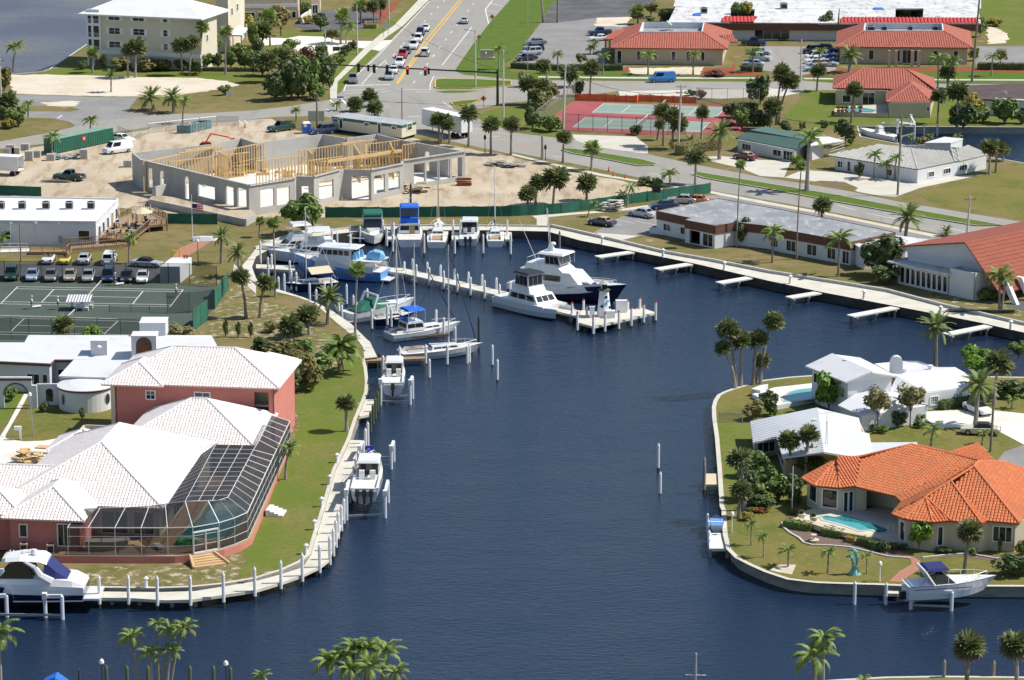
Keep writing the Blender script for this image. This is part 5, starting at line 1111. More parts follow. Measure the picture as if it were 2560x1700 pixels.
# ---- flat roofed motel, chapel, mall, far houses
mo=thing('motel','long low white motel with a weathered flat roof and brown fascia','motel',g(12,1800,640));z=3.5
MP=[(12,1335,378),(12,1650,445),(12,1598,460),(12,1872,515),(12,2068,484),(12,2361,516),(13,140,550),(13,765,665),(13,1172,578),(13,900,518),(13,350,410),(13,0,345),(12,1900,265)]
mp=[g(t,x,y,z)for t,x,y in MP];b=MB();b.prism([XY(p)for p in mp],z-.15,z);b.build('roof',M['roofflat'],mo)
b=MB();[wall(b,XY(a),XY(c),z-1.25,z+.06,-.12)for a,c in zip(mp,mp[1:]+mp[:1])];b.build('fascia',M['fascia'],mo)
shell(mo,[XY(p)for p in mp],0,z-1.2,M['stucco'],{0:[(.2,.42,.7,1.9,'w',2),(.7,.95,.7,1.9,'w',2)],2:[(.15,.5,.1,2.1,'o'),(.6,.95,.1,2.1,'d',2)],5:[(.2,.7,.5,2.0,'w',3)],6:[(.05,.2,.4,2.1,'w',2),(.36,.51,.4,2.1,'w',2),(.66,.79,.4,2.1,'w',2),(.88,.985,.1,2.1,'d',2)]})
for i,(x0,y0,x1,y1)in enumerate(((1270,585,1400,600),)):b=MB();a,c=g(12,x0,y0),g(12,x1,y1);b.prism([XY(a),XY(c),XY(c+Vector((0,1.8,0))),XY(a+Vector((0,1.8,0)))],0,.7);b.build('planter',M['stucco'],mo)
ml=thing('motel_annex','low annex with a patchy white roof between motel and chapel','building',g(13,900,860));ap=[g(13,*p,3.1)for p in ((770,668),(880,738),(1290,700),(1480,642),(1150,600))];b=MB();b.prism([XY(p)for p in ap],2.95,3.15);b.build('roof',M['roofmall'],ml);shell(ml,[XY(p)for p in [g(13,*q_,3.1)for q_ in ((790,675),(890,728),(1270,694),(1440,640),(1160,606))]],0,2.95,M['stucco'])
cl=thing('chapel','white A frame chapel with a steep red shingled roof','chapel',g(13,1500,1100))
f0,f1=g(13,1190,1045),g(13,1900,1205);d=unit(f0,f1);n=Vector((-d.y,d.x,0));e0=g(13,1290,832,3.2);
def online(x,y):
 lo,hi=0,16
 for _ in range(40):
  m_=(lo+hi)/2;p=g(13,x,y,m_);lo,hi=(lo,m_)if (p-e0).dot(n)<0 else (m_,hi)
 return g(13,x,y,lo)
T0,T1,T2=online(1280,702),online(1845,658),online(2005,892);foot=T2+(T2-T1)*((T2.z-1.6)/(T1.z-T2.z));bk=n*26
b=MB();gl_=[e0,g(13,1990,962,3.2),T2,T1,T0];b.add(gl_,[(0,1,2,3,4)]);b.add([p+n*.3 for p in gl_],[(4,3,2,1,0)]);b.build('gable_wall',M['stucco'],cl)
slabs(cl,[[foot-n*.7,foot+bk,T1+bk,T1-n*.7],[T0+bk-d*.8,T0-n*.7-d*.8,T1-n*.7,T1+bk]],M['redwood'],.2)
b=MB()
for i in range(14):f=(i+.5)/14;a=foot.lerp(T1,f);b.beam(a-n*.72+Vector((0,0,.02)),a+bk+Vector((0,0,.02)),.05,.06)
b.build('shingle_course',M['redwood'],cl);gq=f1+d*.2
for i in range(8):s0=foot+n*(1.0+3.2*i);b=MB();a=s0-d*.5+Vector((0,0,1.5));e=s0+d*1.5;b.loft([[(p.x+n.x*w,p.y+n.y*w,p.z)for p,w in ((a-d*.5,-.3),(a+d*.5,-.3),(a+d*.5,.3),(a-d*.5,.3))],[(p.x+n.x*w,p.y+n.y*w,0)for p,w in ((e-d*.4,-.3),(e+d*.5,-.3),(e+d*.5,.3),(e-d*.4,.3))]],closed=True);b.build('buttress',M['white'],cl)
F1=f0+d*((f1-f0).length*.67);shell(cl,[XY(p)for p in (f0,F1,F1+n*9,f0+n*9)],0,2.95,M['stucco'],{0:[(.06+.104*i,.06+.104*i+.09,.25,2.6,'w',1,1)for i in range(9)]})
b=MB();b.prism([XY(p)for p in (f0-d*1.2-n*.9,F1+d*.3-n*.7,F1+d*3+n*9,f0-d*1+n*9)],2.95,3.2);b.build('wing_roof',M['roofmall'],cl);shell(cl,[XY(p)for p in (F1,f1,f1+n*8,F1+n*8)],0,3.9,M['stucco'],name='end_wall')
def office(label,t,fr_,lf,rt,wl,wr,base,ze,zw,well,wins,porch):
 o=thing('office_building',label,'office building',g(t,(fr_[0][0]+fr_[1][0])/2,base));G3= lambda p,z_:g(t,p[0],p[1],z_)
 E0,E1=G3(fr_[0],ze),G3(fr_[1],ze);W0,W1=G3(wl[0],zw),G3(wl[1],zw);B0,B1=G3(wr[0],zw),G3(wr[1],zw);L0,R0=G3(lf,ze),G3(rt,ze)
 pls=[[E0,E1,W1,W0],[L0,E0,W0,B0],[E1,R0,B1,W1]];lns=[(E0,W0),(E1,W1)];pp_=[]
 for p in porch:pp_.append([G3(p[0],ze),G3(p[1],ze),G3(p[2],ze+1.2),G3(p[3],ze+1.2)])
 tiled(o,pls+pp_,lns,'tiler','tilerb',.5,.5,.1)
 b=MB();[wall(b,XY(a),XY(c),zw-1.2,zw+.15,.25)for a,c in ((W0,W1),(W1,B1),(B1,B0),(B0,W0))];b.build('parapet',M['stucco'],o);b=MB();b.prism([XY(p)for p in (W0,W1,B1,B0)],zw-1.3,zw-1.15);b.build('roof_well',M['roofflat'],o)
 dd=unit(E0,E1);q0,q1=E0+dd*.9+Vector((0,.8,0)),E1-dd*.9+Vector((0,.8,0));shell(o,[XY(p)for p in (q0,q1,R0-dd*.9,L0+dd*.9)],0,ze-.1,M['beige'],wins);return o,q0,q1,zw-1.15
M['offw']=M['beige']
w5=[(u,u+.042,.75,2.8,'w',1,1)for u in (.20,.352,.524,.66,.795)]
of1,a1,b1,zf=office('office with red tiled roof and a satellite dish in its roof well',2,[(910,441),(1986,452)],(960,290),(2032,285),[(1172,297),(1757,297)],[(1206,208),(1776,212)],610,3.5,5.8,1,{0:[(.02,.065,.1,2.9,'d',1)]+w5},[[(1990,388),(2082,386),(2030,320),(1910,322)]])
of2,a2,b2,zf2=office('office with red tiled roof and an arched entrance porch',3,[(628,432),(1886,442)],(640,290),(1862,288),[(880,287),(1620,287)],[(892,216),(1612,220)],615,3.6,5.8,1,{0:[(.225,.268,.8,2.9,'w',1),(.445,.475,.4,2.9,'d',1),(.49,.565,.1,3.0,'d',2),(.58,.61,.4,2.9,'d',1),(.73,.77,.8,2.9,'w',1),(.89,.93,.8,2.9,'w',1)]},[[(1086,437),(1422,437),(1330,362),(1185,362)]])
for x in (1115,1180,1325,1390):p=g(3,x,620);unitbox(of2,'column',p,.5,.5,3.5,M['beige'])
an_=thing('office_annex','red tiled side porch of the first office','annex',g(2,900,480));pl_=[[g(2,845,362,3.3),g(2,960,365,3.3),g(2,1150,272,4.6),g(2,950,270,4.6)]];tiled(an_,pl_,[],'tiler','tilerb',.5,.5,.1);[unitbox(an_,'column',g(2,x,490),.4,.4,3.2,M['beige'])for x in (862,900)]
sdh=thing('satellite_dish','white satellite dish in the roof well of the first office','satellite dish',g(2,1440,285,zf));b=MB();p=g(2,1450,280,zf);b.lathe([(1.0,.35),(.8,.15),(.4,.03),(.05,0)],14);b.v=[(p.x-.2+x*.6+z_*.7,p.y+y,p.z+1.3-x*.5+z_)for x,y,z_ in b.v];b.build('reflector',M['white'],sdh);b=MB();b.tube(p,p+Vector((0,0,1.2)),.08,n=6);b.box((p.x,p.y,p.z+.1),(1.6,.6,.2));b.build('mount',M['steel'],sdh)
for i,(x,s)in enumerate(((945,1.8),(1070,1.2),(1310,1.0),(1540,1.1))):aircon(['large grey unit left','low grey unit second','tall grey unit third','pale unit right'][i]+' in the roof well of the second office',g(3,x,282,zf2),s,1.0)
ma=thing('shopping_mall','long flat white stained mall roof with red tile parapets','mall',g(2,1700,260));z=4.0
for i_,(t,P)in enumerate(((2,[(1440,203),(2015,206),(2020,50),(1520,40)]),(2,[(2228,208),(2361+640,214),(2361+660,20),(2240,80)]),(3,[(655,214),(1172,214),(1180,0),(665,0)]),(3,[(1425,214),(1965,216),(1925,0),(1440,0)]),(2,[(1490,60),(2361,90),(2361,-80),(1520,-80)]),(3,[(0,80),(1965,80),(1965,-90),(0,-90)]))):
 b=MB();b.prism([XY(g(t,*p,z))for p in P],z-.3,z+.012*i_);b.build('roof',M['roofmall'],ma)
b=MB();A,B=g(2,1440,206,z),g(3,1965,218,z);b.beam(v3(A,3.1),v3(B,3.1),.3,1.5);b.build('fascia',M['fascia'],ma);shell(ma,[XY(p)for p in (A+Vector((1,1,0)),B+Vector((-3,1,0)),B+Vector((-3,9,0)),A+Vector((1,9,0)))],0,2.5,M['stucco'],{0:[(.28,.40,.2,2.3,'d',4),(.62,.7,.2,2.3,'d',3)]})
rt_=[[g(3,662,212,4.0),g(3,1948,214,4.0),g(3,1930,165,4.9),g(3,680,162,4.9)],[g(2,1930,204,4.0),g(2,2215,206,4.0),g(2,2262,152,4.9),g(2,1955,150,4.9)]]
M['redt']=mat('tile_crimson',(.50,.06,.055),.7);slabs(ma,rt_,M['redt'],.15,'parapet_roof');tiles(ma,rt_,M['redt'],.8,3,.16)
for t,x,y,s in ((3,145,80,1.6),(2,1770,120,1.5)):aircon('grey unit on the %s part of the mall roof'%('middle' if t==3 else 'left'),g(t,x,y,4.05),s,1.3)
tp2=[('blue tarpaulin heap on the left part of the mall roof',2,1705,140),('flat blue tarpaulin on the mall roof by the courtyard',3,1020,85)]
for l,t,x,y in tp2:o=thing('tarpaulin',l,'tarpaulin',g(t,x,y,4.06));b=MB();p=g(t,x,y,4.06);b.box((p.x,p.y,4.25),(2.6 if t==3 else 1.9,2.0,.35),0,top=(.7,.6));b.build('sheet',mat('tarp_blue',(.03,.17,.62),.6),o)
def house(name,label,t,roof,mt,mb_,walls,h,wm,wins=None,tile=True,lines=(),w=.5):
 o=thing(name,label,'house',g(t,*walls[0][:2]));pls=[[g(p[3]if len(p)>3 else t,*p[:3])for p in P]for P in roof]
 if tile:tiled(o,pls,[(g(t,*a),g(t,*c))for a,c in lines],mt,mb_,w,.5,.1)
 else :slabs(o,pls,M[mt],.25)
 shell(o,[XY(g(p[3]if len(p)>3 else t,*p[:3]))for p in walls],0,h,M[wm],wins);return o
house('terracotta_house','beige house with red tiled hips and a small rear pool by the far canal',3,[[(598,812,3.1),(1092,818,3.1),(1552,832,3.1),(1266,632,5.7),(886,630,5.7)],[(606,705,3.1),(598,812,3.1),(886,630,5.7)],[(1552,832,3.1),(1528,720,3.1),(1266,632,5.7)],[(1094,942,2.9),(1512,942,2.9),(1326,778,4.9)],[(1090,860,2.9),(1094,942,2.9),(1326,778,4.9),(1320,742,4.9)],[(1512,942,2.9),(1530,850,2.9),(1320,742,4.9),(1326,778,4.9)]],'tiler','tilerb',[(625,825,3),(1100,830,3),(1118,950,2.8),(1500,950,2.8),(1535,800,2.9),(1510,725,3),(640,715,3)],2.85,'sand_st',{0:[(.13,.3,.5,2.0,'w',1),(.52,.76,.1,2.5,'d',2)],2:[(.9,.98,1.2,2.2,'w',2)]},True,[((598,812,3.1),(886,630,5.7)),((1326,778,4.9),(1094,942,2.9)),((1326,778,4.9),(1512,942,2.9)),((1552,832,3.1),(1266,632,5.7))])
pd_=thing('terracotta_pool_deck','small raised deck with an aqua pool behind the terracotta house','pool deck',g(3,850,1060));b=MB();b.prism([XY(g(3,*p,.8))for p in ((612,1030),(1110,1050),(1100,960),(620,985))],0,.8);b.build('paving',M['sand_st'],pd_);b=MB();b.prism([XY(g(3,*p,.82))for p in ((690,1010),(760,1032),(960,1036),(1010,1015),(900,995),(730,990))],.5,.83);b.build('water_surface',M['pool'],pd_)
for i,x in enumerate((650,686,725,790,855)):o=thing('potted_plant',['left end','second','third','fourth','right end'][i]+' terracotta pot with a yellow plant along the far pool','pot',g(3,x,1036,.8));b=MB();b.lathe([(.22,0),(.4,.35),(.3,.55)],9,g(3,x,1036,.8));b.build('pot',M['tiler'],o);put('foliage',crown(6,0),o,loc=(0,0,.95),scale=.55)
house('green_roof_house','white bungalow with a green shingle roof and carport',2,[[(2052,1268,2.25),(2622,1378,2.25),(2762,1296,3.5),(2195,1198,3.5)],[(2762,1296,3.5),(2900,1262,2.25),(2330,1175,2.25),(2195,1198,3.5)]],'roofgrn',None,[(2082,1284,2.15),(2610,1384,2.15),(2740,1310,2.15),(2200,1215,2.15)],2.1,'stucco',{0:[(.08,.24,.5,1.65,'s',3),(.62,.77,.5,1.65,'w',2),(.8,.97,.1,1.8,'d',3)]},False)
cpw=thing('white_carport','white flat roofed carport with lattice screen beside the green roofed house','carport',g(3,560,1430));b=MB();b.prism([XY(g(3,*p,2.7))for p in ((390,1345),(700,1300),(560,1262),(330,1265))],2.6,2.75);b.build('roof',M['roofbr'],cpw);shell(cpw,[XY(p)for p in gs(3,[(395,1480),(510,1450),(500,1400),(400,1420)])],0,2.6,M['stucco']);b=MB();A,B=g(3,510,1452),g(3,705,1390);[b.beam(A.lerp(B,i/12),v3(A.lerp(B,i/12),2.4),.05,.05)for i in range(13)];[b.beam(v3(A,z_),v3(B,z_),.05,.05)for z_ in (.1,.6,1.1,1.6,2.1,2.5)];b.build('lattice',M['white'],cpw)
house('grey_tile_house','grey bungalow with a wide grey tiled hip roof before the far canal',3,[[(545,1430,2.3),(1378,1562,2.3),(1322,1368,3.75),(1020,1326,3.75)],[(1378,1562,2.3),(1722,1492,2.3),(1690,1376,3.4),(1322,1368,3.75)],[(1765,1490,2.3),(2032,1428,2.3),(1850,1336,3.4),(1740,1372,3.4)],[(1722,1492,2.3),(1765,1490,2.3),(1740,1372,3.4),(1690,1376,3.4)]],'tileg','tilegb',[(620,1448,2.2),(1380,1572,2.2),(1720,1505,2.2),(2015,1440,2.2),(1880,1370,2.2),(1500,1330,2.2),(1020,1345,2.2)],2.15,'stucco',{0:[(.03,.10,.5,1.7,'w',2),(.15,.2,.1,1.9,'d',1),(.62,.7,.5,1.7,'w',2)],1:[(.28,.45,.6,1.6,'w',3),(.7,.9,.6,1.6,'w',3)],2:[(.15,.4,.6,1.6,'w',3)]},True,[((1378,1562,2.3),(1322,1368,3.75)),((1722,1492,2.3),(1690,1376,3.4)),((1765,1490,2.3),(1740,1372,3.4))],.7)
block('grey_house_flat_wing','flat white roofed wing behind the grey tiled house','house',3,[(1440,1470),(1680,1470),(1790,1430),(1620,1415)],2.7,M['stucco'],None,M['roofw'])
house('dark_shingle_house','house with a blotched dark shingle roof at the right edge by the canal',3,[[(1872,908,3.0),(2700,950,3.0),(2700,760,4.6),(1850,758,4.6)]],'roofdk',None,[(2010,925,2.8),(2700,955,2.8),(2700,800,3),(1880,790,3)],2.7,'stucco',{0:[(.1,.5,.2,2.2,'d',4)]},False)
block('flat_canopy','pale flat canopy before the dark shingled house','canopy',3,[(2090,1060),(2361,1080),(2361,1040),(2130,1020)],2.9,M['stucco'],None,M['tileg'])
# ---- site trailer
sx=thing('site_trailer','long cream site office trailer with a green band by the building shell','trailer',g(1,1000,1240));A,B,C=g(1,700,1215),g(1,1345,1300),g(1,1478,1262);D=A+(C-B)
ht=zt(1,1345,1300,1160);shell(sx,[XY(p)for p in (A,B,C,D)],.55,ht,M['trlwall'],{0:[(.02,.09,1.3,2.0,'w',2),(.47,.54,1.3,2.0,'w',2),(.86,.93,1.3,2.0,'w',2),(.11,.16,.3,2.2,'d',1),(.66,.71,.3,2.2,'d',1)],1:[(.35,.7,1.0,2.3,'w',1,2)]})
b=MB();[wall(b,a,c,ht-.45,ht+.02,-.03)for a,c in ((A,B),(B,C))];b.build('green_band',M['trlgrn'],sx);b=MB();b.prism([XY(p)for p in (A,B,C,D)],ht,ht+.1);b.build('roof',M['trlroof'],sx);b=MB();b.prism([XY(p)for p in (A.lerp(C,.02),B.lerp(D,.02),C.lerp(A,.02),D.lerp(B,.02))],.05,.55);b.build('skirt',M['blk'],sx)
# ================================================================== VEHICLES
M['glass']=mat('car_glass',(.018,.022,.026),.06,0,.6)
M['tyre']=mat('tyre_rubber',(.02,.02,.02),.85)
M['hub']=mat('wheel_hub',(.45,.45,.46),.35,.8)
M['hlamp']=mat('headlamp',(.75,.75,.72),.15)
M['tlamp']=mat('tail_lamp',(.42,.02,.015),.2)
M['seat']=mat('tan_seat',(.30,.22,.15),.8)
CARCOL={'white':(.82,.82,.81),'silver':(.50,.52,.54),'grey':(.24,.26,.28),'dark':(.022,.026,.035),'navy':(.02,.04,.10),'blue':(.05,.22,.55),'red':(.45,.015,.02),'maroon':(.10,.012,.025),'tan':(.50,.43,.33),'yellow':(.80,.68,.14),'green':(.02,.06,.045),'ltblue':(.35,.45,.58),'cream':(.66,.62,.45),'orange':(.55,.20,.05)}
def paint(c):return mat('car_paint_'+c,CARCOL[c],.28,.25 if c in ('silver','grey')else 0,.5,coat=.6)
CK={'sedan':(4.8,1.82,.92,1.42,.86,1.05,.3,-1.05,-1.75,.98),'suv':(4.7,1.9,1.05,1.78,1.02,1.05,.45,-2.0,-2.25,1.05),'minivan':(4.9,1.95,1.0,1.76,.98,1.6,.75,-2.05,-2.35,1.0),'van':(5.5,2.0,1.15,2.1,1.1,1.9,1.25,-2.6,-2.7,1.15),'pickup':(5.5,1.95,1.08,1.82,1.05,1.0,.4,-.65,-.8,1.08),'conv':(4.4,1.75,.88,1.28,.82,.75,.35,-.9,-1.35,.92),'softtop':(4.6,1.78,.9,1.36,.84,.9,.25,-.9,-1.5,.94)}
CM={}
def car_meshes(kind,col,top=None):
 key=(kind,col,top)
 if key in CM:return CM[key]
 L,Wd,belt,H,hood,wb,rf,rr,rb,deck=CK[kind];w=Wd/2;h=L/2;b=MB()
 xs=[(-h,.62,.42,.84),(-h+.1,.86,.3,.93),(-h+.3,deck/1.0,.26,.98),(rb,deck,.22,1),(wb,belt,.22,1),(h-.75,hood,.24,.98),(h-.2,hood-.1,.28,.9),(h,.60,.4,.8)]
 secs=[]
 for x,zt_,zb,f in xs:
  zt_=max(zt_,zb+.15);zm=zb+(zt_-zb)*.55
  secs.append([(x,-w*f*.9,zb),(x,-w*f,zm),(x,-w*f*.96,zt_-.07),(x,-w*f*.84,zt_),(x,w*f*.84,zt_),(x,w*f*.96,zt_-.07),(x,w*f,zm),(x,w*f*.9,zb)])
 b.loft(secs,closed=True)
 tw=w*.70;bw=w*.88
 parts={}
 if kind=='pickup':
  b.box((-1.85,0,deck+.02),(1.75,Wd*.80,.04),k=1)
 if kind=='conv':
  b.box((-.3,0,belt+.005),(1.9,bw*1.6,.04),k=1)
  sm=MB()
  for y in (-.38,.38):
   sm.box((-.15,y,belt+.1),(.5,.5,.2));sm.box((-.45,y,belt+.22),(.16,.5,.5))
  parts['seats']=sm.mesh('seats',M['seat'])
  g_=MB();g_.quad((wb,-bw*.92,belt),(wb,bw*.92,belt),(rf,tw,H),(rf,-tw,H));parts['windscreen']=g_.mesh('windscreen',M['glass'])
 else :
  base=[(wb,-bw,belt-.02),(wb,bw,belt-.02),(rb,bw,deck-.02),(rb,-bw,deck-.02)]
  roof=[(rf,-tw,H),(rf,tw,H),(rr,tw,H),(rr,-tw,H)]
  b.frustum(base,roof,2 if top else 0)
  rm=[(rf-.08,-tw*.86,H+.035),(rf-.08,tw*.86,H+.035),(rr+.1,tw*.86,H+.035),(rr+.1,-tw*.86,H+.035)]
  b.frustum([(x,y,H-.01)for x,y,z in roof],rm,2 if top else 0)
  B_,T_=[Vector(p)for p in base],[Vector(p)for p in roof]
  def gl(i,j,nm,u0,u1,v0,v1,out):
   def P(u,v):return (B_[i].lerp(B_[j],u)).lerp(T_[i].lerp(T_[j],u),v)+Vector(out)
   m=MB();m.quad(P(u0,v0),P(u1,v0),P(u1,v1),P(u0,v1));m.quad(P(u0,v1),P(u1,v1),P(u1,v0),P(u0,v0));parts[nm]=m.mesh(nm.split('#')[0],M['glass'])
  gl(0,1,'windscreen',.06,.94,.12,.93,(.012,0,.012));gl(2,3,'rear_window',.1,.9,.2,.88,(-.012,0,.012))
  u1=.42 if kind=='van' else .97
  gl(1,2,'side_window',.06,u1 if kind=='van' else .47,.18,.9,(0,.012,.006));gl(0,3,'side_window#1',.06,u1 if kind=='van' else .47,.18,.9,(0,-.012,.006))
  if kind!='van':gl(1,2,'side_window#2',.52,.95,.18,.9,(0,.012,.006));gl(0,3,'side_window#3',.52,.95,.18,.9,(0,-.012,.006))
 me=[paint(col),M['blk'],mat('canvas_top_'+(top or 'x'),{'black':(.02,.02,.022),'tan':(.42,.30,.18),None:(.5,.5,.5)}.get(top,(.5,.4,.3)),.85)]
 body=b.mesh('body',me)
 CM[key]=(body,parts,None)
 return CM[key]
_w=MB();_w.tube((0,-.12,0),(0,.12,0),.34,n=12);WHEEL=_w.mesh('wheel',M['tyre'])
_w=MB();_w.tube((0,-.128,0),(0,.128,0),.19,n=8);HUB=_w.mesh('hub',M['hub'])
_w=MB();_w.box((0,0,0),(.1,.4,.16));LAMP=_w.mesh('headlight',M['hlamp']);
_w=MB();_w.box((0,0,0),(.1,.34,.2));TAIL=_w.mesh('taillight',M['tlamp'])
def car(kind,col,t,x,y,hx,hy,label,group=None,top=None,z=.03,s=1.0):
 p=g(t,x,y,z);q_=g(t,x+hx,y+hy,z);a=math.atan2(q_.y-p.y,q_.x-p.x)
 body,parts,_=car_meshes(kind,col,top)
 L,Wd,belt,H,hood=CK[kind][:5];h=L/2;w=Wd/2
 nm={'sedan':'parked_car','conv':'convertible','softtop':'convertible'}.get(kind,kind)
 if nm=='parked_car' and group and 'queu' in group:nm='car'
 o=thing(nm,label,{'suv':'car','sedan':'car','conv':'car','softtop':'car','minivan':'van','van':'van','pickup':'pickup'}[kind],p,a,group,local=True,scale=s)
 put('body',body,o)
 for k,me in parts.items():put(k.split('#')[0],me,o)
 for sx in (1,-1):
  for sy in (1,-1):
   wh=put('wheel',WHEEL,o,loc=(sx*h*.61+.05,sy*(w-.11),.33));put('hub',HUB,wh)
   put('headlight' if sx>0 else 'taillight',LAMP if sx>0 else TAIL,o,loc=(sx*(h-.06)if sx>0 else sx*(h-.03),sy*w*(.58 if sx>0 else .66),.66 if sx>0 else .72))
 return o
QG='cars queuing at the traffic signals';SG='cars parked in the shade of the court screen';LG='cars parked in the office bays'
dn=(-45,95)
for a in [('sedan','white',1,1563,282,*dn,'white saloon last in the queue at the signals',QG),('suv','navy',1,1515,325,*dn,'dark blue off roader second from the end of the queue',QG),('suv','white',1,1495,385,*dn,'white off roader with a dark grille in the queue behind the white pickup',QG),('pickup','white',1,1452,445,*dn,'white pickup in the queue behind the dark car',QG),('sedan','dark',1,1388,490,*dn,'dark car in the queue just behind the red pickup',QG),('pickup','red',1,1352,530,*dn,'bright red pickup in the queue at the signals',QG),('pickup','white',1,1325,605,*dn,'large white pickup in the queue in front of the red one',QG),('sedan','white',1,1268,672,*dn,'white car second in line at the stop line',QG),('minivan','silver',1,1224,728,-10,95,'silver minivan first at the stop line'),('pickup','grey',1,893,758,-10,95,'grey pickup waiting in the left turn lane by the grass'),('suv','white',1,1558,512,45,-95,'white off roader driving away beside the double yellow line'),('sedan','silver',1,1922,212,25,-95,'silver saloon driving away up the boulevard alone'),('pickup','green',1,232,1205,-90,12,'old dark green pickup beside the blue portable toilet'),('suv','navy',1,620,1232,-90,8,'dark off roader half hidden behind the block wall'),('van','blue',2,1382,756,-95,2,'bright blue van driving along the cross street'),('sedan','grey',2,218,410,-90,4,'blue grey saloon alone in the upper office car park'),('suv','dark',2,195,478,-90,6,'dark estate car furthest of three at the car park edge'),('suv','silver',2,178,508,-90,6,'silver estate car middle of three at the car park edge'),('sedan','dark',2,132,558,-90,6,'dark saloon nearest of three at the car park edge'),('pickup','navy',2,810,322,-90,4,'dark blue pickup beside the office building'),('sedan','white',2,805,375,-90,4,'white saloon beside the office building porch'),('softtop','maroon',2,2150,1470,-90,-14,'maroon saloon with a pale top before the green roofed house',None,'tan'),('pickup','navy',2,2232,418,90,3,'dark pickup with a white load beside the mall'),('suv','silver',2,2292,560,90,4,'silver off roader behind the pale blue saloon by the office'),('sedan','ltblue',2,2225,612,-90,-4,'pale blue saloon in the bay nearest the cross street',LG),('sedan','silver',2,2290,500,90,4,'silver car furthest back beside the office walkway'),('sedan','ltblue',3,425,652,-90,4,'pale saloon nearest of the left office bay row',LG),('sedan','tan',3,450,612,-90,4,'tan saloon second of the left office bay row',LG),('sedan','white',3,432,580,-90,4,'white saloon third of the left office bay row',LG),('minivan','white',3,440,545,-90,4,'white minivan fourth of the left office bay row',LG),('suv','dark',3,400,490,-90,4,'dark car furthest of the left office bay row',LG),('sedan','silver',3,545,608,90,4,'silver blue car nearest of the right office bay row',LG),('sedan','blue',3,548,566,90,4,'blue car second of the right office bay row',LG),('sedan','ltblue',3,548,525,90,4,'pale blue car third of the right office bay row',LG),('suv','navy',3,550,480,90,4,'dark blue car furthest of the right office bay row',LG),('van','white',0,1085,1408,-90,12,'white panel van in front of the green container'),('sedan','white',0,1125,1305,90,10,'white car half hidden behind the panel van'),('pickup','green',10,640,92,-90,-6,'dark green pickup with a canopy on the construction dirt'),('conv','white',10,448,850,40,-70,'white open convertible on the club grass'),('conv','yellow',10,602,855,40,-70,'small yellow open roadster on the club grass',None,None,.03,.85),('sedan','silver',10,782,852,40,-75,'silver saloon between the yellow roadster and the white minivan'),('minivan','white',10,1010,855,45,-75,'white minivan on the club grass'),('softtop','silver',10,1355,890,90,6,'silver convertible with a black soft top before the pump house',None,'black'),('suv','green',10,105,1000,-30,90,'dark green off roader leftmost in the shaded row',SG),('sedan','ltblue',10,298,1005,-28,90,'blue grey saloon second in the shaded row',SG),('sedan','grey',10,470,1008,-25,90,'grey saloon third in the shaded row',SG),('sedan','tan',10,645,1008,-25,90,'tan saloon fourth in the shaded row',SG),('sedan','silver',10,815,1012,-25,90,'silver saloon fifth in the shaded row',SG),('minivan','navy',10,998,1012,-22,90,'dark blue minivan sixth in the shaded row',SG),('sedan','dark',10,1168,1018,-20,90,'dark saloon seventh in the shaded row',SG),('sedan','white',10,1315,1022,-20,90,'white saloon last in the row beside the white pump house',SG),('softtop','navy',12,830,510,-90,-12,'dark blue convertible with a tan soft top on the grass by the basin',None,'tan'),('sedan','silver',12,1198,430,-90,-14,'silver coupe parked beside the motel'),('sedan','navy',12,1400,358,-90,4,'dark blue car behind the silver coupe at the motel'),('sedan','tan',12,1570,305,-90,-4,'beige saloon on the drive behind the motel'),('sedan','orange',12,1690,308,-90,-4,'orange car half hidden behind the motel roof'),('softtop','white',23,1935,668,90,38,'old white saloon with a dark vinyl roof on the cream driveway',None,'black'),('softtop','cream',23,1960,865,-90,-4,'cream convertible parked on the lawn edge below the driveway',None,'black'),]:car(*a)
# semi trailer, box truck, container, skip, site trailer
def frame_of(t,a,b,c,z=0):
 """origin and axes of a box whose ground corners are a (near left), b (near right), c (far left)"""
 A,B,C=g(t,*a,z),g(t,*b,z),g(t,*c,z);u=(B-A);v=(C-A);return A,u,v
tr=thing('semi_trailer','white semi trailer parked on the boulevard behind three cabbage palms','trailer',g(1,1640,1250));b=MB()
A,u,v=frame_of(1,(1530,1205),(1780,1262),(1640,1180));u=u.normalized()*12;v=Vector((-u.y,u.x,0)).normalized()*2.5
b.box((*(A+u/2+v/2).xy,2.65),(12,2.5,2.9),math.atan2(u.y,u.x));b.build('box_body',M['white'],tr)
b=MB();b.box((*(A+u/2+v/2).xy,1.05),(11.4,1.2,.25),math.atan2(u.y,u.x));b.build('chassis',M['blk'],tr)
for f in (.78,.88):
 for s in (.05,.95):
  b=MB();c=A+u*f+v*s;n=v.normalized()*.16;b.tube((c-n)+Vector((0,0,.5)),(c+n)+Vector((0,0,.5)),.5,n=12);b.build('wheel',M['tyre'],tr)
for s in (.2,.8):
 b=MB();c=A+u*.22+v*s;b.box((c.x,c.y,.5),(.15,.15,1.0));b.build('landing_leg',M['steel'],tr)
tk=thing('box_truck','white box truck with an open rear at the left edge of the building site','truck',g(10,60,40));b=MB()
A=g(10,-130,45);u=(g(10,150,60)-A).normalized()*6;v=Vector((-u.y,u.x,0)).normalized()*2.4;az=math.atan2(u.y,u.x)
for d_,z_,sz in ((v*.5,.95,(6,2.4,.12)),(v*.5,3.3,(6,2.4,.08)),(v*.0,2.1,(6,.06,2.4)),(v,2.1,(6,.06,2.4))):
 c=A+u/2+d_;b.box((c.x,c.y,z_),sz,az)
c=A+v/2;b.box((c.x,c.y,2.1),(.06,2.4,2.4),az);b.build('box_body',M['white'],tk)
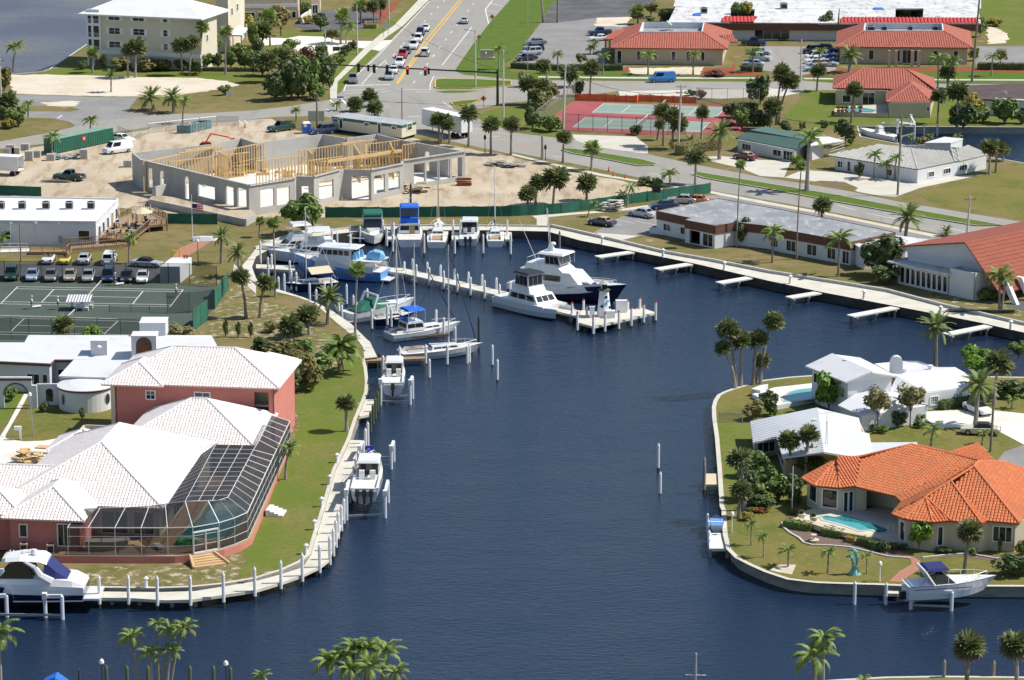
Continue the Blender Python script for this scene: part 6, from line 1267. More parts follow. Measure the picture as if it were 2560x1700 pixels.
for f in (.12,.8):
 for s in (.06,.94):
  b=MB();c=A+u*f+v*s;n=v.normalized()*.15;b.tube((c-n)+Vector((0,0,.45)),(c+n)+Vector((0,0,.45)),.45,n=12);b.build('wheel',M['tyre'],tk)
M['cont']=mat('container_green',(.02,.12,.075),.5,noise=[(.6,(.03,.15,.10),.4,.7),(3,(.05,.11,.07),.62,.8)])
ct=thing('shipping_container','long green corrugated shipping container with a small red sign','container',g(0,430,1420))
A,B=g(0,500,1425),g(0,1045,1310);u=(B-A);L=u.length;u.normalize();v=(g(0,422,1400)-A);v=Vector((-u.y,u.x,0))*2.44;H_=2.6;az=math.atan2(u.y,u.x)
b=MB();n=34;pr=[]
for i in range(n*4+1):
 ph=i%4;x=L*i/(n*4);pr.append(A+u*x-v.normalized()*(0 if ph in (0,1)else -.07))
b.loft([[(p.x,p.y,.15)for p in pr],[(p.x,p.y,H_)for p in pr]],caps=False)
b.build('corrugated_side',M['cont'],ct);b=MB()
P4=[A+v*.04,A+u*L+v*.04,A+u*L+v,A+v];b.prism([(p.x,p.y)for p in P4],.12,H_-.02);b.build('container_body',M['cont'],ct)
b=MB();b.prism([(p.x,p.y)for p in [A,A+u*L,A+u*L+v,A+v]],H_-.02,H_+.06);b.build('roof_panel',mat('container_roof',(.22,.36,.28),.6,noise=[(.7,(.16,.28,.22),.45,.7)]),ct)
b=MB();c=A+u*L*.5-v.normalized()*.03;b.box((c.x,c.y,1.75),(.9,.04,.75),az);b.build('sign_panel',mat('sign_red',(.6,.04,.05),.6),ct)
b=MB();c=A+u*L*.5-v.normalized()*.06
for dx,dz in ((-.15,.12),(.12,.12),(-.1,-.12),(.15,-.12)):b.box((c.x+u.x*dx,c.y+u.y*dx,1.75+dz),(.18,.02,.12),az)
b.build('sign_lettering',M['white'],ct)
M['skip']=mat('skip_teal',(.10,.20,.22),.6,noise=[(1.2,(.25,.25,.24),.5,.65),(3,(.2,.12,.07),.66,.8)])
sk=thing('dumpster','battered teal rubbish skip full of debris by the site entrance','dumpster',g(0,1790,1225))
A=g(0,1680,1232);B=g(0,1755,1230);u=(g(0,1920,1190)-B).normalized()*6.4;v=(A-B).normalized()*2.4
for a_,c_ in ((B,B+u),(B+u,B+u+v),(B+u+v,B+v),(B+v,B)):
 b=MB();d=unit(a_,c_);m_=(a_+c_)/2;b.box((m_.x,m_.y,.75),((c_-a_).length,.1,1.5),math.atan2(d.y,d.x))
 for i in range(1,int((c_-a_).length/.8)):
  p=a_+d*i*.8;nn=Vector((d.y,-d.x,0));b.box((p.x+nn.x*.07,p.y+nn.y*.07,.75),(.1,.08,1.4),math.atan2(d.y,d.x))
 b.build('side_panel',M['skip'],sk)
b=MB();rr=random.Random(5)
for i in range(70):
 p=B+u*rr.uniform(.05,.7)+v*rr.uniform(.1,.9);b.box((p.x,p.y,rr.uniform(.9,1.35)),(rr.uniform(.2,.9),rr.uniform(.1,.5),rr.uniform(.1,.4)),rr.uniform(0,3))
b.build('debris',mat('debris_mixed',(.40,.33,.25),.9,noise=[(1.5,(.6,.55,.48),.45,.6),(4,(.2,.15,.1),.55,.75)]),sk,'stuff')
# ================================================================== BOATS
M['gel']=mat('boat_gelcoat',(.80,.80,.79),.22,0,.5,coat=.4);M['gelo']=mat('boat_deck',(.72,.70,.64),.5);M['navyh']=mat('hull_navy',(.012,.016,.05),.15,coat=.5);M['blueh']=mat('hull_blue',(.13,.30,.62),.35)
M['botp']=mat('bottom_paint',(.02,.035,.07),.6);M['bglass']=mat('boat_glass',(.02,.025,.03),.05,0,.7);M['cgreen']=mat('canvas_green',(.015,.12,.08),.85);M['cblue']=mat('canvas_blue',(.02,.14,.62),.8);M['cnavy']=mat('canvas_navy',(.02,.03,.13),.85)
M['cblack']=mat('canvas_black',(.025,.03,.04),.85);M['cbeige']=mat('canvas_beige',(.62,.52,.36),.85);M['clt']=mat('canvas_light_blue',(.20,.48,.75),.8);M['teak']=mat('teak_deck',(.36,.24,.14),.8);M['ghull']=mat('hull_pale_grey',(.55,.58,.60),.3)
M['obm']=mat('outboard_cowl',(.025,.028,.035),.25);M['brownc']=mat('canvas_brown',(.10,.07,.055),.85)
def boat(nm,label,cat,t,stern,bow,B,fs,fb,top=('gel',),z=WZ,bottom='botp',rake=.9,deck='gelo',stripe=None):
 S_,W_=g(t,*stern,z),g(t,*bow,z);d=W_-S_;L=d.length;o=thing(nm,label,cat,(S_+W_)/2,math.atan2(d.y,d.x),None,True)
 b=MB();dk=MB();N=12;secs=[];inn=[]
 for i in range(N+1):
  s=i/N;w=B/2*(.86+.14*math.sin(min(1,s/.45)*pi/2))if s<.45 else B/2*max(.015,1-((s-.45)/.55)**2.3)
  sh=fs+(fb-fs)*s**1.7;xk=-L/2+L*s;X= lambda zz:xk+rake*s**5*max(-.2,zz/fb)*1.0-rake*.5*s**5
  ch=.06+.35*s**3*fb*.5;secs.append([(X(sh),-w,sh),(X(sh*.55),-w*.96,ch+(sh-ch)*.5),(X(ch),-w*.84,ch),(X(-.35),0,-.4*(1-s**5)),(X(ch),w*.84,ch),(X(sh*.55),w*.96,ch+(sh-ch)*.5),(X(sh),w,sh)])
  inn.append([(X(sh)-.05,-w*.95,sh+.03),(X(sh)-.05,w*.95,sh+.03)])
 n=7
 for i in range(N):
  for j in range(6):
   k=1 if j in (2,3)else (2 if stripe and j in (1,4)else 0)
   b.add([secs[i][j],secs[i+1][j],secs[i+1][j+1],secs[i][j+1]],[(0,1,2,3)],k)
 b.add(secs[0],[tuple(range(7))],0);b.build('hull',[M[top[0]],M[bottom],M[stripe or top[0]]],o);dk.loft(inn,caps=False);dk.build('deck',M[deck],o)
 return o,L,lambda s:fs+(fb-fs)*s**1.7
def cab(o,nm,x0,x1,w,z0,z1,rf,rr,m,tap=.88,win=(.3,.8),n=(1,1),roof=None,gm='bglass',wf=None):
 """cabin block from x0 (aft) to x1 (fore); rf, rr: how far its ends lean in; window band on all sides"""
 base=[(x0,-w/2,z0),(x1,-(wf or w)/2,z0),(x1,(wf or w)/2,z0),(x0,w/2,z0)];w2,f2=w*tap/2,(wf or w)*tap/2;tp=[(x0+rr,-w2,z1),(x1-rf,-f2,z1),(x1-rf,f2,z1),(x0+rr,w2,z1)]
 b=MB();b.frustum(base,tp);b.build(nm,M[m],o)
 if roof:b=MB();b.frustum([(x0+rr-roof,-w2-.12,z1),(x1-rf+roof*.6,-f2-.12,z1),(x1-rf+roof*.6,f2+.12,z1),(x0+rr-roof,w2+.12,z1)],[(x0+rr-roof+.1,-w2,z1+.1),(x1-rf+roof*.5,-f2,z1+.1),(x1-rf+roof*.5,f2,z1+.1),(x0+rr-roof+.1,w2,z1+.1)]);b.build('cabin_top',M['gel'],o)
 if win:
  Bv,Tv=[Vector(p)for p in base],[Vector(p)for p in tp];c=sum(Bv,Vector())/4
  for i,j in ((0,1),(1,2),(2,3),(3,0)):
   nn=n[0]if i in (0,2)else n[1];out=((Bv[i]+Bv[j])/2-c);out.z=0;out=out.normalized()*.02
   for k in range(nn):
    u0,u1=.06+.9*k/nn,.06+.9*(k+1)/nn-.03;P= lambda u,v:Bv[i].lerp(Bv[j],u).lerp(Tv[i].lerp(Tv[j],u),v)+out
    m_=MB();m_.quad(P(u0,win[0]),P(u1,win[0]),P(u1,win[1]),P(u0,win[1]));m_.build('window',M[gm],o)
def part(o,nm,m,fn):b=MB();fn(b);return b.build(nm,M[m],o)
def rail(o,pts,h=.6,nm='bow_rail'):
 def f(b):
  b.path([Vector(p)+Vector((0,0,h))for p in pts],.025,4)
  for p in pts:b.tube(p,Vector(p)+Vector((0,0,h)),.02,n=4)
 part(o,nm,'alum',f)
def bowrail(o,L,B,sh,s0=.5):rail(o,[(L*(s-.5),y*B/2*.86*max(.08,1-(max(0,s-.45)/.55)**2.3),sh(s))for y in (-1,)for s in (s0,.7,.85,.97)]+[(L*(s-.5),B/2*.86*max(.08,1-(max(0,s-.45)/.55)**2.3),sh(s))for s in (.85,.7,s0)])
def outboards(o,L,n,z):
 for i in range(n):
  y=(i-(n-1)/2)*.75;part(o,'outboard_motor','obm',lambda b:(b.box((-L/2-.35,y,z+.75),(.75,.5,.7),0,top=(.7,.8)),b.box((-L/2-.3,y,z),(.35,.2,.9)),b.tube((-L/2-.55,y,z-.45),(-L/2-.1,y,z-.45),.12,n=6)))
def mast(o,x,z0,h,boom=0,cover=None,col='alum',stays=None,r=.09):
 part(o,'mast',col,lambda b:b.tube((x,0,z0),(x,0,z0+h),r,r*.7,7));part(o,'spreader',col,lambda b:(b.tube((x,-.9,z0+h*.55),(x,.9,z0+h*.55),.035,n=4)))
 if boom:part(o,'boom',cover or col,lambda b:b.tube((x,0,z0+1.3),(x-boom,0,z0+1.35),.24 if cover else .07,.13 if cover else .06,7))
 if stays:part(o,'rigging','blk' if stays[2]else 'alum',lambda b:[b.tube((x,0,z0+h),p,.022,n=4)for p in ((stays[0],0,z0),(stays[1],0,z0+.1))]+[b.tube((x,0,z0+h),(x,y,z0),.012,n=3)for y in (-1.3,1.3)])
 if stays and stays[2]>1:part(o,'furled_sail','cnavy',lambda b:b.tube((stays[1],0,z0+.5),(x,0,z0+h*.95),.06,.04,5))
def canopy(o,nm,m,x0,x1,w,z0,z1,legs=True):
 part(o,nm,m,lambda b:b.frustum([(x0,-w/2,z1-.25),(x1,-w/2,z1-.25),(x1,w/2,z1-.25),(x0,w/2,z1-.25)],[(x0+.2,-w*.42,z1),(x1-.2,-w*.42,z1),(x1-.2,w*.42,z1),(x0+.2,w*.42,z1)]))
 if legs:part(o,'canopy_frame','alum',lambda b:[b.tube((x,y,z0),(x,y,z1-.2),.03,n=4)for x in (x0+.1,x1-.1)for y in (-w*.47,w*.47)])
def sail(label,t,st,bw,B,mtop,mx=.08,hull='gel',cover='cnavy',boom=3.5,fur=0,deck='gelo',col='alum',cabm='gel',mrow=None):
 o,L,sh=boat('sailboat',label,'sailboat',t,st,bw,B,.95,1.35,(hull,),rake=1.3,deck=deck,stripe=None);zc=sh(.5);cab(o,'cabin_trunk',-L*.12,L*.26,B*.55,zc,zc+.5,.5,.1,cabm,.9,(.3,.75),(3,1),wf=B*.36)
 part(o,'cockpit','teak',lambda b:b.box((-L*.3,0,sh(.2)+.06),(L*.22,B*.45,.08)));part(o,'coaming',cabm,lambda b:[b.box((-L*.3,y,sh(.2)+.2),(L*.26,.12,.3))for y in (-B*.27,B*.27)])
 x=L*mx;q_=o.matrix_basis@Vector((x,0,0));h=zat(Vector((q_.x,q_.y,0)),mtop)-WZ-zc-.4;mast(o,x,zc+.4,h,boom,cover,col,(-L*.49,L*.47,fur));bowrail(o,L,B,sh,.72);rail(o,[(-L*.48,-B*.36,sh(0)),(-L*.49,0,sh(0)),(-L*.48,B*.36,sh(0))],.65,'stern_rail');return o,L,sh
 # marina: trawler yacht and its neighbours
o,L,sh=boat('trawler_yacht','big trawler yacht with sky blue hull and white pilothouse','yacht',11,(1195,1015),(395,955),4.8,1.5,3.0,('blueh',),bottom='blueh',rake=1.5,deck='gel')
part(o,'bulwark','gel',lambda b:b.loft([[(-L*.42,y*2.32,1.35),(-L*.42,y*2.36,2.35)]for y in (1,)]+[[(x*L,y,za),(x*L,y+.03,zb)]for x,y,za,zb in ((.05,2.36,1.6,2.5),(.2,2.2,1.9,2.6))],caps=False))
part(o,'bulwark','gel',lambda b:b.loft([[(x*L,-y,za),(x*L,-y-.03,zb)]for x,y,za,zb in ((-.46,2.14,1.35,2.35),(-.2,2.38,1.4,2.45),(.05,2.38,1.6,2.5),(.2,2.2,1.9,2.6))],caps=False))
cab(o,'saloon',-L*.34,L*.26,4.0,1.55,2.9,.3,.1,'gel',.97,None);cab(o,'pilothouse',-L*.16,L*.22,3.4,2.9,4.6,.35,.1,'gel',.95,(.4,.82),(5,3),.9)
part(o,'swim_platform','gel',lambda b:b.box((-L/2-.6,0,.35),(1.3,3.8,.15)));part(o,'porthole','teak',lambda b:[b.tube((L*x,s*2.2-s*.0,1.15),(L*x,s*2.42,1.15),.2,n=8)for s in (-1,1)for x in (-.12,-.04,.04,.12)])
part(o,'boat_deck','gel',lambda b:b.box((-L*.33,0,2.95),(L*.3,4.2,.12)));part(o,'covered_dinghy','clt',lambda b:b.loft([[(-L*.4+x,-w,3.1),(-L*.4+x,-w*.7,3.1+h),(-L*.4+x,0,3.2+h*1.15),(-L*.4+x,w*.7,3.1+h),(-L*.4+x,w,3.1)]for x,w,h in ((-1.3,.3,.5),(-.8,.85,1.0),(.2,.95,1.15),(1.1,.6,.8),(1.6,.1,.4))]));part(o,'chair_cover','clt',lambda b:[b.box((-L*.2+i*.1,y,3.5),(.7,.7,1.0),.3,top=(.5,.5))for i,y in ((0,-1),(1,.4),(2,1.3))])
mast(o,-L*.1,4.6,3.2,2.2);bowrail(o,L,4.8,sh,.62)
for lb,st,bw,Bm,dz in (('white flybridge motor yacht moored behind the blue trawler',(850,830),(140,850),4.2,0),('white hardtop motor yacht nearest the marina head',(620,770),(60,810),3.8,0)):
 o,L,sh=boat('motor_yacht',lb,'yacht',11,st,bw,Bm,1.2,2.0,deck='gel');cab(o,'deckhouse',-L*.36,L*.22,Bm*.82,1.3,2.8,1.6,.2,'gel',.9,(.35,.8),(4,2));cab(o,'flybridge',-L*.3,L*.06,Bm*.7,2.8,3.5,.5,.1,'gel',.95,None);canopy(o,'hardtop','gel',-L*.28,L*.04,Bm*.75,3.4,5.0);bowrail(o,L,Bm,sh)
o,L,sh=boat('cabin_cruiser','white cruiser with a green canvas bimini and its bow towards the basin','motorboat',11,(1070,575),(1088,705),3.9,1.2,1.7,rake=.8,deck='gel');cab(o,'trunk_cabin',-L*.1,L*.36,3.0,sh(.5),sh(.5)+.5,.9,0,'gel',.85,None,wf=1.3);cab(o,'windscreen',-L*.2,L*.02,3.0,sh(.5)+.3,sh(.5)+1.7,.6,0,'bglass',.9,None);canopy(o,'bimini','cgreen',-L*.4,-L*.02,3.2,1.5,4.0);bowrail(o,L,3.9,sh)
o,L,sh=boat('sportfisher','white sportfisher with a bright blue canvas flybridge, stern to the basin','motorboat',11,(1418,712),(1415,570),4.2,1.15,2.0,deck='gelo');cab(o,'saloon',-L*.18,L*.2,3.4,1.4,2.9,1.2,.1,'gel',.9,(.3,.8),(2,2));cab(o,'flybridge',-L*.16,L*.08,2.8,2.9,3.7,.5,.1,'cblue',.95,None);canopy(o,'canvas_top','cblue',-L*.18,L*.08,3.0,3.6,5.6);cab(o,'canvas_curtain',-L*.1,L*.06,2.7,3.7,5.3,.3,.2,'cblue',.95,(.2,.8),(1,1));mast(o,L*.0,5.5,1.8);part(o,'companion_door','teak',lambda b:b.box((-L*.18-.02,-.4,2.0),(.05,.8,1.2)));rail(o,[(-L*.48,-1.9,1.15),(-L*.49,0,1.15),(-L*.48,1.9,1.15)],.6,'stern_rail')
sail('white yawl with a tan sail cover and wooden mast beside the blue canvas sportfisher',11,(1665,722),(1692,545),3.4,396,.1,'gel','cbeige',4,0,'gelo','teak')
o,L,sh=boat('outboard_cruiser','white hardtop cruiser with twin black outboards between the two yachts','motorboat',11,(1955,702),(1990,570),3.2,1.1,1.6,deck='gel');cab(o,'cuddy',0,L*.38,2.6,sh(.5),sh(.5)+.6,1.0,0,'gel',.85,None,wf=1.2);cab(o,'windscreen',-L*.08,L*.1,2.4,sh(.5)+.1,3.0,.5,0,'bglass',.9,None);canopy(o,'hardtop','gel',-L*.22,L*.08,2.6,1.3,3.4);outboards(o,L,2,.4);part(o,'helm_seat','gel',lambda b:[b.box((-L*.15,y,1.7),(.5,.6,.8))for y in (-.6,.6)])
sail('white sloop with a navy sail cover on the right of the north dock',11,(2210,712),(2200,570),3.0,415,.08,'gel','cnavy',3.6,0)
o,L,sh=sail('dark hulled sailboat under a cream awning beside the trawler',11,(735,1080),(300,1125),2.9,528,.12,'navyh',None,3.0,0,'gelo');part(o,'awning','cbeige',lambda b:b.loft([[(x,-1.7,2.6),(x,0,3.3),(x,1.7,2.6)]for x in (-L*.36,L*.1)],caps=False))
o,L,sh=boat('express_cruiser','white express cruiser with a dark green cockpit cover at the west quay','motorboat',11,(835,1400),(1430,1300),3.8,1.3,1.9,deck='gel',rake=1.4);cab(o,'foredeck',-L*.05,L*.36,2.9,sh(.5)-.1,sh(.6)+.4,1.6,0,'gel',.8,(.5,.8),(2,1),wf=1.0);part(o,'cockpit_cover','cgreen',lambda b:b.loft([[(x*L,-w,1.5),(x*L,-w*.5,h),(x*L,w*.5,h),(x*L,w,1.5)]for x,w,h in ((-.42,1.6,1.6),(-.28,1.65,2.3),(-.08,1.6,2.9),(.08,1.3,2.2),(.16,.6,1.9))]));part(o,'radar_arch','gel',lambda b:b.path([(-L*.2,-1.75,1.4),(-L*.12,-1.6,3.4),(-L*.12,1.6,3.4),(-L*.2,1.75,1.4)],.16,6));part(o,'swim_platform','gel',lambda b:b.box((-L/2-.4,0,.35),(.9,3.2,.12)));bowrail(o,L,3.8,sh)
sail('sailboat with dark hull stripe and loose white sail between cruiser and blue bimini boat',11,(1085,1425),(1415,1400),2.7,590,.15,'navyh','gel',2.8,0)
o,L,sh=sail('motor sailer with a bright blue bimini near the end of the west quay',11,(1225,1570),(1850,1490),3.6,607,-.12,'gel',None,3.0,2);cab(o,'pilothouse',-L*.3,-L*.02,2.6,1.2,2.4,.4,.1,'gel',.92,(.35,.8),(2,2));canopy(o,'bimini','cblue',-L*.28,-L*.02,2.7,2.3,4.1);part(o,'side_curtain','cblue',lambda b:b.box((-L*.28,0,2.6),(.06,2.4,.9)))
sail('long pale grey ketch with a brown sail cover at the timber finger pier',21,(1330,175),(2050,120),3.8,612,.12,'ghull','brownc',5,2,'gelo','alum')
# fuel dock: power catamaran and the big sport yacht
o,L,sh=boat('power_catamaran','white power catamaran with a black bimini beside the fuel dock','catamaran',12,(-150,1250),(405,1395),1.7,1.35,1.6,rake=.3,deck='gel',stripe='ghull');
part(o,'second_hull','gel',lambda b:b.loft([[(L*(s-.5),3.3-w,1.5),(L*(s-.5),3.3-w*.6,.0),(L*(s-.5),3.3+w*.6,.0),(L*(s-.5),3.3+w,1.5)]for s,w in ((0,.75),(.4,.85),(.75,.65),(.92,.3),(1.0,.03))]));part(o,'bridge_deck','gel',lambda b:b.prism([(-L*.48,-.6),(L*.34,-.6),(L*.3,1.6),(L*.34,3.9),(-L*.48,3.9)],1.0,1.65))
def shift(o_,n0,dy):
 for c in KID[o_.name][n0:]:c.location.y+=dy
n0=len(KID[o.name]);cab(o,'saloon',-L*.28,L*.22,3.8,1.65,2.9,1.0,.3,'gel',.88,(.25,.8),(3,3));cab(o,'flybridge',-L*.2,L*.06,3.0,2.9,3.7,.4,.1,'gel',.92,None);canopy(o,'bimini','cblack',-L*.22,L*.03,3.2,3.6,5.6);cab(o,'clear_curtain',-L*.2,L*.02,2.8,3.7,5.3,.1,.1,'steel',1,(.1,.9),(3,3));shift(o,n0,1.65)
o,L,sh=boat('sport_yacht','largest white sport yacht with navy hull and tall enclosed bridge','yacht',12,(20,1110),(1000,1235),5.2,1.5,2.9,('navyh',),deck='gel',rake=2.0);cab(o,'foredeck',-L*.05,L*.34,4.0,sh(.5),sh(.7)+.5,2.2,0,'gel',.8,(.55,.75),(3,1),wf=1.6)
part(o,'topside_band','gel',lambda b:[b.loft([[(L*(s-.5),y*w,z0),(L*(s-.5),y*w*1.02,z1)]for s,w,z0,z1 in ((0,2.27,.7,1.6),(.3,2.62,.75,1.75),(.5,2.64,.95,2.1),(.7,2.2,1.35,2.6),(.9,1.05,2.0,2.95))],caps=False)for y in (-1,1)]);cab(o,'deckhouse',-L*.22,L*.22,4.3,1.7,3.9,2.3,.2,'gel',.86,None);part(o,'side_window','bglass',lambda b:[b.quad((-L*.2,y,2.6),(L*.0,y,2.6),(L*.0,y*.95,3.4),(-L*.2,y*.95,3.4))for y in (-2.1,2.1)])
cab(o,'flybridge',-L*.34,L*.02,3.8,3.9,4.8,1.2,.2,'gel',.92,None);part(o,'bridge_overhang','gel',lambda b:b.box((-L*.26,0,3.85),(L*.24,3.9,.14)));cab(o,'bridge_enclosure',-L*.16,-L*.01,3.2,4.8,6.1,.4,.0,'steel',1.0,(.1,.92),(3,3));canopy(o,'hardtop','gel',-L*.22,L*.02,3.7,4.8,6.5);part(o,'radar_mast','gel',lambda b:(b.box((-L*.15,0,7.0),(1.0,.4,.8),0,top=(.5,.8)),b.lathe([(.4,0),(.42,.2),(.2,.35)],10,(-L*.13,0,7.4)),b.tube((-L*.17,.2,6.5),(-L*.2,.3,12.5),.05,n=4)))
part(o,'outrigger','alum',lambda b:[b.tube((-L*.2,y,4.5),(-L*.32,y*2.2,11.5),.05,.02,4)for y in (-1.9,1.9)]);bowrail(o,L,5.2,sh,.55);rail(o,[(-L*.32,y,4.8)for y in (-1.6,0,1.6)],.7,'bridge_rail')
# boats on lifts
LZ=-.15
def open_boat(lb,t,st,bw,B,n,z,top='gel'):
 o,L,sh=boat('walkaround_boat',lb,'motorboat',t,st,bw,B,1.15,1.6,z=z,bottom='gel',deck='gelo');cab(o,'cuddy',L*.05,L*.4,B*.75,sh(.5),sh(.5)+.5,1.2,0,'gel',.8,(.4,.8),(1,1),wf=B*.3);cab(o,'windscreen',-L*.05,L*.12,B*.7,sh(.5)+.1,2.7,.5,0,'bglass',.9,None);canopy(o,'hardtop',top,-L*.12,L*.14,B*.78,1.3,3.1)
 part(o,'gunwale','gel',lambda b:[b.box((-L*.28,y,1.35),(L*.42,.28,.3))for y in (-B*.42,B*.42)]+[b.box((-L*.48,0,1.3),(.35,B*.8,.3))]);part(o,'helm_seat','gel',lambda b:[b.box((-L*.16,y,1.7),(.55,.6,1.0))for y in (-.6,.6)]);outboards(o,L,n,.35);bowrail(o,L,B,sh,.6);return o
open_boat('white walkaround boat with one outboard on the lift by the timber posts',21,(1262,500),(1290,285),2.9,1,LZ);open_boat('white boat with three black outboards and clear curtains on the lift by the long quay',21,(1000,1490),(1078,1175),3.3,3,.1)
o,L,sh=boat('motor_cruiser','white motor cruiser with navy hull band and curved hardtop at the lower left','motorboat',30,(800,812),(-480,805),4.6,1.5,2.3,('navyh',),z=-.35,bottom='botp',deck='gel',rake=2);part(o,'topside_band','gel',lambda b:[b.loft([[(L*(s-.5),y*w*.97,.28),(L*(s-.5),y*w*.985,.42)]for s,w in ((0,1.98),(.25,2.2),(.5,2.28))],caps=False)for y in (-1,1)]+[b.loft([[(L*(s-.5),y*w,z0),(L*(s-.5),y*w*1.03,z1)]for s,w,z0,z1 in ((0,2.0,.95,1.75),(.25,2.25,1.0,1.95),(.5,2.33,1.1,2.1),(.75,1.75,1.4,2.4))],caps=False)for y in (-1,1)])
part(o,'side_shell','gel',lambda b:b.loft([[(x*L,-w,1.6),(x*L,-w*.85,h),(x*L,w*.85,h),(x*L,w,1.6)]for x,w,h in ((-.5,1.9,1.8),(-.42,2.1,2.3),(-.3,2.15,2.5),(.1,2.0,2.5),(.4,.9,2.5))]));part(o,'hardtop','gel',lambda b:b.loft([[(x*L,-w,h-.28),(x*L,-w*.7,h),(x*L,w*.7,h),(x*L,w,h-.28)]for x,w,h in ((-.24,1.6,4.2),(-.2,1.8,4.5),(-.05,1.75,4.6),(.06,1.4,4.4),(.09,1.0,4.2))]));cab(o,'windscreen',-L*.14,L*.11,3.3,2.5,4.2,1.6,.6,'bglass',.85,None)
[part(o,'side_arch','gel',lambda b:b.path([(-L*.28,y*2.0,2.3),(-L*.2,y*1.95,2.9),(-L*.16,y*1.8,3.7),(-L*.08,y*1.7,4.3)],[.42,.34,.25,.15],6))for y in (-1,1)];part(o,'cockpit_canvas','cnavy',lambda b:b.loft([[(x*L,-w,2.3),(x*L,-w*.8,h),(x*L,w*.8,h),(x*L,w,2.3)]for x,w,h in ((-.38,1.5,2.4),(-.3,1.8,3.2),(-.22,1.8,4.2))]));part(o,'swim_platform','gel',lambda b:b.box((-L/2-.7,0,.5),(1.6,3.9,.2)));part(o,'radar_dome','gel',lambda b:(b.lathe([(.3,0),(.4,.2),(.25,.5)],10,(-L*.14,.3,4.6)),b.box((-L*.09,-.3,4.75),(1.2,.3,.2),.5)))
o,L,sh=boat('express_cruiser','white express cruiser with a navy bimini on the lift at the lower right','motorboat',33,(1265,808),(2030,762),3.0,1.45,1.75,z=-.15,bottom='gel',deck='gel',rake=1.6);cab(o,'foredeck',-L*.02,L*.36,2.3,sh(.5),sh(.6)+.3,1.6,0,'gel',.8,None,wf=.9);cab(o,'windscreen',-L*.2,L*.06,2.4,1.6,2.5,1.1,.3,'bglass',.85,None);canopy(o,'bimini','cnavy',-L*.3,-L*.02,2.5,1.5,3.2);part(o,'radar_arch','gel',lambda b:b.path([(-L*.2,-1.35,1.5),(-L*.32,-1.3,3.0),(-L*.32,1.3,3.0),(-L*.2,1.35,1.5)],.14,6));part(o,'blue_stripe','cnavy',lambda b:[b.box((-L*.1,y,1.2),(L*.7,.03,.06))for y in (-1.47,1.47)]);bowrail(o,L,3.0,sh,.55);part(o,'outdrive','obm',lambda b:b.box((-L/2-.3,0,.3),(.6,.5,.8)))
o,L,sh=boat('dinghy','small white rowing boat with blue inside on the little jetty','rowing boat',32,(1890,190),(1883,100),1.5,.55,.7,z=-.3,deck='blueh',rake=.3);part(o,'thwart','gel',lambda b:[b.box((x,0,.62),(.25,1.3,.06))for x in (-.6,.4)])
o,L,sh=boat('outboard_boat','white open boat with one outboard on the lift in the far canal','motorboat',3,(1195,1305),(850,1235),2.6,.9,1.2,z=-.4,deck='gelo');cab(o,'console',-.6,.6,1.2,1.0,2.2,.3,0,'gel',.85,None);outboards(o,L,1,.4)
o,L,sh=boat('covered_boat','boat under a bright blue tarpaulin at the lower left edge','motorboat',30,(640,1740),(360,1740),2.8,.9,1.2,z=-.6);part(o,'boat_cover','cblue',lambda b:b.loft([[(x*L,-w,1.0),(x*L,-w*.5,h),(x*L,w*.5,h),(x*L,w,1.0)]for x,w,h in ((-.5,1.2,1.5),(-.1,1.45,2.3),(.3,1.0,1.8),(.55,.2,1.2))]))
o,L,sh=sail('sailboat below the picture edge with only its masthead rising into the canal',32,(1690,1990),(1690,1830),2.9,1633,.0,'gel','cblue',3.5,2)
js=thing('jet_ski','yellow and blue jet ski on the small lift by the quay','jet ski',g(21,1040,1090,.1));p=g(21,1040,1090,.1);part(js,'hull','gel',lambda b:None)if 0 else None
b=MB();b.loft([[(p.x-w,p.y+y,.2),(p.x-w*.8,p.y+y,h),(p.x+w*.8,p.y+y,h),(p.x+w,p.y+y,.2)]for y,w,h in ((-1.3,.5,.6),(-.3,.6,.75),(.6,.5,.8),(1.5,.12,.6))]);b.build('hull',mat('jetski_yellow',(.75,.68,.10),.3),js);b=MB();b.box((p.x,p.y-.2,1.0),(.5,1.3,.5),0,top=(.6,.8));b.box((p.x,p.y+.6,1.15),(.9,.2,.5));b.build('seat',mat('jetski_blue',(.06,.06,.42),.4),js)
rf=thing('float_raft','red edged tan float raft by the north quay','raft',g(12,198,625,WZ));p=g(12,198,625,WZ);b=MB();b.box((p.x,p.y,WZ+.2),(2.6,1.6,.5));b.build('hull',mat('raft_red',(.55,.10,.07),.6),rf);b=MB();b.box((p.x,p.y,WZ+.47),(2.5,1.5,.06));b.build('deck',M['cbeige'],rf)
# ================================================================== DOCKS, PILINGS, LIFTS
M['pgreen']=mat('piling_green',(.09,.12,.075),.85,noise=[(2,(.14,.17,.11),.45,.7)]);M['pgrey']=mat('piling_grey',(.30,.28,.24),.9,noise=[(3,(.2,.18,.15),.45,.7)]);M['redcap']=mat('red_cap',(.42,.04,.025),.6);M['liftw']=mat('lift_sleeve',(.66,.70,.78),.4)
def pmesh(top,low,cap):
 b=MB();b.tube((0,0,0),(0,0,.42),.15,n=8,k=1,cap=False);b.tube((0,0,.42),(0,0,.94),.165,n=8,k=0);b.tube((0,0,.94),(0,0,1),.18,.04,8,2);return b.mesh('piling',[M[top],M[low],M[cap]])
PM={'w':pmesh('white','stain_shade','white'),'r':pmesh('white','stain_shade','redcap'),'g':pmesh('pgreen','stain_shade','pgreen'),'b':pmesh('stain_shade','stain_shade','stain_shade'),'y':pmesh('pgrey','stain_shade','pgrey'),'l':pmesh('liftw','stain_shade','white')}
ORD='first second third fourth fifth sixth seventh eighth ninth tenth eleventh twelfth thirteenth fourteenth fifteenth sixteenth'.split()
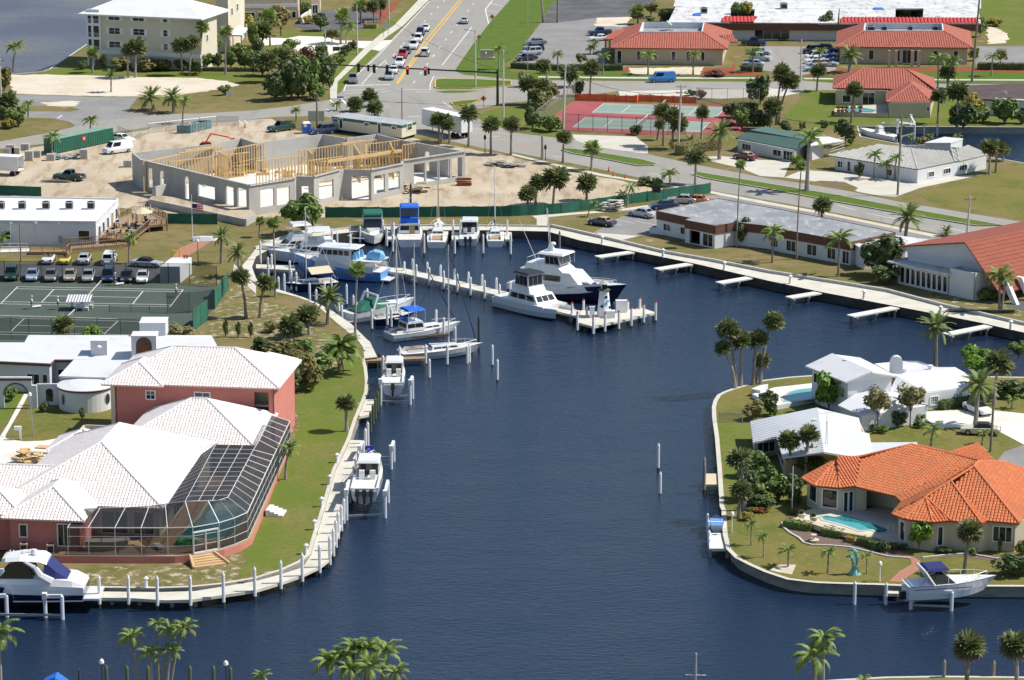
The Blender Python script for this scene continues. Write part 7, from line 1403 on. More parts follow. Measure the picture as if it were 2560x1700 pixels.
DSC={'w':'white sleeved','r':'red capped white','g':'green timber','b':'black','y':'grey timber','l':'white'}
def pilings(t,k,pts,where,grp,zb=-.2,s=1.0,n0=0):
 """pts: (x, base y, top y) or (x, base y); base lies on height zb"""
 for i,p in enumerate(pts):
  b=g(t,p[0],p[1],zb);zt_=zat(b,(t//10)*425+p[2]*K)if len(p)>2 else 1.9
  o=put('piling',PM[k],loc=(b.x,b.y,-3),scale=(s,s,zt_+3));solo(o,'%s %s piling %s'%(ORD[i+n0],DSC[k],where),'piling',grp)
def dock(nm,label,t,pts,m='deck',z=-.2,th=.3,posts=None,cat='dock'):
 o=thing(nm,label,cat,g(t,*pts[0][:2],z));P=[g(p[2]if len(p)>2 else t,p[0],p[1],z)for p in pts];b=MB();b.prism([XY(p)for p in P],z-th,z);b.build('decking',M[m],o)
 c=sum(P,Vector())/len(P);pm=MB();[pm.box((p.x+(c.x-p.x)*.06,p.y+(c.y-p.y)*.06,z-1.4),(.35,.35,2.4))for p in P];pm.build('support_post',M['wall'],o,'stuff');return o
dock('quay_dock','long curved pale concrete dock round the coral house point',30,[(820,750),(1475,757),(1800,747),(2361,655),(240,590,31),(430,528,31),(508,418,31),(620,0,31),(735,1205,21),(872,922,21),(985,925,21),(958,1130,21),(890,1285,21),(820,1560,21),(810,50,31),(770,205,31),(700,385,31),(680,452,31),(590,522,31),(420,602,31),(250,662,31),(0,738,31),(1750,828),(1520,832),(1200,811),(930,808)])
pilings(30,'w',[(917,810,600),(1186,812,600),(1452,830,605),(1757,830,600),(2062,800,570),(2350,745,520)],'from the left along the front of the coral house dock','pilings round the coral house dock')
pilings(31,'w',[(230,672,460),(427,606,392),(588,525,315),(681,452,240),(714,370,168),(738,290,90),(758,210,15),(788,130,-45),(810,60,-110)],'from the bend up the side of the coral house dock','pilings round the coral house dock')
pilings(21,'w',[(835,1500,1310),(888,1390,1215),(903,1310,1155),(922,1240,1085),(943,1180,1020),(966,1100,975),(990,1040,925),(1010,985,812),(1032,950,750)],'up the quay between the triple outboard boat and the palm lawn','pilings round the coral house dock')
dock('small_dock','small grey dock with green posts behind the single outboard boat',21,[(935,712),(1045,685),(1092,548),(1000,548)],'deck')
pilings(21,'g',[(1058,850,655),(1080,780,590),(1102,735,530),(1122,670,470),(1140,630,420),(1200,300,195)],'beside the small grey dock, counting upwards','green posts of the small dock',WZ)
dock('timber_finger_pier','narrow timber finger pier beside the grey ketch',21,[(1000,195),(1560,170),(1560,148),(1000,168)],'deckw')
pilings(21,'w',[(1172,330,140),(1325,230,60),(1566,220,40),(1764,235,40),(1949,215,50),(1969,205,38)],'from the left along the grey ketch','pilings of the west quay',WZ)
pilings(21,'w',[(1600,350,170),(2180,240,40),(2226,380,175)],'standing free in the water off the grey ketch','free standing pilings',WZ)
pilings(22,'w',[(1348,1205,950),(1366,1420,1215)],'standing alone in the open canal, far one first','free standing pilings',WZ)
pilings(21,'b',[(1000,190,90),(1140,230,110)],'at the root of the timber finger pier','dark posts',WZ);pilings(11,'b',[(2055,1590,1345),(1428,360,120)],'rising high over the marina','dark posts',-.2);pilings(12,'y',[(438,740,560)],'standing alone off the north quay','grey posts',WZ)
dock('main_pier','long pale marina pier running out to the fuel dock',11,[(1230,935),(1372,955),(2361,1185),(40,1200,12),(600,1350,12),(640,1300,12),(0,1130,12),(2361,1135),(1365,905),(1240,900)]);dock('inner_pier','short pale pier before the bow of the blue trawler',11,[(0,905),(360,925),(360,885),(0,868)])
pilings(11,'w',[(1368,925,840),(1445,900,815),(1580,945,845),(1702,975,870),(1833,1010,907),(1960,1040,935),(2086,1065,958),(2217,1095,988),(2346,1130,1020)],'from the trawler along the far side of the main pier','pilings of the main pier',-.2)
pilings(11,'w',[(1478,980,866),(1597,1010,893),(1731,1045,925),(1856,1075,955),(1978,1105,983),(2108,1135,1015),(2246,1165,1047)],'from the trawler along the near side of the main pier','pilings of the main pier',-.2)
dock('fuel_dock','rectangular fuel dock with the little lighthouse',12,[(600,1402),(752,1445),(1330,1315),(1190,1268),(900,1320),(640,1290)])
pilings(12,'r',[(603,1420,1300),(750,1455,1330),(858,1430,1308),(985,1405,1290),(1101,1380,1255),(1215,1350,1225),(1325,1330,1205),(1180,1280,1170),(1068,1300,1195),(690,1345,1240),(660,1290,1185),(553,1330,1212)],'round the fuel dock from its left corner along the front','red capped pilings of the fuel dock')
pilings(11,'w',[(700,640,535),(748,650,575),(872,690,590),(960,610,515),(1170,590,455),(1206,660,520),(1253,590,455),(1270,610,480),(1262,700,590),(1550,730,580),(1818,600,455),(1885,600,452),(1832,725,600),(2094,725,590),(2316,600,455),(2348,740,588)],'from the left among the boats at the north dock','pilings of the north dock',-.2)
pilings(11,'w',[(42,840,650),(112,940,800),(144,900,770),(312,960,830),(208,1090,980),(262,1110,950),(326,1060,920),(372,1060,938),(495,1175,1040),(555,1215,1095),(632,1150,1030),(695,1110,992),(835,1185,1050)],'from the left round the cream awning sailboat','pilings of the west quay',-.2)
pilings(11,'w',[(765,1310,1170),(792,1340,1240),(898,1280,1150),(925,1310,1207),(1026,1190,1090),(1134,1290,1180),(1068,1410,1278),(1210,1380,1238),(1247,1390,1268),(1662,1420,1283),(1731,1470,1355),(1836,1560,1440)],'from the left round the green covered cruiser','pilings of the west quay',-.2)
for i,P in enumerate(([(1195,640),(1290,640),(1285,545),(1190,545)],[(1805,640),(1880,640),(1875,545),(1800,545)],[(2295,640),(2361,640),(2355,545),(2290,545)])):dock('finger_dock','%s short concrete finger between the boats of the north dock'%ORD[i],11,P)
for i,(t,a,b_,w)in enumerate(((12,(785,798),(1135,748),24),(12,(1335,912),(1665,858),24),(12,(1905,1038),(2245,980),24),(13,(190,1173),(525,1118),26),(13,(760,1343),(1210,1258),30),(13,(1640,1512),(2045,1432),32))):
 A,B=g(t,*a,-.1),g(t,*b_,-.1);d=unit(A,B);B=B+d*1.3;n=Vector((-d.y,d.x,0))*.75;o=thing('finger_pier','%s white finger pier from the north along the motel quay'%ORD[i],'pier',A,group='finger piers of the motel quay')
 b=MB();b.prism([XY(p)for p in (A-n,B-n,B+n,A+n)],-.28,-.1);b.build('decking',M['drive'],o)
 for f in (.06,.4,.75):b=MB();[b.box((*(A.lerp(B,f)+n*s).xy,-1.2),(.3,.3,1.8))for s in (-.7,.7)];b.box((*A.lerp(B,f).xy,-.42),(.3,1.6,.22),math.atan2(d.y,d.x));b.build('support',M['wall'],o)
dock('canal_platform','small wooden platform with grey posts on the left of the canal point',22,[(1785,1332),(1925,1332),(1920,1232),(1785,1232)],'cbeige');dock('white_jetty','little white jetty on the left of the canal point',32,[(1820,355),(1990,355),(1962,212),(1816,212)],'drive');dock('lift_platform','tiny pale platform behind the express cruiser lift',33,[(1075,768),(1210,772),(1200,712),(1070,708)],'deck',-.5)
pilings(22,'y',[(1770,1400,1078),(1772,1420,1130),(1774,1350,1185)],'beside the wooden platform, far one first','grey posts',WZ);pilings(32,'l',[(1802,200,30),(1808,260,85),(1815,330,185),(1818,380,250)],'along the little white jetty, far one first','jetty posts',WZ);pilings(33,'l',[(797,870,655),(1086,870,668)],'before the sea wall left of the express cruiser','canal posts',WZ)
def lift(label,t,posts,beams,cradle,zb=WZ):
 o=thing('boat_lift',label,'boat lift',g(t,posts[0][0],posts[0][1],zb));T=[]
 for x,y,yt in posts:p=g(t,x,y,zb);h=zat(p,(t//10)*425+yt*K);T.append(v3(p,h));b=MB();b.tube(v3(p,-3),v3(p,h),.19,n=8);b.build('post',M['liftw'],o)
 for i,j in beams:
  b=MB();b.beam(T[i],T[j],.3,.35);b.build('top_beam',M['alum'],o);b=MB();b.box(T[i]+Vector((0,-.15,.1)),(.45,.5,.6));b.build('motor_housing',M['white'],o)
 for i,j in cradle:b=MB();b.beam(v3(T[i],zb+.45),v3(T[j],zb+.45),.15,.2);b.tube(v3(T[i],zb+.4),T[i],.04,n=4);b.tube(v3(T[j],zb+.4),T[j],.04,n=4);b.build('cradle',M['steel'],o)
lift('boat lift under the single outboard walkaround boat',21,[(1150,600,385),(1178,560,345),(1422,595,392),(1444,540,340)],[(0,1),(2,3)],[(0,2),(1,3)]);lift('boat lift under the triple outboard boat',21,[(835,1660,1405),(862,1500,1300),(1192,1640,1415),(1218,1500,1302)],[(0,1),(2,3)],[(0,2),(1,3)])
lift('small platform lift with blue bunks beside the jet ski',21,[(955,1190,1000),(985,1110,940),(1248,1190,1000),(1270,1120,938)],[(0,1),(2,3)],[(0,2),(1,3)]);lift('boat lift under the navy banded motor cruiser',30,[(65,985,790),(420,990,795),(578,1010,795),(-200,1000,795)],[(3,0),(1,2)],[(3,2)]);lift('boat lift under the express cruiser',33,[(1316,915,755),(1690,930,758),(1340,850,700),(1690,850,700)],[(0,1)],[(0,1),(2,3)]);lift('empty blue boat lift on the far canal',3,[(1190,1290,1125),(1350,1250,1145),(1315,1190,1075),(1060,1230,1150)],[(0,1),(3,0),(2,1)],[(0,1)],-.6)
pilings(3,'l',[(1440,1250,1145),(1560,1250,1145)],'before the far canal wall, left one first','canal posts',WZ);pilings(33,'y',[(1622,1540,1378),(2078,1530,1385)],'on the near bank between the cabbage palms','near bank posts',0)
pilings(30,'g',[(985,1660,1425),(1175,1660,1430),(1368,1660,1428),(1755,1660,1430),(1972,1660,1430),(2128,1660,1440)],'from the left along the near bank','near bank posts',-.4)
# lighthouse
lh=thing('lighthouse','small white lighthouse with a grey lantern on the fuel dock','lighthouse',g(12,848,1345,-.2));p=g(12,848,1345,-.2);h=zat(p,425+1112*K)+.2
b=MB();b.lathe([(1.0,0),(.62,h)],8,p);b.build('tower',M['white'],lh);b=MB();b.lathe([(.62,h),(.85,h+.05),(.85,h+.18),(.5,h+.2)],8,p);b.build('gallery',M['pgreen'],lh);b=MB();b.lathe([(.42,h+.2),(.42,h+1.0)],8,p);b.build('lantern',M['bglass'],lh);b=MB();b.lathe([(.8,h+1.0),(.08,h+1.45),(.05,h+1.75)],8,p);b.build('roof',M['tileg'],lh)
for a,z_ in ((-1.2,h*.78),(-.5,h*.36),(-1.95,h*.42)):r=1.0-.38*z_/h;c=p+Vector((math.cos(a)*r,math.sin(a)*r,z_));b=MB();b.tube(c-Vector((math.cos(a),math.sin(a),0))*.12,c+Vector((math.cos(a),math.sin(a),0))*.03,.2,n=10);b.build('porthole',M['blk'],lh)
for a,z_,m_ in ((-1.35,h*.52,'clt'),(-.75,h*.62,'clt'),(-.75,h*.18,'redcap')):r=1.0-.38*z_/h;c=p+Vector((math.cos(a)*r,math.sin(a)*r,z_));b=MB();b.box(c,(.06,.5,.34),a);b.build('sign',M[m_],lh)
for l,x,y,s in (('white locker at the foot of the lighthouse',908,1360,(1.2,.9,.9)),('tall white cabinet right of the lighthouse',1008,1310,(1.5,.8,1.6)),('white fuel pump left of the lighthouse',738,1360,(.7,.6,1.5))):o=thing('dock_box',l,'box',g(12,x,y,-.2));q_=g(12,x,y,-.2);unitbox(o,'casing',q_,*s,M['white'],0,-.2);unitbox(o,'lid',q_,s[0]+.1,s[1]+.1,.08,M['alum'],0,-.2+s[2])
def pedestal(t,x,y,label,nm='power_pedestal',cat='pedestal',s=1.0,z=.04):o=thing(nm,label,cat,g(t,x,y,z));p=g(t,x,y,z);b=MB();b.lathe([(.26*s,0),(.2*s,.1),(.16*s,.9*s),(.2*s,1.0*s)],8,p);b.build('post',M['white'],o);b=MB();b.lathe([(.3*s,1.0*s),(.32*s,1.12*s),(.08*s,1.3*s)],8,p);b.build('cap',M['white'],o)
for i,(t,x,y)in enumerate(((12,832,682),(12,1392,802),(12,1958,920),(13,205,1048),(13,885,1190),(13,1590,1335),(13,2237,1470))):pedestal(t,x,y,'%s white power pedestal from the north on the motel quay'%ORD[i])
for i,(t,x,y)in enumerate(((21,747,1128),(21,680,1330),(21,606,1535),(31,540,178),(31,462,403),(30,1348,710))):pedestal(t,x,y,'%s white mushroom light from the far end of the coral house lawn'%ORD[i],'garden_light','light',.85)
# ================================================================== POLES, SIGNALS, SIGNS, FENCES
def pole(nm,label,t,x,y,yt,m,r=.15,arms=0,lamp=None,dx=0):
 p=g(t,x,y);h=zat(p,(t//10)*425+yt*K);tp_=v3(p,h)+Vector((g(t,x+dx,y).x-p.x,0,0));o=thing(nm,label,'lamp post' if lamp else 'pole',p);b=MB();b.tube(p,tp_,r,r*.65,8);b.build('post',M[m],o)
 for i in range(arms):b=MB();z_=h-.5-i*1.1;b.beam((tp_.x-.9,p.y,z_),(tp_.x+.9,p.y,z_),.1,.12);[b.tube((tp_.x+s,p.y,z_),(tp_.x+s,p.y,z_+.3),.06,n=5)for s in (-.8,0,.8)];b.build('crossarm',M['pgrey'],o)
 if lamp=='globe':b=MB();b.lathe([(.05,-.1),(.24,.05),(.2,.3),(.05,.45)],8,tp_);b.build('lantern',M['white'],o)
 if lamp=='black':b=MB();b.lathe([(.1,-.2),(.26,.1),(.2,.5),(.05,.75)],8,tp_);b.build('lantern',M['blk'],o)
 if lamp=='arm':b=MB();b.beam(tp_-Vector((0,0,.3)),tp_+Vector((-1.6,0,0)),.07,.07);b.box(tp_+Vector((-1.9,0,.02)),(.8,.3,.15));b.build('lamp_head',M['steel'],o)
 return o,tp_
for a in [('utility_pole','grey utility pole at the left edge over the bay road',0,14,1000,535,'conc',.2,1),('utility_pole','concrete pole beside the white driveway',1,641,520,270,'conc',.17),('utility_pole','tall concrete pole at the verge garden corner',1,934,500,40,'conc',.2,1),('street_lamp','slim concrete pole beside the red mulch bed',1,1226,205,-60,'conc',.17),('street_lamp','concrete lamp pole on the right side of the boulevard',1,2024,805,275,'conc',.18,0,'arm'),('utility_pole','tall concrete pole by the junction signal mast',1,2282,1130,460,'conc',.2,1),('utility_pole','thin wooden pole behind the site trailer',1,1347,1100,808,'pgrey',.13),('utility_pole','tall concrete pole at the red court corner',2,472,1210,590,'conc',.24,2,None,20),('utility_pole','concrete pole before the red court with two transformers',2,1530,1392,775,'conc',.22,2,None,24),('street_lamp','thin pole with a small lamp in the office car park',2,145,720,-100,'steel',.07),('utility_pole','concrete pole beside the office parking bays',3,302,745,365,'conc',.22,1),('utility_pole','tall leaning dark wooden pole right of the second office',3,1880,755,-60,'trunk',.26,0,None,45),('utility_pole','tall pole standing before the grey tiled house',3,1195,1800,1060,'pgrey',.2,1,None,18),('utility_pole','concrete pole behind the chapel roof',13,1835,600,240,'conc',.2,1,None,18),('utility_pole','dark wooden pole on the lawn beside the driveway palm',23,2052,1030,470,'trunk',.17,0,None,14),('flagpole','thin white pole at the orange house pool',23,222,1580,1165,'white',.06),('street_lamp','grey lamp post on the lawn before the garden arch',20,306,885,515,'steel',.09,0,'globe',-16),('utility_pole','brown wooden pole before the clubhouse wall',10,194,842,480,'trunk',.13),('street_lamp','brown pole with a white lamp on the club lawn',10,1828,872,665,'trunk',.09,0,'globe'),('street_lamp','black lantern post on the boulevard by the site',1,2112,1410,1280,'blk',.07,0,'black'),('street_lamp','black lantern post beside the headless palm trunk',2,308,1475,1370,'blk',.07,0,'black'),('street_lamp','left white globe light before the feathery shrub',11,342,480,350,'steel',.07,0,'globe'),('street_lamp','middle white globe light before the feathery shrub',11,418,555,330,'steel',.07,0,'globe'),('street_lamp','right white globe light before the feathery shrub',11,498,580,300,'steel',.07,0,'globe'),('street_lamp','white lamp post at the jetty of the canal point',32,2027,205,50,'white',.07,0,'globe'),('street_lamp','white lamp post on the lawn right of the dolphin',33,1028,660,510,'white',.09,0,'globe'),('street_lamp','black globe lamp left on the near bank',30,945,1660,1415,'blk',.06,0,'globe'),('street_lamp','black globe lamp right on the near bank',30,2088,1660,1430,'blk',.06,0,'globe'),('utility_pole','dark pole with a blue arm over the covered boat',30,735,1660,1470,'stain_shade',.16)]:pole(*a)
M['flag']=mat('flag_red',(.5,.03,.04),.8);
def flag(label,t,x,y,yt,w=1.5,hh=.9,k=.92):
 o,tp_=pole('flagpole',label,t,x,y,yt,'white',.06);h=tp_.z*k
 for i in range(7):z_=h-hh*(i+.5)/7;b=MB();b.loft([[(tp_.x+.05+s*w,tp_.y+.12*math.sin(s*6),z_-hh/14-.12*s),(tp_.x+.05+s*w,tp_.y+.12*math.sin(s*6),z_+hh/14-.12*s)]for s in (0,.25,.5,.75,1)],caps=False);b.build('flag_stripe',M['flag']if i%2==0 else M['white'],o)
 b=MB();b.quad((tp_.x+.05,tp_.y-.03,h-hh*.57),(tp_.x+.05+w*.4,tp_.y-.03,h-hh*.57-.05),(tp_.x+.05+w*.4,tp_.y-.03,h-.05),(tp_.x+.05,tp_.y-.03,h));b.build('flag_canton',M['cnavy'],o)
flag('white flagpole with a striped flag on the club lawn',10,1776,650,225,1.7,1.0,.8);flag('short flagpole with a striped flag at the car park entrance',1,975,262,180,1.0,1.0,.98)
# signals over the boulevard
sg=thing('traffic_signals','black signal mast arm with six signal heads across the boulevard','traffic signals',g(1,2228,975));p=g(1,2228,975);hs=zat(p,672*K);q_=g(1,536,588,hs);b=MB();b.tube(p,v3(p,hs+.6),.28,.2,8);b.build('post',M['blk'],sg);b=MB();b.tube(v3(q_,0),v3(q_,hs+.5),.26,.2,8);b.build('post',M['blk'],sg);b=MB();b.tube(v3(p,hs),q_,.16,.12,8);b.build('mast_arm',M['blk'],sg)
M['lampred']=mat('signal_red_lit',(.6,.02,.01),.4,emit=((1,.05,.03),2.2))
A=v3(p,hs)
for x,red in ((952,0),(1043,0),(1097,0),(1218,0),(1405,1),(1570,1),(1600,0)):
 f=(2228-x)/(2228-536);c=A.lerp(q_,f);s=.75 if x in (1043,1600)else 1;o=MB();o.box((c.x,c.y-.25,c.z-.35*s),(.55*s,.4,1.65*s));hd=o.build('signal_head',M['blk'],sg)
 if red:m_=MB();m_.tube((c.x,c.y-.47,c.z+.12),(c.x,c.y-.43,c.z+.12),.2,n=10);put('red_lamp',m_.mesh('red_lamp',M['lampred'],origin(sg)),hd)
 # wires
for l,pa,pb in (('upper cable over the junction',('u',g(1,934,500),12.0),('u',g(1,2282,1130),9.5)),('long cable from the court pole to the second court pole',('u',g(2,490,1210),11),('u',g(2,1550,1392),10.5)),('cable from the court pole to the pole by the grey house',('u',g(2,1550,1392),10.5),('u',g(3,1210,1800),11))):
 o=MB();a,c=v3(pa[1],pa[2]),v3(pb[1],pb[2]);o.path([a.lerp(c,i/12)-Vector((0,0,1.6*(1-(i/6-1)**2)))for i in range(13)],.035,4);solo(o.build('power_cable',M['blk']),l,'cable')
M['dia']=mat('sign_amber',(.62,.30,.02),.6)
def sign(label,t,x,y,ys,m,w,h,dia=False,two=False,nm='road_sign'):
 p=g(t,x,y);z_=zat(p,(t//10)*425+ys*K);o=thing(nm,label,'sign',p);[unitbox(o,'post',(p.x+s,p.y+.06),.08,.08,z_+h*.3,M['pgrey'])for s in ((-w*.35,w*.35)if two else (0,))]
 b=MB();b.add([(p.x-w/2,p.y,z_),(p.x,p.y,z_-w/2),(p.x+w/2,p.y,z_),(p.x,p.y,z_+w/2),(p.x-w/2,p.y+.03,z_),(p.x,p.y+.03,z_-w/2),(p.x+w/2,p.y+.03,z_),(p.x,p.y+.03,z_+w/2)],[(0,1,2,3),(7,6,5,4)])if dia else b.box((p.x,p.y,z_),(w,.05,h));b.build('sign_plate',M[m],o);return o,p,z_
sign('amber diamond sign high on the boulevard right side',1,2178,270,155,'dia',1.2,1.2,True);sign('amber diamond sign beside the lamp pole',1,2056,470,342,'dia',1.1,1.1,True)
for l,t,x,y,ys in (('amber diamond sign on the small junction island',1,2098,1000,908),('bright amber signal ahead sign before the red court',2,1464,1440,1328)):
 o,p,z_=sign(l,t,x,y,ys,'dia',1.2,1.2,True);b=MB();b.box((p.x,p.y-.03,z_),(.16,.02,.6));[b.box((p.x,p.y-.045,z_+dz),(.12,.02,.12))for dz in (-.2,.2)];b.build('symbol',M['blk'],o)
sign('blue street name sign at the walk corner',1,778,960,896,'cblue',1.3,.3);sign('two posted grey back of a board beside the boulevard',1,1198,340,245,'steel',1.5,.9,False,True);sign('pale blank board behind the toilet and the dead palm',1,556,1150,1070,'conc',3.0,1.9,False,True);sign('dark board sign in the verge garden',1,740,490,450,'pgreen',1.5,.9,False,True);sign('tall dark sign before the green screen',12,1330,290,180,'blk',1.4,1.0);sign('small white board on the dry lot corner',0,2115,890,862,'white',1.2,.8)
ms=thing('monument_sign','stone monument sign on the verge right of the boulevard','sign',g(1,2130,545));p=g(1,2130,545);unitbox(ms,'base',p,3.4,1.2,.4,M['sand_st']);b=MB();b.box((p.x,p.y,1.2),(2.8,.6,1.6));b.build('slab',M['beige'],ms);b=MB();b.lathe([(.25,0),(.02,.35)],3,(p.x-.2,p.y-.34,1.3));b.build('emblem',M['white'],ms)
M['scr']=mat('windscreen_green',(.02,.115,.075),.8,noise=[(.5,(.03,.16,.10),.4,.7)]);M['scrd']=mat('windscreen_sheer',(.02,.045,.04),.8,alpha=.42);M['net']=mat('orange_netting',(.72,.10,.03),.8,noise=[(1.2,(.62,.05,.02),.4,.65)],alpha=.9);M['link']=mat('chain_link',(.25,.23,.20),.8,alpha=.3)
def fence(label,t,pts,h,m,pm='pgreen',step=3.0,nm='fence',sag=0.0):
 o=thing(nm,label,'fence',g(t,*pts[0][:2]));P=[g(p[2]if len(p)>2 else t,p[0],p[1])for p in pts];rr=random.Random(4)
 for a,c in zip(P,P[1:]):
  n=max(1,round((c-a).length/step))
  for i in range(n):
   u,v=a.lerp(c,i/n),a.lerp(c,(i+1)/n);d0,d1=rr.uniform(0,sag),rr.uniform(0,sag);w=(u+v)/2+Vector((0,-.1,0));b=MB();b.add([v3(u,.03),v3(w,.03),v3(v,.03),v3(v,h-d1),v3(w,h-(d0+d1)*.5-sag*.4),v3(u,h-d0)],[(0,1,4,5),(1,2,3,4)]);b.build('screen_panel',M[m],o)
   b=MB();b.tube(u,v3(u,h+.1),.05,n=5);b.build('post',M[pm],o)
 b=MB();b.tube(P[-1],v3(P[-1],h+.1),.05,n=5);[b.tube(v3(a,h),v3(c,h),.03,n=4)for a,c in zip(P,P[1:])]if not sag else None;b.build('end_post',M[pm],o)
fence('long green windscreen round the building site',11,[(640,440),(1300,437),(2361,427),(460,400,12),(800,355,12),(1250,290,12),(1830,212,12)],1.75,'scr',sag=.08);fence('short green windscreen below the terrace wall',10,[(1530,495),(2005,502)],1.7,'scr',sag=.1);fence('green windscreen behind the clubhouse roof',10,[(-60,222),(0,230),(380,245)],1.6,'scr');fence('orange safety netting along the back of the red court',2,[(580,928),(860,936),(1150,945),(1170,935),(1700,955)],1.5,'net','redcap',2.4,sag=.2)
fence('chain link fence on the left of the red court',2,[(220,1180),(400,1040),(580,915)],3.2,'link','steel');fence('chain link fence on the near side of the red court',2,[(480,1198),(880,1220),(1280,1238),(1600,1242)],3.0,'link','blk',3.2);fence('chain link fence behind the right end of the red court',2,[(1700,960),(1985,972),(2280,975)],3.2,'link','steel')
fence('tall sheer green screen between courts and parked cars',10,[(-100,1025),(190,1025),(770,1035),(1360,1043),(1750,1048),(2000,1075)],2.9,'scrd','blk');fence('green screened fence at the back corner of the clay courts',10,[(1980,1285),(2105,1105)],2.7,'scr');fence('green screened fence at the near corner of the clay courts',10,[(1782,1485),(1918,1388)],2.9,'scr');fence('sheer green fence between the two clay courts',10,[(1545,1322),(1750,1320),(1980,1285)],2.9,'scrd');fence('low green fence beside the court shelter',10,[(1010,1310),(1210,1313),(1380,1316),(1545,1320)],.95,'link');fence('sheer green fence before the near clay court',10,[(-60,1560),(270,1562),(900,1568),(1330,1572)],2.9,'scrd');fence('plain wire fence across the lawn by the canal point',22,[(1912,755),(2125,762)],1.2,'link','steel')
fence('wire fence round the site entrance',0,[(1090,1255),(1220,1300),(1370,1230),(2000,1160),(2200,1165)],1.8,'link','steel',4)
def net(label,Pf,z=.05):
 a,c=Pf(.5,-.08),Pf(.5,1.08);o=thing('tennis_net',label,'net',(a+c)/2);b=MB();b.quad(v3(a,z),v3(c,z),v3(c,.95),v3(a,.95));b.build('netting',M['link'],o);b=MB();b.beam(v3(a,.97),v3(c,.97),.05,.1);b.build('net_band',M['white'],o)
 for e in (a,c):b=MB();b.tube(e,v3(e,1.1),.06,n=6);b.build('post',M['pgreen'],o)
net('net of the far red court',CA);net('net of the near red court',CB);net('net of the upper clay court',CC);net('net of the lower clay court behind the palm',CD)
# court shelter, pump house, site things
sh_=thing('court_shelter','striped awning shelter with benches between the clay courts','shelter',g(10,740,1290));A,B=g(10,660,1290),g(10,815,1290);zh=zat(A,425+1195*K);w=(B.x-A.x)
for i in range(17):b=MB();x=A.x-.6+(w+1.0)*i/17;xw=(w+1.0)/17;b.quad((x,A.y-1.0,zh-.1),(x+xw,A.y-1.0,zh-.1),(x+xw,A.y+1.6,zh+.35),(x,A.y+1.6,zh+.35));b.build('awning_stripe',M['white']if i%2==0 else M['steel'],sh_)
for q_ in (A,B,A+Vector((0,1.2,0)),B+Vector((0,1.2,0))):b=MB();b.tube(q_,v3(q_,zh),.05,n=5);b.build('post',M['blk'],sh_)
for x,y in ((760,1298),(800,1275)):o=thing('bench','white bench %s the court shelter'%('before' if y>1290 else 'inside'),'bench',g(10,x,y));p=g(10,x,y);b=MB();b.box((p.x,p.y,.45),(1.8,.45,.07));b.build('seat',M['white'],o);b=MB();b.box((p.x,p.y+.22,.75),(1.8,.06,.4));b.build('backrest',M['white'],o);[unitbox(o,'leg',(p.x+s,p.y),.08,.4,.42,M['white'])for s in (-.8,.8)]
ph=thing('pump_house','white box shaped pump house with yellow pipes behind the courts','pump house',g(10,1600,1040));A,B=g(10,1478,1043),g(10,1662,1043);D=g(10,1735,985);hp=zat(A,425+890*K);Q=[A,B,B+(D-B)*1.5,A+(D-B)*1.5];b=MB();b.prism([XY(p)for p in Q],0,hp);b.build('casing',M['stucco'],ph);b=MB();b.path([v3(Q[3],hp),v3(Q[3],hp+1.0),v3(Q[3]+Vector((1.2,0,0)),hp+1.0),v3(Q[3]+Vector((1.2,0,0)),hp)],.09,6);b.build('pipe',mat('pipe_yellow',(.65,.42,.03),.5),ph);[unitbox(ph,'roof_vent',Q[2]+Vector((-1.0+.4*i,-.6,0)),.25,.25,.5,M['redcap'],0,hp)for i in range(2)]
pt_=thing('portable_toilet','bright blue portable toilet with a white roof on the building site','portable toilet',g(1,465,1228));p=g(1,465,1228);hq=zat(p,1135*K);unitbox(pt_,'cabin',p,1.5,1.4,hq,mat('toilet_blue',(.03,.17,.62),.5),.2);b=MB();b.box((p.x,p.y,hq+.12),(1.55,1.45,.25),.2,top=(.7,.7));b.build('roof',M['white'],pt_);b=MB();b.box((p.x-.1,p.y-.76,1.5),(.6,.03,.5),.2);b.build('door_sign',M['white'],pt_);b=MB();b.box((p.x+.3,p.y-.72,1.0),(.04,.06,1.7),.2);b.build('door_frame',M['cnavy'],pt_)
CONE=MB().lathe([(.22,0),(.22,.04),(.16,.05),(.03,.75)],8).mesh('traffic_cone',mat('cone_orange',(.75,.13,.03),.6))
for t,x,y,l in ((12,938,55,'left traffic cone on the roadside by the erosion roll'),(12,1047,75,'right traffic cone on the roadside by the erosion roll'),(0,2260,1175,'traffic cone alone on the site entrance tarmac'),(2,893,1580,'traffic cone below the short grass median')):solo(put('traffic_cone',CONE,loc=g(t,x,y,.03),scale=1.2),l,'traffic cone')
rr=random.Random(9)
def heap(nm,label,cat,t,x,y,w,d_,h,m,n,lay=False,fn='piece'):
 o=thing(nm,label,cat,g(t,x,y));p=g(t,x,y)
 for i in range(n):
  b=MB();z_=h*(i/n);b.box((p.x+rr.uniform(-w,w)*(.1 if lay else .5),p.y+rr.uniform(-d_,d_)*(.5 if lay else .5),z_+h/n),(w if lay else rr.uniform(.2,.5)*w,.25 if lay else rr.uniform(.2,.5)*d_,h/n*1.4),rr.uniform(-.12,.12)if lay else rr.uniform(0,3));b.build(fn,M[m],o)
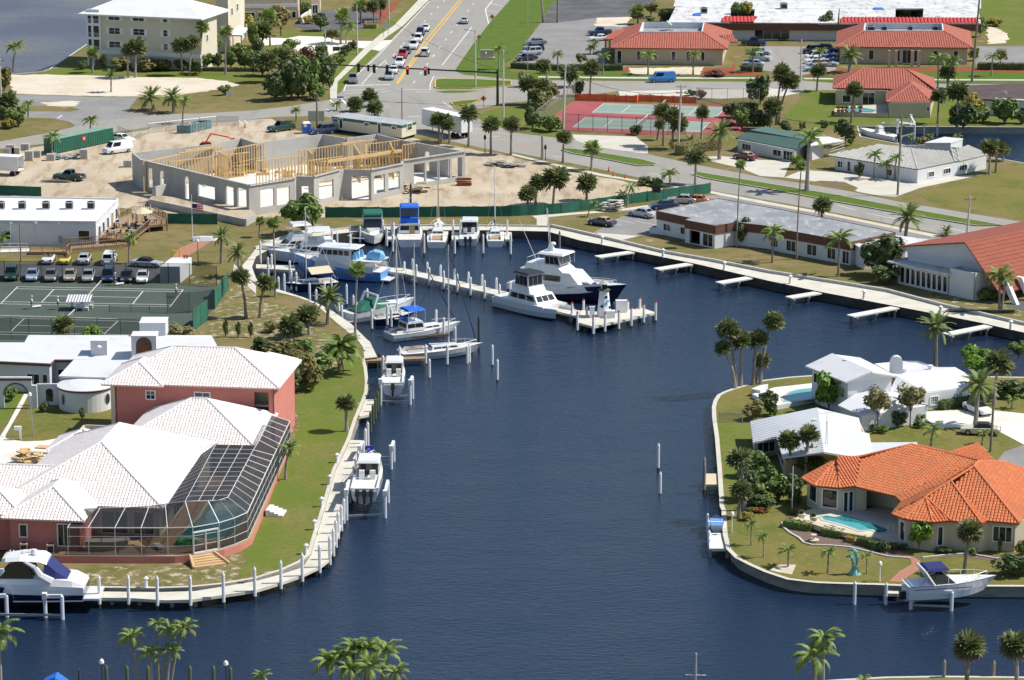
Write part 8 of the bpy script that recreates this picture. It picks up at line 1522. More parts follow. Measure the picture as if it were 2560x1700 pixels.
heap('timber_stack','red ended stack of timber beside the building shell','stack',11,1915,140,2.4,1.4,1.2,'redwood',10,True,'plank');heap('timber_pile','loose grey planks beside the parked pickup on the dirt','stack',10,520,105,4.5,2.2,.4,'pgrey',9,True,'plank');heap('rubble_heap','pale rubble heap before the green screen','heap',12,918,372,3,2.4,1.6,'conc',26);heap('rubbish_pile','orange boards and rubbish on the coral house drive','heap',20,285,1120,3,2.5,1.4,'wood',14,False,'board');heap('pole_stack','stack of dark logs lying on the chapel lawn','stack',13,1960,1310,9,2.5,.5,'pgreen',8,True,'log');heap('scrap_pile','pale steel scrap and blocks before the container','heap',0,620,1460,5,2.0,.8,'steel',18);heap('earth_bank','dug earth beside the building shell entrance','heap',11,1480,200,4,3,1.5,'dirt',22,False,'clod');heap('pipe_scrap','timber scrap pile on the dirt by the boulevard','heap',1,2300,1530,6,3,.7,'pgrey',16,False,'board')
for i,(x,y)in enumerate(((100,1420),(235,1385),(60,1425),(270,1480),(340,1450),(470,1480),(775,1465),(1180,1540),(150,1420))):
 o=thing('block_pallet','%s pallet of grey blocks at the left of the building site'%ORD[i],'pallet',g(0,x,y));p=g(0,x,y);unitbox(o,'pallet',p,1.5,1.3,.15,M['wood']);[unitbox(o,'block',(p.x+(j%2-.5)*.7,p.y+(j//2%2-.5)*.6),.66,.56,.5,M['block'],0,.16+.52*(j//4))for j in range(8 if i%3 else 12)]
 # deck furniture
for i,(x,y,op)in enumerate(((1315,505,1),(1040,560,0),(1095,480,0),(1190,580,0),(1225,500,0),(1260,520,0),(1390,470,0),(1328,450,0))):
 o=thing('parasol','open beige parasol on the club deck' if op else '%s closed beige parasol on the club deck'%ORD[i-1],'parasol',g(10,x,y,.95));p=g(10,x,y,.95);b=MB();b.tube(p,p+Vector((0,0,2.5)),.04,n=5);b.build('pole',M['wood'],o);b=MB();b.lathe([(1.7,2.0),(.05,2.75)]if op else [(.12,.9),(.2,1.3),(.05,2.6)],8,p);b.build('canopy',M['cbeige'],o)
for i,(x,y)in enumerate(((1050,600),(1100,530),(1215,595),(1290,540),(1380,490))):
 o=thing('patio_table','%s round table on the club deck, counting from the front'%ORD[i],'table',g(10,x,y,.95));p=g(10,x,y,.95);b=MB();b.tube(p+Vector((0,0,.7)),p+Vector((0,0,.75)),.6,n=10);b.build('tabletop',M['steel'],o);b=MB();b.tube(p,p+Vector((0,0,.7)),.06,n=5);b.build('leg',M['blk'],o)
 for j,wd in enumerate(('right','rear','left')):a=j*2.1-.3+i*.12;c_o=thing('patio_chair','dark chair on the %s of the %s round table on the club deck'%(wd,ORD[i]),'chair',p+Vector((math.cos(a)*.9,math.sin(a)*.9,0)),group='chairs on the club deck');c=p+Vector((math.cos(a)*.9,math.sin(a)*.9,0));unitbox(c_o,'seat',c,.5,.5,.06,M['blk'],a,1.38);b=MB();b.box((c.x+math.cos(a)*.24,c.y+math.sin(a)*.24,1.65),(.05,.5,.5),a);b.build('backrest',M['blk'],c_o);[unitbox(c_o,'leg',(c.x+sx*.2,c.y+sy*.2),.04,.04,.43,M['blk'],0,.95)for sx in (-1,1)for sy in (-1,1)]
 # dolphin statue
M['verdi']=mat('verdigris_bronze',(.16,.36,.30),.5,noise=[(3,(.25,.48,.42),.4,.7)]);do=thing('dolphin_statue','verdigris statue of two leaping dolphins on the lawn','statue',g(33,800,590));p=g(33,800,590);b=MB();b.lathe([(.7,0),(.55,.25),(.3,.55),(.12,.8)],9,p);b.build('wave_base',M['verdi'],do)
for dx,s in ((0,1.0),(-.35,.72)):
 b=MB();P=[p+Vector((x*s*.75+dx,dx*.5,z_*s*.72+.3))for x,z_ in ((.05,.5),(.25,1.2),(.3,2.0),(.1,2.75),(-.35,3.15),(-.8,3.1),(-1.15,2.9))];b.path(P,[.05,.13,.19,.21,.18,.1,.04],8);b.beam(P[3],P[3]+Vector((.35,0,.1)),.2,.05);b.beam(P[4],P[4]+Vector((-.1,-.35,-.3)),.18,.05);b.beam(P[0],P[0]+Vector((.3,.3,-.1)),.3,.08);b.build('dolphin',M['verdi'],do)
mb2=thing('mailbox','white mailbox on a post at the arch path','mailbox',g(20,188,920));p=g(20,188,920);unitbox(mb2,'post',p,.22,.22,1.5,M['white']);b=MB();b.box((p.x-.25,p.y,1.4),(.8,.4,.45));b.build('box',M['white'],mb2);b=MB();b.box((p.x-.66,p.y,1.4),(.02,.36,.4));b.build('door',M['blk'],mb2)
for i,(x,y)in enumerate(((430,750),(535,775))):o=thing('planter','%s stone planter on the orange house pool patio'%('left' if i==0 else 'right'),'planter',cr(x,y,.36));p=cr(x,y,.36);b=MB();b.lathe([(.3,0),(.45,.5),(.4,.55)],10,p);b.build('bowl',M['sand_st'],o);put('foliage',crown(0,0),o,loc=(0,0,.65),scale=(.4,.4,.3))
for l,x,y,w in (('red flower bed at the canal side of the orange house',60,700,1.6),('red flowers at the corner of the pool patio',365,712,.6),('red flowering bush beside the brick path',1212,1012,.9)):o=thing('flower_bed',l,'flowers',cr(x,y,0));put('leaves',crown(1,1),o,loc=(0,0,.25),scale=(w,.7,.4));put('flowers',crown_mesh(77,M['flred'],260,5,.1),o,loc=(0,0,.32),scale=(w,.7,.42))
fo=thing('garden_fountain','small tiered terracotta fountain in the mulch bed','fountain',cr(535,950,0));p=cr(535,950,0);b=MB();b.lathe([(.5,0),(.6,.22),(.5,.26),(.15,.27)],12,p);b.build('basin',M['sand_st'],fo);b=MB();b.lathe([(.1,.25),(.1,.6),(.35,.75),(.3,.78)],12,p);b.build('upper_bowl',M['sand_st'],fo)
ub=thing('upturned_boat','white upturned dinghy on the club lawn','boat',g(10,1900,650));p=g(10,1900,650);b=MB();b.loft([[(p.x+x,p.y-w,.05),(p.x+x,p.y-w*.6,h),(p.x+x,p.y+w*.6,h),(p.x+x,p.y+w,.05)]for x,w,h in ((-2,.5,.5),(-.8,.75,.65),(.8,.7,.6),(2.1,.1,.2))]);b.build('hull',M['gel'],ub)
# people: one skinned body each, clothes as children
M['skin']=mat('skin',(.50,.30,.21),.6);M['shirtw']=mat('cloth_white',(.75,.75,.74),.8);M['shortb']=mat('cloth_blue',(.04,.08,.35),.8);M['shirtd']=mat('cloth_dark',(.05,.06,.10),.8)
def person(label,t,x,y,shirt,shorts,lean=0.0,z=.05,face=1):
 p=g(t,x,y,z);o=thing('person',label,'person',p)
 def skin(nm,V,E,m):
  me=bpy.data.meshes.new(nm);me.from_pydata([(vx*face+lean*vz,vy,vz)for vx,vy,vz,r in V],E,[]);me.materials.append(M[m]);ob=put(nm,me,o);ob.modifiers.new('skin','SKIN')
  for sv,v in zip(me.skin_vertices[0].data,V):sv.radius=(v[3],v[3])
  me.skin_vertices[0].data[0].use_root=True;s_=ob.modifiers.new('smooth','SUBSURF');s_.levels=s_.render_levels=1
 V=[(0,0,.95,.14),(0,0,1.2,.14),(0,0,1.42,.13),(0,0,1.52,.055),(.02,0,1.66,.105),(.02,0,1.76,.09),(.02,-.1,.9,.09),(.06,-.11,.5,.065),(.0,-.12,.08,.045),(.14,-.12,.04,.04),(-.02,.1,.9,.09),(.0,.11,.5,.065),(-.1,.12,.08,.045),(.04,.12,.04,.04),(0,-.2,1.4,.06),(.08,-.27,1.15,.045),(.26,-.25,1.0,.035),(.34,-.24,.98,.035),(0,.2,1.4,.06),(.06,.27,1.14,.045),(.22,.25,.98,.035),(.3,.24,.96,.035)]
 skin('body',V,[(0,1),(1,2),(2,3),(3,4),(4,5),(0,6),(6,7),(7,8),(8,9),(0,10),(10,11),(11,12),(12,13),(2,14),(14,15),(15,16),(16,17),(2,18),(18,19),(19,20),(20,21)],'skin')
 skin('shirt',[(0,0,1.2,.165),(0,0,.98,.165),(0,0,1.43,.15),(0,-.21,1.4,.08),(.05,-.25,1.25,.07),(0,.21,1.4,.08),(.05,.25,1.25,.07)],[(0,1),(0,2),(2,3),(3,4),(2,5),(5,6)],shirt);skin('shorts',[(0,0,.97,.165),(.03,-.1,.85,.115),(.05,-.11,.6,.1),(-.01,.1,.85,.115),(.01,.11,.6,.1)],[(0,1),(1,2),(0,3),(3,4)],shorts)
 b=MB();b.lathe([(.125,0),(.12,.08),(.05,.15)],8,(.02+lean*1.7,0,1.73));put('cap',b.mesh('cap',M['white']),o)
person('tennis player in white cap and blue shorts dragging a line roller at the left',10,290,1280,'shirtw','shortb',.05);person('tennis player in blue and white beside the court shelter',10,535,1284,'shirtw','shirtd');person('tennis player in blue dragging a roller near the far fence',10,1058,1062,'shortb','shortb',.06);person('tennis player in blue and white at the right base line',10,1626,1170,'shirtw','shortb');person('person in white standing behind the screen on the left of two',10,1030,880,'shirtw','shirtw');person('person in white standing behind the screen on the right of two',10,1058,882,'shirtw','shirtw');person('builder in dark clothes on the left timber wall',0,1990,1600,'shirtd','shirtd');person('builder in dark clothes at the front of the building slab',10,2012,55,'shirtd','shirtd');person('builder in a white shirt inside the building shell',11,180,100,'shirtw','shirtd')
for l,x,y in (('white court roller behind the left player',335,1270),('pale court drag mat behind the far player',1100,1060)):
 o=thing('court_roller',l,'roller',g(10,x,y,.05));p=g(10,x,y,.05);b=MB();b.tube((p.x-.5,p.y-.4,.25),(p.x+.6,p.y+.2,.25),.15,n=8);b.build('drum',M['white'],o);b=MB();b.beam((p.x,p.y,.3),(p.x-1.1,p.y-.1,.95),.06,.06);b.build('handle',M['white'],o)
bl_=thing('boom_lift','red boom lift with a folded arm behind the building shell','boom lift',g(0,1900,1340));p=g(0,1900,1340);unitbox(bl_,'chassis',p,1.6,1.0,.6,M['redcap']);b=MB();b.path([p+Vector((0,0,.6)),p+Vector((.9,0,2.1)),p+Vector((4.0,0,1.5)),p+Vector((4.6,0,1.1))],.13,6);b.build('arm',M['net'],bl_);b=MB();b.box(p+Vector((4.9,0,1.0)),(.6,.6,.6));b.build('basket',M['redcap'],bl_);[unitbox(bl_,'wheel',p+Vector((x,-.7,0)),.5,.25,.5,M['tyre'])for x in (-.8,.8)]
strip('garden_edging',[cr(*p,.0)for p in ((262,790),(270,830),(330,880),(410,925),(450,965),(520,985),(690,990),(850,1005),(1000,1040),(1180,1085),(1370,1100))],.22,.14,M['conc'],h=.14);strip('garden_edging',[cr(*p,.0)for p in ((1480,1095),(1700,1070),(1840,1062),(1960,1075),(2130,1105),(2260,1080))],.22,.14,M['conc'],h=.14)
PALMS=[('queen',0,120,665,155,430,95,'lone queen palm with drooping fronds at the edge of the grey bay'),('wash',0,855,672,860,490,75,'fan palm before the screened balconies of the cream condo'),('sabal',0,1180,715,1190,460,72,'thinner of two cabbage palms before the second window bay of the condo'),('sabal',0,1250,715,1270,440,92,'full round cabbage palm before the second window bay of the condo'),('sabal',0,1680,695,1670,420,82,'stout cabbage palm at the right end of the condo facade'),('sabal',0,1752,695,1782,390,70,'slimmer cabbage palm leaning right at the right end of the condo facade'),('wash',0,1850,650,1875,250,75,'tall fan palm at the front corner of the cream condo'),('wash',0,2080,688,2090,290,75,'tall pale trunked fan palm in front of the condo pool hedge'),('date',0,1025,850,1030,690,72,'short shaggy palm alone on the white sand lot'),('date',0,1415,1018,1395,900,128,'wide date palm left of the pair on the corner island'),('date',0,1600,1042,1595,900,122,'wide date palm right of the pair on the corner island'),('queen',0,1685,1140,1710,930,72,'slim queen palm beside the dumpster and the roadside banner'),('queen',0,260,1078,265,960,62,'small queen palm on the narrow roadside lawn by the bay road'),('queen',0,835,1225,840,1110,80,'young queen palm behind the green shipping container'),('yellow',0,1000,1232,990,1200,58,'low yellowing palm peeping over the green shipping container'),('queen',0,480,1428,490,1260,92,'queen palm in front of the left end of the green container'),('sabal',0,60,1090,85,930,85,'cabbage palm beside the utility pole at the left edge of the road'),('sabal',1,60,445,60,280,90,'cabbage palm at the left end of the condo garden'),('wash',1,130,425,120,140,88,'tall fan palm in the condo garden before the tan building'),('sabal',1,165,760,115,560,95,'leaning cabbage palm at the left of the roadside thicket'),('sabal',1,250,705,250,520,80,'cabbage palm buried in the thicket beside the boulevard'),('wash',1,780,405,800,150,90,'fan palm in the verge garden before the dark car park'),('queen',1,830,405,860,250,82,'leaning palm in the verge garden beside the white driveway'),('wash',1,965,215,960,60,88,'fan palm at the entrance of the dark car park'),('sabal',1,1090,215,1080,60,62,'cabbage palm on the red mulch bed by the boulevard'),('sabal',1,1150,180,1150,40,60,'cabbage palm at the upper end of the red mulch bed'),('sabal',1,920,1030,915,960,76,'left one of three short cabbage palms behind the site trailer'),('sabal',1,1060,985,1050,890,76,'upper one of three short cabbage palms behind the site trailer'),('sabal',1,1095,1070,1095,995,76,'right one of three short cabbage palms behind the site trailer'),('queen',1,745,1022,745,965,60,'small palm at the street corner by the blue street sign'),('queen',1,370,1122,370,1020,62,'young palm behind the parked green pickup'),('dead',1,565,1180,562,860,45,'dead palm with brown hanging fronds beside the blue portable toilet'),('sabal',1,1960,1355,1965,1050,84,'tall cabbage palm between the semi trailer and the street lantern'),('sabal',1,2165,1420,2165,1150,80,'cabbage palm beside the black street lantern on the boulevard'),('sabal',1,2352,1425,2352,1150,80,'cabbage palm on the boulevard edge right of the street lantern'),('sabal',1,1690,1305,1680,1110,75,'front cabbage palm of the clump beside the white semi trailer'),('sabal',1,1710,1310,1748,1100,60,'leaning cabbage palm in the middle of the clump by the semi trailer'),('sabal',1,1785,1322,1772,1150,66,'shorter cabbage palm at the right of the clump by the semi trailer'),('queen',1,2240,640,2240,450,62,'young palm behind the stone sign by the boulevard'),('queen',2,420,678,420,500,60,'young queen palm on the verge before the office car park'),('queen',2,840,685,840,520,62,'young queen palm before the office porch'),('queen',2,1255,688,1250,510,74,'young queen palm before the second office window'),('queen',2,1670,692,1670,510,70,'young queen palm before the fourth office window'),('queen',2,2218,668,2218,480,74,'young queen palm between the two office buildings'),('sabal',2,325,745,285,610,76,'leaning pale trunked cabbage palm on the verge of the cross street'),('sabal',2,530,805,530,680,92,'broad cabbage palm at the back corner of the red court'),('sabal',2,720,885,732,630,82,'tall cabbage palm behind the orange netting of the red court'),('sabal',2,150,965,150,780,85,'left cabbage palm of the clump beside the red court fence'),('sabal',2,215,990,225,880,74,'low front cabbage palm of the clump beside the red court fence'),('sabal',2,260,965,262,800,84,'right cabbage palm of the clump beside the red court fence'),('stump',2,285,208,266,-40,40,'bare tall palm trunk left of two on the far car park island'),('stump',2,420,208,420,-40,40,'bare tall palm trunk right of two on the far car park island'),('sabal',2,470,1505,476,1270,70,'slim cabbage palm on the boulevard opposite the court apron'),('wash',2,732,1568,738,1370,98,'bushy fan palm in front of the short grass median'),('stump',2,280,1478,277,1250,26,'headless palm trunk beside the boulevard lantern'),('sabal',2,1395,1345,1385,1030,88,'tallest cabbage palm of the clump in front of the red court'),('sabal',2,1480,1372,1480,1070,84,'middle cabbage palm of the clump in front of the red court'),('sabal',2,1535,1372,1535,1150,80,'right cabbage palm of the clump in front of the red court'),('sabal',2,1340,1292,1362,1150,54,'low leaning cabbage palm of the clump in front of the red court'),('sabal',2,1746,1292,1752,1040,66,'single slim cabbage palm at the right corner of the red court'),('date',2,1910,1470,1915,1220,138,'golden date palm in the stone ring beside the green roofed house'),('sabal',2,1690,1700,1690,1450,94,'cabbage palm on the boulevard verge before the green roofed house'),('date',2,1650,1335,1650,1290,68,'low spiky palm behind the clipped hedge by the red court'),('queen',2,720,500,730,445,56,'left small palm at the side of the office building'),('queen',2,752,502,760,405,50,'right small palm at the side of the office building'),('wash',2,1160,225,1150,110,92,'shaggy palm beside the white flat roofed mall'),('sabal',3,75,1150,120,680,88,'leaning cabbage palm at the left of the cluster by the cross street'),('sabal',3,100,1150,190,760,98,'leaning cabbage palm at the right of the cluster by the cross street'),('sabal',3,20,1205,40,990,92,'low cabbage palm at the foot of the cluster by the cross street'),('sabal',3,450,842,462,660,76,'cabbage palm on the mulch before the office parking bays'),('queen',3,470,625,470,480,74,'queen palm among the cars parked in the office bays'),('date',3,750,668,755,510,122,'date palm at the left front of the second office building'),('sabal',3,768,1132,792,830,80,'cabbage palm in front of the terracotta house pool'),('queen',3,1565,832,1560,550,100,'taller queen palm of the pair right of the second office'),('queen',3,1660,822,1692,560,88,'queen palm leaning right beside the tall wooden pole'),('sabal',3,1655,815,1655,670,78,'low cabbage palm below the pair right of the second office'),('sabal',3,1565,1142,1568,890,78,'cabbage palm at the right corner of the terracotta house'),('sabal',3,1740,1195,1740,850,100,'tall cabbage palm above the round tree by the far canal'),('queen',3,2060,702,2066,520,66,'young queen palm in the far right car park verge'),('royal',3,358,1768,372,1270,140,'royal palm with a pale smooth trunk on the long grass median'),('queen',3,975,1650,982,1430,84,'queen palm left of three before the grey tiled house'),('queen',3,1095,1652,1090,1510,70,'small queen palm middle of three before the grey tiled house'),('queen',3,1165,1660,1180,1450,70,'queen palm beside the wooden pole of the grey tiled house'),('sabal',3,2040,1612,2036,1360,82,'left cabbage palm of three at the right end of the grey tiled house'),('sabal',3,2100,1592,2112,1370,78,'middle cabbage palm of three at the right end of the grey tiled house'),('sabal',3,2170,1485,2166,1380,60,'right small cabbage palm of three at the end of the grey tiled house'),('queen',3,1310,1345,1310,1270,44,'small palm left on the near bank of the far canal'),('queen',3,1505,1345,1490,1255,40,'small palm in the middle of the near bank of the far canal'),('queen',3,1735,1345,1742,1260,44,'small palm at the right on the near bank of the far canal'),('wash',3,262,1560,262,1480,72,'low fan palm beside the drive of the green roofed house'),('fansab',10,590,1650,590,1430,118,'round cabbage palm at the near side of the green clay court'),('queen',10,1190,860,1200,630,88,'queen palm between the white minivan and the silver convertible'),('date',10,2040,860,2048,610,112,'date palm on the club lawn by the white upturned boat'),('date',10,2205,985,2200,760,120,'larger date palm beside the walk behind the club'),('sabal',10,2268,1362,2222,990,86,'curved cabbage palm right of the green court fence'),('queen',10,15,705,20,620,70,'palm at the left end of the wooden ramp'),('wash',11,178,1168,172,490,78,'tall thin fan palm at the head of the marina beside the walk'),('wash',11,28,620,42,470,58,'small palm behind the marina notice board'),('sabal',11,35,1362,92,1040,84,'leaning cabbage palm on the west bank of the marina'),('sabal',11,178,1165,168,1055,46,'small cabbage palm crown beside the tall thin fan palm'),('date',11,662,1422,672,1180,150,'date palm on the marina walk before the express cruiser'),('wash',11,915,1572,942,920,98,'tall thin fan palm before the blue and white trawler'),('sabal',11,320,1560,320,1440,108,'low cabbage palm left of the pair on the marina bank'),('sabal',11,490,1520,466,1340,104,'cabbage palm right of the pair on the marina bank'),('sabal',12,145,385,140,220,82,'left cabbage palm of three on the dirt behind the green screen'),('sabal',12,215,328,237,120,80,'middle cabbage palm of three on the dirt behind the green screen'),('sabal',12,380,318,402,80,118,'tallest cabbage palm of three on the dirt behind the green screen'),('sabal',12,688,280,690,125,94,'single cabbage palm on the dirt behind the green screen'),('yellow',12,1020,325,1020,220,72,'yellowing palm in front of the green screen beside the rubble heap'),('yellow',12,1060,332,1098,150,80,'taller golden palm in front of the green screen'),('queen',12,700,432,752,310,50,'thin young palm leaning right before the green screen'),('queen',12,1455,152,1452,40,92,'queen palm in the roadside bed at the end of the green screen'),('wash',12,2072,708,2094,-50,60,'very tall thin palm before the left wing of the motel'),('wash',13,262,825,288,-30,62,'very tall thin palm before the middle of the motel'),('queen',13,40,855,45,580,118,'queen palm with a full green crown on the left of the motel lawn'),('queen',13,648,980,650,640,148,'large queen palm in the middle of the motel lawn'),('sabal',13,495,446,500,330,88,'small cabbage palm behind the motel roof'),('date',13,1268,652,1286,440,165,'golden date palm in the car park behind the motel'),('date',13,1645,612,1645,570,74,'low spiky palm beside the red roofed chapel'),('queen',13,2132,1312,2118,960,132,'left queen palm of the pair before the chapel buttresses'),('queen',13,2158,1312,2185,1010,105,'right queen palm of the pair before the chapel buttresses'),('sabal',22,2055,445,1940,80,80,'low left leaning cabbage palm of the cluster on the canal point'),('sabal',22,2062,440,1982,-90,110,'tall left leaning cabbage palm of the cluster on the canal point'),('sabal',22,2110,425,2105,10,96,'middle cabbage palm of the cluster on the canal point'),('sabal',22,2222,412,2255,0,100,'stout cabbage palm right of the middle on the canal point'),('sabal',22,2288,405,2398,-170,96,'tallest right leaning cabbage palm on the canal point'),('sabal',22,2252,395,2300,190,76,'lowest cabbage palm of the cluster on the canal point'),('areca',21,780,305,778,60,190,'wide bushy clumping palm beside the marina walk'),('fansab',21,835,842,830,580,108,'single cabbage palm on the lawn behind the canal wall'),('queen',21,272,1285,312,1000,106,'young queen palm against the screened pool cage'),('date',23,1540,250,1540,-110,178,'golden date palm on the canal behind the white house'),('date',23,1915,785,1932,420,186,'golden date palm beside the cream driveway'),('sabal',23,2085,600,2108,220,130,'tall cabbage palm behind the old parked saloon'),('fansab',23,212,1300,186,930,128,'left cabbage palm of the pair before the white metal roof'),('fansab',23,345,1300,366,870,120,'right cabbage palm of the pair before the white metal roof'),('sabal',23,330,1280,390,1120,132,'low cabbage palm beside the orange tiled house'),('queen',23,1500,1002,1515,830,98,'multi stemmed palm on the lawn before the cream driveway'),('queen',23,1975,966,1982,860,66,'small palm beside the dark utility pole'),('queen',23,2245,634,2252,550,68,'small bushy palm at the right edge beyond the driveway'),('sabal',22,2145,1570,2085,1100,108,'slender cabbage palm at the edge of the shrub bed by the canal'),('sabal',22,2092,1640,2105,1390,104,'stout cabbage palm beside the white lamp post of the orange house'),('queen',32,2205,325,2202,130,64,'small palm nearest the little white jetty'),('queen',32,2320,436,2312,240,64,'small palm on the lawn right of the little white jetty'),('queen',33,185,522,184,370,92,'twin stemmed palm in the pale gravel mound'),('queen',33,552,582,552,390,78,'small palm left of the dolphin statue'),('queen',33,910,588,905,420,60,'slim little palm right of the dolphin statue'),('fansab',33,1815,580,1850,200,140,'tall cabbage palm beside the express cruiser on the lift'),('queen',33,500,1850,490,1190,165,'upper queen palm of the near pair rising over the dark canal'),('queen',33,430,1900,410,1350,205,'lower yellow fringed queen palm of the near pair over the dark canal'),('fansab',33,1825,1720,1836,1265,178,'full cabbage palm on the near bank left of two'),('fansab',33,2290,1740,2260,1250,172,'full cabbage palm on the near bank right of two'),('queen',30,15,1800,10,1130,190,'large palm at the lower left corner over the canal'),('queen',30,1280,1800,1225,1170,128,'leftmost palm of the thin trunked cluster on the near bank'),('queen',30,1470,1800,1462,1050,88,'highest palm of the thin trunked cluster on the near bank'),('queen',30,1500,1820,1572,1100,116,'second highest palm of the thin trunked cluster on the near bank'),('queen',30,1570,1820,1712,1090,126,'rightmost leaning palm of the thin trunked cluster on the near bank'),('queen',30,1410,1840,1402,1320,124,'low left palm of the thin trunked cluster on the near bank'),('queen',30,1540,1840,1592,1300,104,'low right palm of the thin trunked cluster on the near bank'),('queen',31,690,1900,690,1400,178,'leftmost palm of the big near clump at the foot of the picture'),('queen',31,800,1900,805,1340,150,'second palm from the left of the big near clump'),('queen',31,900,1880,905,1270,150,'uppermost left palm of the big near clump'),('queen',31,1010,1880,1015,1280,150,'uppermost middle palm of the big near clump'),('queen',31,1150,1880,1195,1310,185,'tall right palm of the big near clump'),('queen',31,1050,1950,1052,1450,165,'low middle palm of the big near clump'),('queen',31,1250,1950,1290,1500,125,'lowest right palm of the big near clump'),('queen',31,860,1950,870,1470,135,'lowest left palm of the big near clump'),('queen',31,40,1800,50,1530,90,'small bright palm just left of the big near clump'),('queen',33,880,1800,880,1560,70,'small palm tip at the edge of the near bank lawn'),]
for a in PALMS:palm(*a)
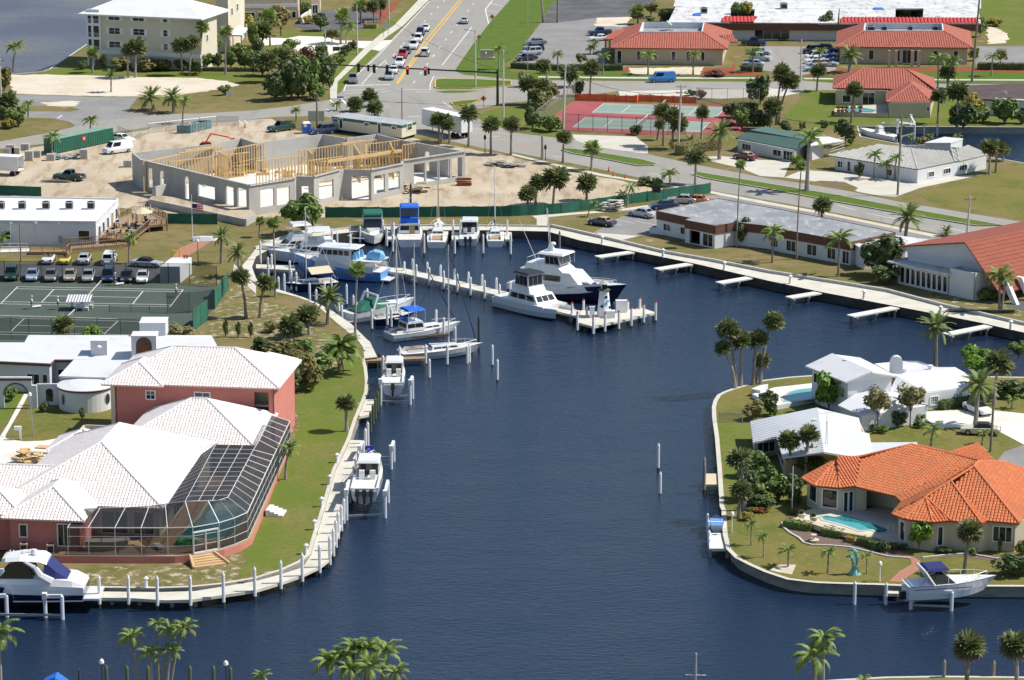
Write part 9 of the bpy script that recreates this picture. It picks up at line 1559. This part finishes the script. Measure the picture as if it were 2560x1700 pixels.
TREES=[(0,40,835,190,600,4,'round sea grape bush at the left edge by the bay'),(0,170,1168,200,1000,1,'round green bush beside the bay road lawn'),(0,90,1186,135,1100,6,'low gold flecked bush beside the round green bush'),(0,20,1105,150,960,0,'dark bush at the left edge under the utility pole'),(0,1130,650,170,530,4,'leftmost sea grape shrub before the condo'),(0,1325,655,165,530,4,'second sea grape shrub before the condo'),(0,1500,650,220,535,4,'broad sea grape shrub before the condo'),(0,1680,645,180,545,0,'dark shrub before the right half of the condo'),(0,1805,680,130,545,0,'dark shrub at the corner of the condo'),(0,1045,570,130,430,1,'slender tree against the first condo window bay',.2,'small_tree'),(0,1510,600,150,405,1,'small tree against the third condo window bay',.25,'small_tree'),(0,960,640,80,510,0,'narrow dark shrub at the corner by the balconies',.05),(0,760,640,90,560,0,'dark shrub beside the condo sea wall',.05),(0,1910,640,120,490,1,'airy clump left before the condo pool',.15),(0,2010,645,110,500,0,'airy clump second before the condo pool',.15),(0,2130,645,120,480,1,'airy clump third before the condo pool',.15),(0,2260,645,140,490,0,'airy clump fourth before the condo pool',.15),(0,2290,330,160,150,6,'golden green tree behind the condo entrance canopy',.1,'tree'),(0,2330,480,120,230,1,'tree at the right of the condo entrance canopy',.2,'tree'),(0,2080,878,120,790,1,'isolated green shrub beside the small white sign',.05),(1,20,560,130,380,0,'dark tree at the left of the thicket by the condo',.1,'tree'),(1,230,330,230,60,2,'wispy olive tree before the tan building',.25,'tree'),(1,20,320,110,170,1,'green tree beside the condo garden',.1,'tree'),(1,330,470,150,360,1,'low green shrub at the edge of the white driveway',.05),(1,180,930,230,690,0,'dark tree at the lower left of the thicket',.05,'tree'),(1,330,920,260,600,0,'big dark tree in the middle of the thicket',.05,'tree'),(1,500,900,220,560,1,'green tree in the thicket behind the dead palm',.05,'tree'),(1,620,820,220,500,0,'dark tree at the roadside end of the thicket',.05,'tree'),(1,420,720,200,520,1,'upper tree of the thicket below the driveway',.08,'tree'),(1,390,900,130,780,1,'bright low shrub at the foot of the thicket'),(1,470,560,140,440,5,'red leaved shrub by the white driveway',.05),(1,600,540,140,420,1,'green shrub right of the red leaved shrub',.05),(1,595,285,170,130,0,'dark round tree on the drive before the car park',.2,'tree'),(1,700,395,130,280,2,'low spreading tree in the verge garden',.35,'tree'),(1,880,460,95,375,0,'round clipped bush right in the verge garden'),(1,838,500,100,420,0,'round clipped bush middle in the verge garden'),(1,805,540,80,460,0,'round clipped bush front in the verge garden'),(1,770,600,110,500,1,'loose green bush behind the traffic signal arm'),(1,460,170,90,10,1,'slim tree before the tan building stair',.2,'tree'),(1,480,220,110,150,6,'yellow green bush at the tan building wall'),(2,620,880,110,760,0,'cone shaped shrub at the back corner of the court fence'),(2,340,930,150,740,2,'wispy grey shrub beside the court fence',.1),(2,190,1190,160,980,0,'dark tree at the left corner of the red court',.05,'tree'),(2,350,1215,230,1080,1,'round green bush at the near corner of the red court'),(2,1155,1245,110,1160,0,'small dark shrub below the court net'),(2,630,640,110,490,2,'bare little tree in the office car park',.45,'small_tree'),(2,1280,160,160,20,2,'bare olive tree left of the mall',.3,'tree'),(2,1410,200,120,90,0,'dark shrub at the corner of the mall',.05),(2,1270,200,90,160,1,'low bush before the mall corner'),(2,1660,880,100,830,0,'dark shrub behind the court end fence'),(2,1745,915,90,840,5,'reddish bush beside the court end fence',.05),(2,2050,1090,190,960,0,'dark tree behind the right end of the court',.05,'tree'),(2,2200,1150,200,960,0,'broad dark tree right of the red court',.05,'tree'),(2,1980,1190,110,1110,5,'dark reddish shrub at the court corner',.05),(2,2070,320,130,250,0,'dark shrub at the office side entrance',.05),(2,2090,150,130,20,1,'courtyard tree in the white flat roof',.1,'tree',3.5),(2,2170,150,120,20,6,'yellow green courtyard tree in the white flat roof',.1,'tree',3.5),(3,1205,180,100,40,1,'left tree in the square roof courtyard',.05,'tree'),(3,1370,180,120,30,1,'right tree in the square roof courtyard',.05,'tree'),(3,520,350,190,110,0,'dark tree against the front of the mall',.15,'tree'),(3,70,360,90,300,0,'left clipped bush before the mall'),(3,170,358,70,310,0,'middle clipped bush before the mall'),(3,360,358,70,305,0,'right clipped bush before the mall'),(3,585,360,80,300,0,'dark clipped bush left of the second office'),(3,135,375,80,350,3,'bright green low bush before the mall'),(3,1960,340,110,160,1,'tree at the right end of the mall',.1,'tree'),(3,2140,640,110,460,2,'bare little tree in the far right car park',.45,'small_tree'),(3,1800,1190,260,960,0,'big dark round tree by the far canal',.05,'tree'),(3,1900,1100,200,880,6,'yellowish tree behind the round tree by the far canal',.1,'tree'),(3,2180,1140,270,920,1,'bright green broad tree by the dark shingled house',.03,'tree'),(3,2340,1140,130,1000,0,'dark bush at the right edge by the far canal',.03),(3,160,1210,130,1120,0,'round shrub left on the lawn beyond the canal end'),(3,315,1200,70,1120,2,'thin shrub on the lawn beyond the canal end',.1),(3,515,1210,80,1110,1,'small shrub right on the lawn beyond the canal end',.1),(3,710,1350,190,1110,0,'dark spreading tree between the two far houses',.2,'tree'),(3,765,1340,60,1270,1,'green shrub under the dark spreading tree',.05),(3,1420,1360,130,1270,2,'dry brown bush on the near bank of the far canal',.05),(3,1330,480+1180,180,1600,0,'dark round shrub before the grey tiled house'),(3,840,1640,80,1500,0,'dark bush at the entrance of the grey tiled house',.05),(3,2100,240,150,170,6,'row of gold leaved shrubs on the far right lawn'),(11,450,600,370,225,1,'large round feathery shrub before the green screen',.0),(13,1080,1050,270,900,0,'dark lower shrub of the motel corner',.0),(13,1090,985,400,640,0,'large dark tree between motel and chapel',.12,'tree'),(13,2000,1200,210,1100,1,'green bush below the chapel side wall',.0),(13,2130,1180,80,1090,1,'small bush beside the first chapel buttress',.0),(12,2130,690,170,470,0,'dark tree before the motel side wall',.1,'tree'),(12,1340,565,100,525,5,'dark red shrub in the white motel planter',.0),(12,1220,140,140,60,0,'dark spiky shrub by the roadside erosion roll',.0),(12,1325,150,120,75,1,'green spiky shrub right of the roadside erosion roll',.0),(12,960,330,130,285,6,'yellow green bush behind the rubble heap',.0),(21,220,160,300,10,4,'rusty sea grape behind the pink house',.0,'tree'),(21,380,470,330,60,4,'big sea grape tree left of the clumping palm',.05,'tree'),(21,520,400,330,130,1,'green sea grape beside the pink house',.05,'tree'),(21,330,500,180,280,0,'dark sea grape against the pink house wall',.0),(10,860,1580,170,1430,3,'bright leafy shrub behind the white tower',.05),(10,1650,1570,250,1420,2,'olive shrub beside the green court corner',.05),(23,560,660,240,330,3,'bright dense tree at the front of the white house',.12,'tree'),(23,1910,330,290,90,3,'bright dense tree behind the white house',.15,'tree'),(23,2050,300,200,180,1,'green tree right of the bright tree behind the white house',.1,'tree'),(23,1010,832,200,440,2,'vase shaped crape myrtle left before the white gable',.42,'small_tree'),(23,1310,800,220,410,2,'vase shaped crape myrtle right before the white gable',.42,'small_tree'),(23,900,830,110,715,0,'clipped globe shrub left of the white gable',.0),(23,1195,800,165,665,0,'large clipped globe shrub before the white gable',.0),(23,1385,755,120,650,1,'clipped globe shrub beside the driveway wall',.0),(23,965,840,60,780,1,'small clipped ball left of the globe shrubs',.0),(23,1050,858,110,780,1,'low clipped ball with orange flowers',.0),(23,1390,808,90,740,1,'low shrub at the lawn edge by the driveway',.0),(23,20,700,150,480,0,'dark shrub beside the white pool deck'),(22,2250,740,190,570,2,'grey green spreading tree above the metal roof',.2,'tree'),(22,2340,590,110,480,0,'dark shrub at the pool terrace corner'),(23,2270,520,300,360,0,'dark hedge trees at the right edge by the canal',.02,'tree'),(23,2310,180,180,20,1,'green tree at the right edge over the canal',.2,'tree'),(23,100,1480,240,1250,1,'leafy shrub beside the orange tiled house',.0),(23,230,1500,190,1260,0,'dark shrub against the wall of the orange tiled house',.0),(22,2230,1260,260,1020,1,'big leafy shrub on the canal side of the cabbage palm',.0),(22,2180,1480,240,1230,0,'dark shrub mass under the cabbage palms by the canal',.0),(22,2310,1500,220,1330,1,'shrub with flowers left of the orange house pool',.0),(22,2345,1420,200,1150,1,'tall leafy shrub right of the shrub mass by the canal',.0),(32,2160,90,110,10,6,'orange tinged shrub beside the white lamp post',.0),(33,1390,390,190,110,3,'small bright tree before the orange house bay',.25,'small_tree'),(33,2290,600,330,420,0,'dark shrub mass behind the cruiser bow',.0),(33,2345,420,120,280,1,'leafy shrub at the right corner of the orange house',.0),(33,1060,380,120,290,0,'dark shrub at the end of the pool hedge',.0),(33,1715,360,40,230,0,'narrow dark shrub against the orange house wall',.0),(33,2135,400,45,260,0,'narrow dark shrub beside the white wall unit',.0),(33,1240,360,90,310,0,'low dark shrub at the pool corner of the orange house',.0),(33,1640,400,150,345,0,'low planting under the orange house window',.0),(33,1880,410,100,350,1,'low planting beside the cabbage palm of the orange house',.0),(20,105,560,130,430,1,'plants seen through the white garden arch',.0),(20,470,540,80,430,1,'plant behind the white arched niche',.0),(20,410,660,90,570,0,'small shrub below the arched niche',.05),(20,755,730,60,630,0,'thin young conifer on the lawn of the round wing',.05),(20,940,850,130,800,3,'bright shrub beside the pink garage',.0),(20,90,330,240,190,1,'bushy palm like shrub over the white garden wall',.0),(1,60,700,230,470,0,'dark tree left of the leaning palm in the thicket',.05,'tree'),(1,260,600,240,420,1,'green tree at the top of the thicket',.05,'tree'),(1,90,330,170,150,1,'garden tree before the tan building left end',.1,'tree'),(1,340,620,180,450,2,'olive tree at the top right of the thicket',.05,'tree'),(1,280,860,240,650,0,'dark tree in the left middle of the thicket',.03,'tree'),(1,560,920,170,780,1,'low green bush at the foot of the dead palm'),(1,690,690,130,540,0,'dark bush at the walk end of the thicket'),(0,2200,560,170,400,1,'tree over the condo pool terrace',.1,'tree'),(0,2310,650,110,470,1,'airy clump last before the condo pool',.1),(0,1990,560,120,300,1,'tree between condo corner and pool',.2,'tree'),(0,1400,560,150,440,1,'small tree between the two round condo palms',.2,'tree'),(2,120,800,120,660,2,'wispy shrub on the verge left of the leaning palm',.1),(2,300,1010,160,860,2,'grey green tree beside the court chain link fence',.05,'tree'),(2,2290,960,210,720,0,'dark tree behind the leaning palm pair by the cross street',.05,'tree'),(2,2120,1200,170,1010,1,'green tree right of the red court near the hedge',.05,'tree'),(2,2320,1190,170,1020,0,'dark tree between red court and green roofed house',.05,'tree'),(3,1980,1130,160,1000,1,'green bush between the dark round tree and the bright broad tree'),(3,1900,560,100,440,1,'palm like shrub at the second office right end'),(2,1730,180,50,150,0,'small shrub before the right end of the first office'),(2,1880,700,200,640,5,'red and green planting beside the first office walk'),(11,140,1500,120,1400,2,'low dry shrub on the marina bank'),(21,100,130,260,-20,0,'dark shrub behind the coral house gable'),(21,450,240,260,0,1,'green sea grape between coral house and clumping palm'),(22,2220,1130,180,1010,0,'dark shrub behind the leafy canal shrub'),(22,2300,1560,240,1420,0,'dark shrub left of the red flower bed'),]
for a in TREES:tree(*a)
def cypress(t,x,y,ytop,label):
 p=g(t,x,y);h=zt(t,x,y,ytop);o=thing('cypress',label,'tree',p)
 b=MB();b.tube(p,p+Vector((0,0,h*.3)),.1,.06,5);b.build('trunk',M['bark'],o)
 put('crown',crown(0,1),o,loc=(0,0,h*.52),scale=(.36,.36,h*.56))
cypress(10,2080,1540,1370,'dark slim cypress left of three beside the green court')
cypress(10,2196,1543,1395,'dark slim cypress in the middle of three beside the green court')
cypress(10,2310,1545,1400,'dark slim cypress right of three beside the green court')
hedge(2,[(0,625),(210,640),(440,648),(600,648),(800,650),(1020,648)],1.6,1.2,0,'long clipped hedge along the office car park')
hedge(3,[(1930,640),(2361,645)],1.6,1.4,0,'clipped hedge before the far right car park')
hedge(2,[(2110,655),(2310,662)],1.4,1.1,0,'short clipped hedge before the office parking bays')
hedge(2,[(1540,1430),(1700,1395),(1900,1370)],2.4,1.9,2,'thick brownish hedge in front of the red court corner')
hedge(23,[(1480,585),(1700,555),(1900,530)],1.2,.9,1,'clipped hedge along the white house wing')
hedge(23,[(1590,640),(1800,600),(2060,560)],1.3,1.1,0,'taller hedge behind the parked saloon')
hedge(33,[(150,150),(250,165),(410,190)],1.1,.8,1,'low hedge left of the pool planter')
hedge(33,[(500,225),(600,240),(690,258)],1.1,.8,1,'low hedge in the middle before the pool planter')
hedge(33,[(840,310),(930,330),(1030,365)],1.1,.8,0,'dark low hedge right before the pool planter')
hedge(33,[(730,285),(820,300)],1.0,.6,6,'small yellow green shrub row before the pool planter')
hedge(1,[(1000,258),(1120,262)],1.5,1.0,6,'low hedge around the flagpole by the boulevard')
hedge(0,[(1870,655),(2361,660)],1.0,.8,0,'low dark hedge before the condo pool deck')
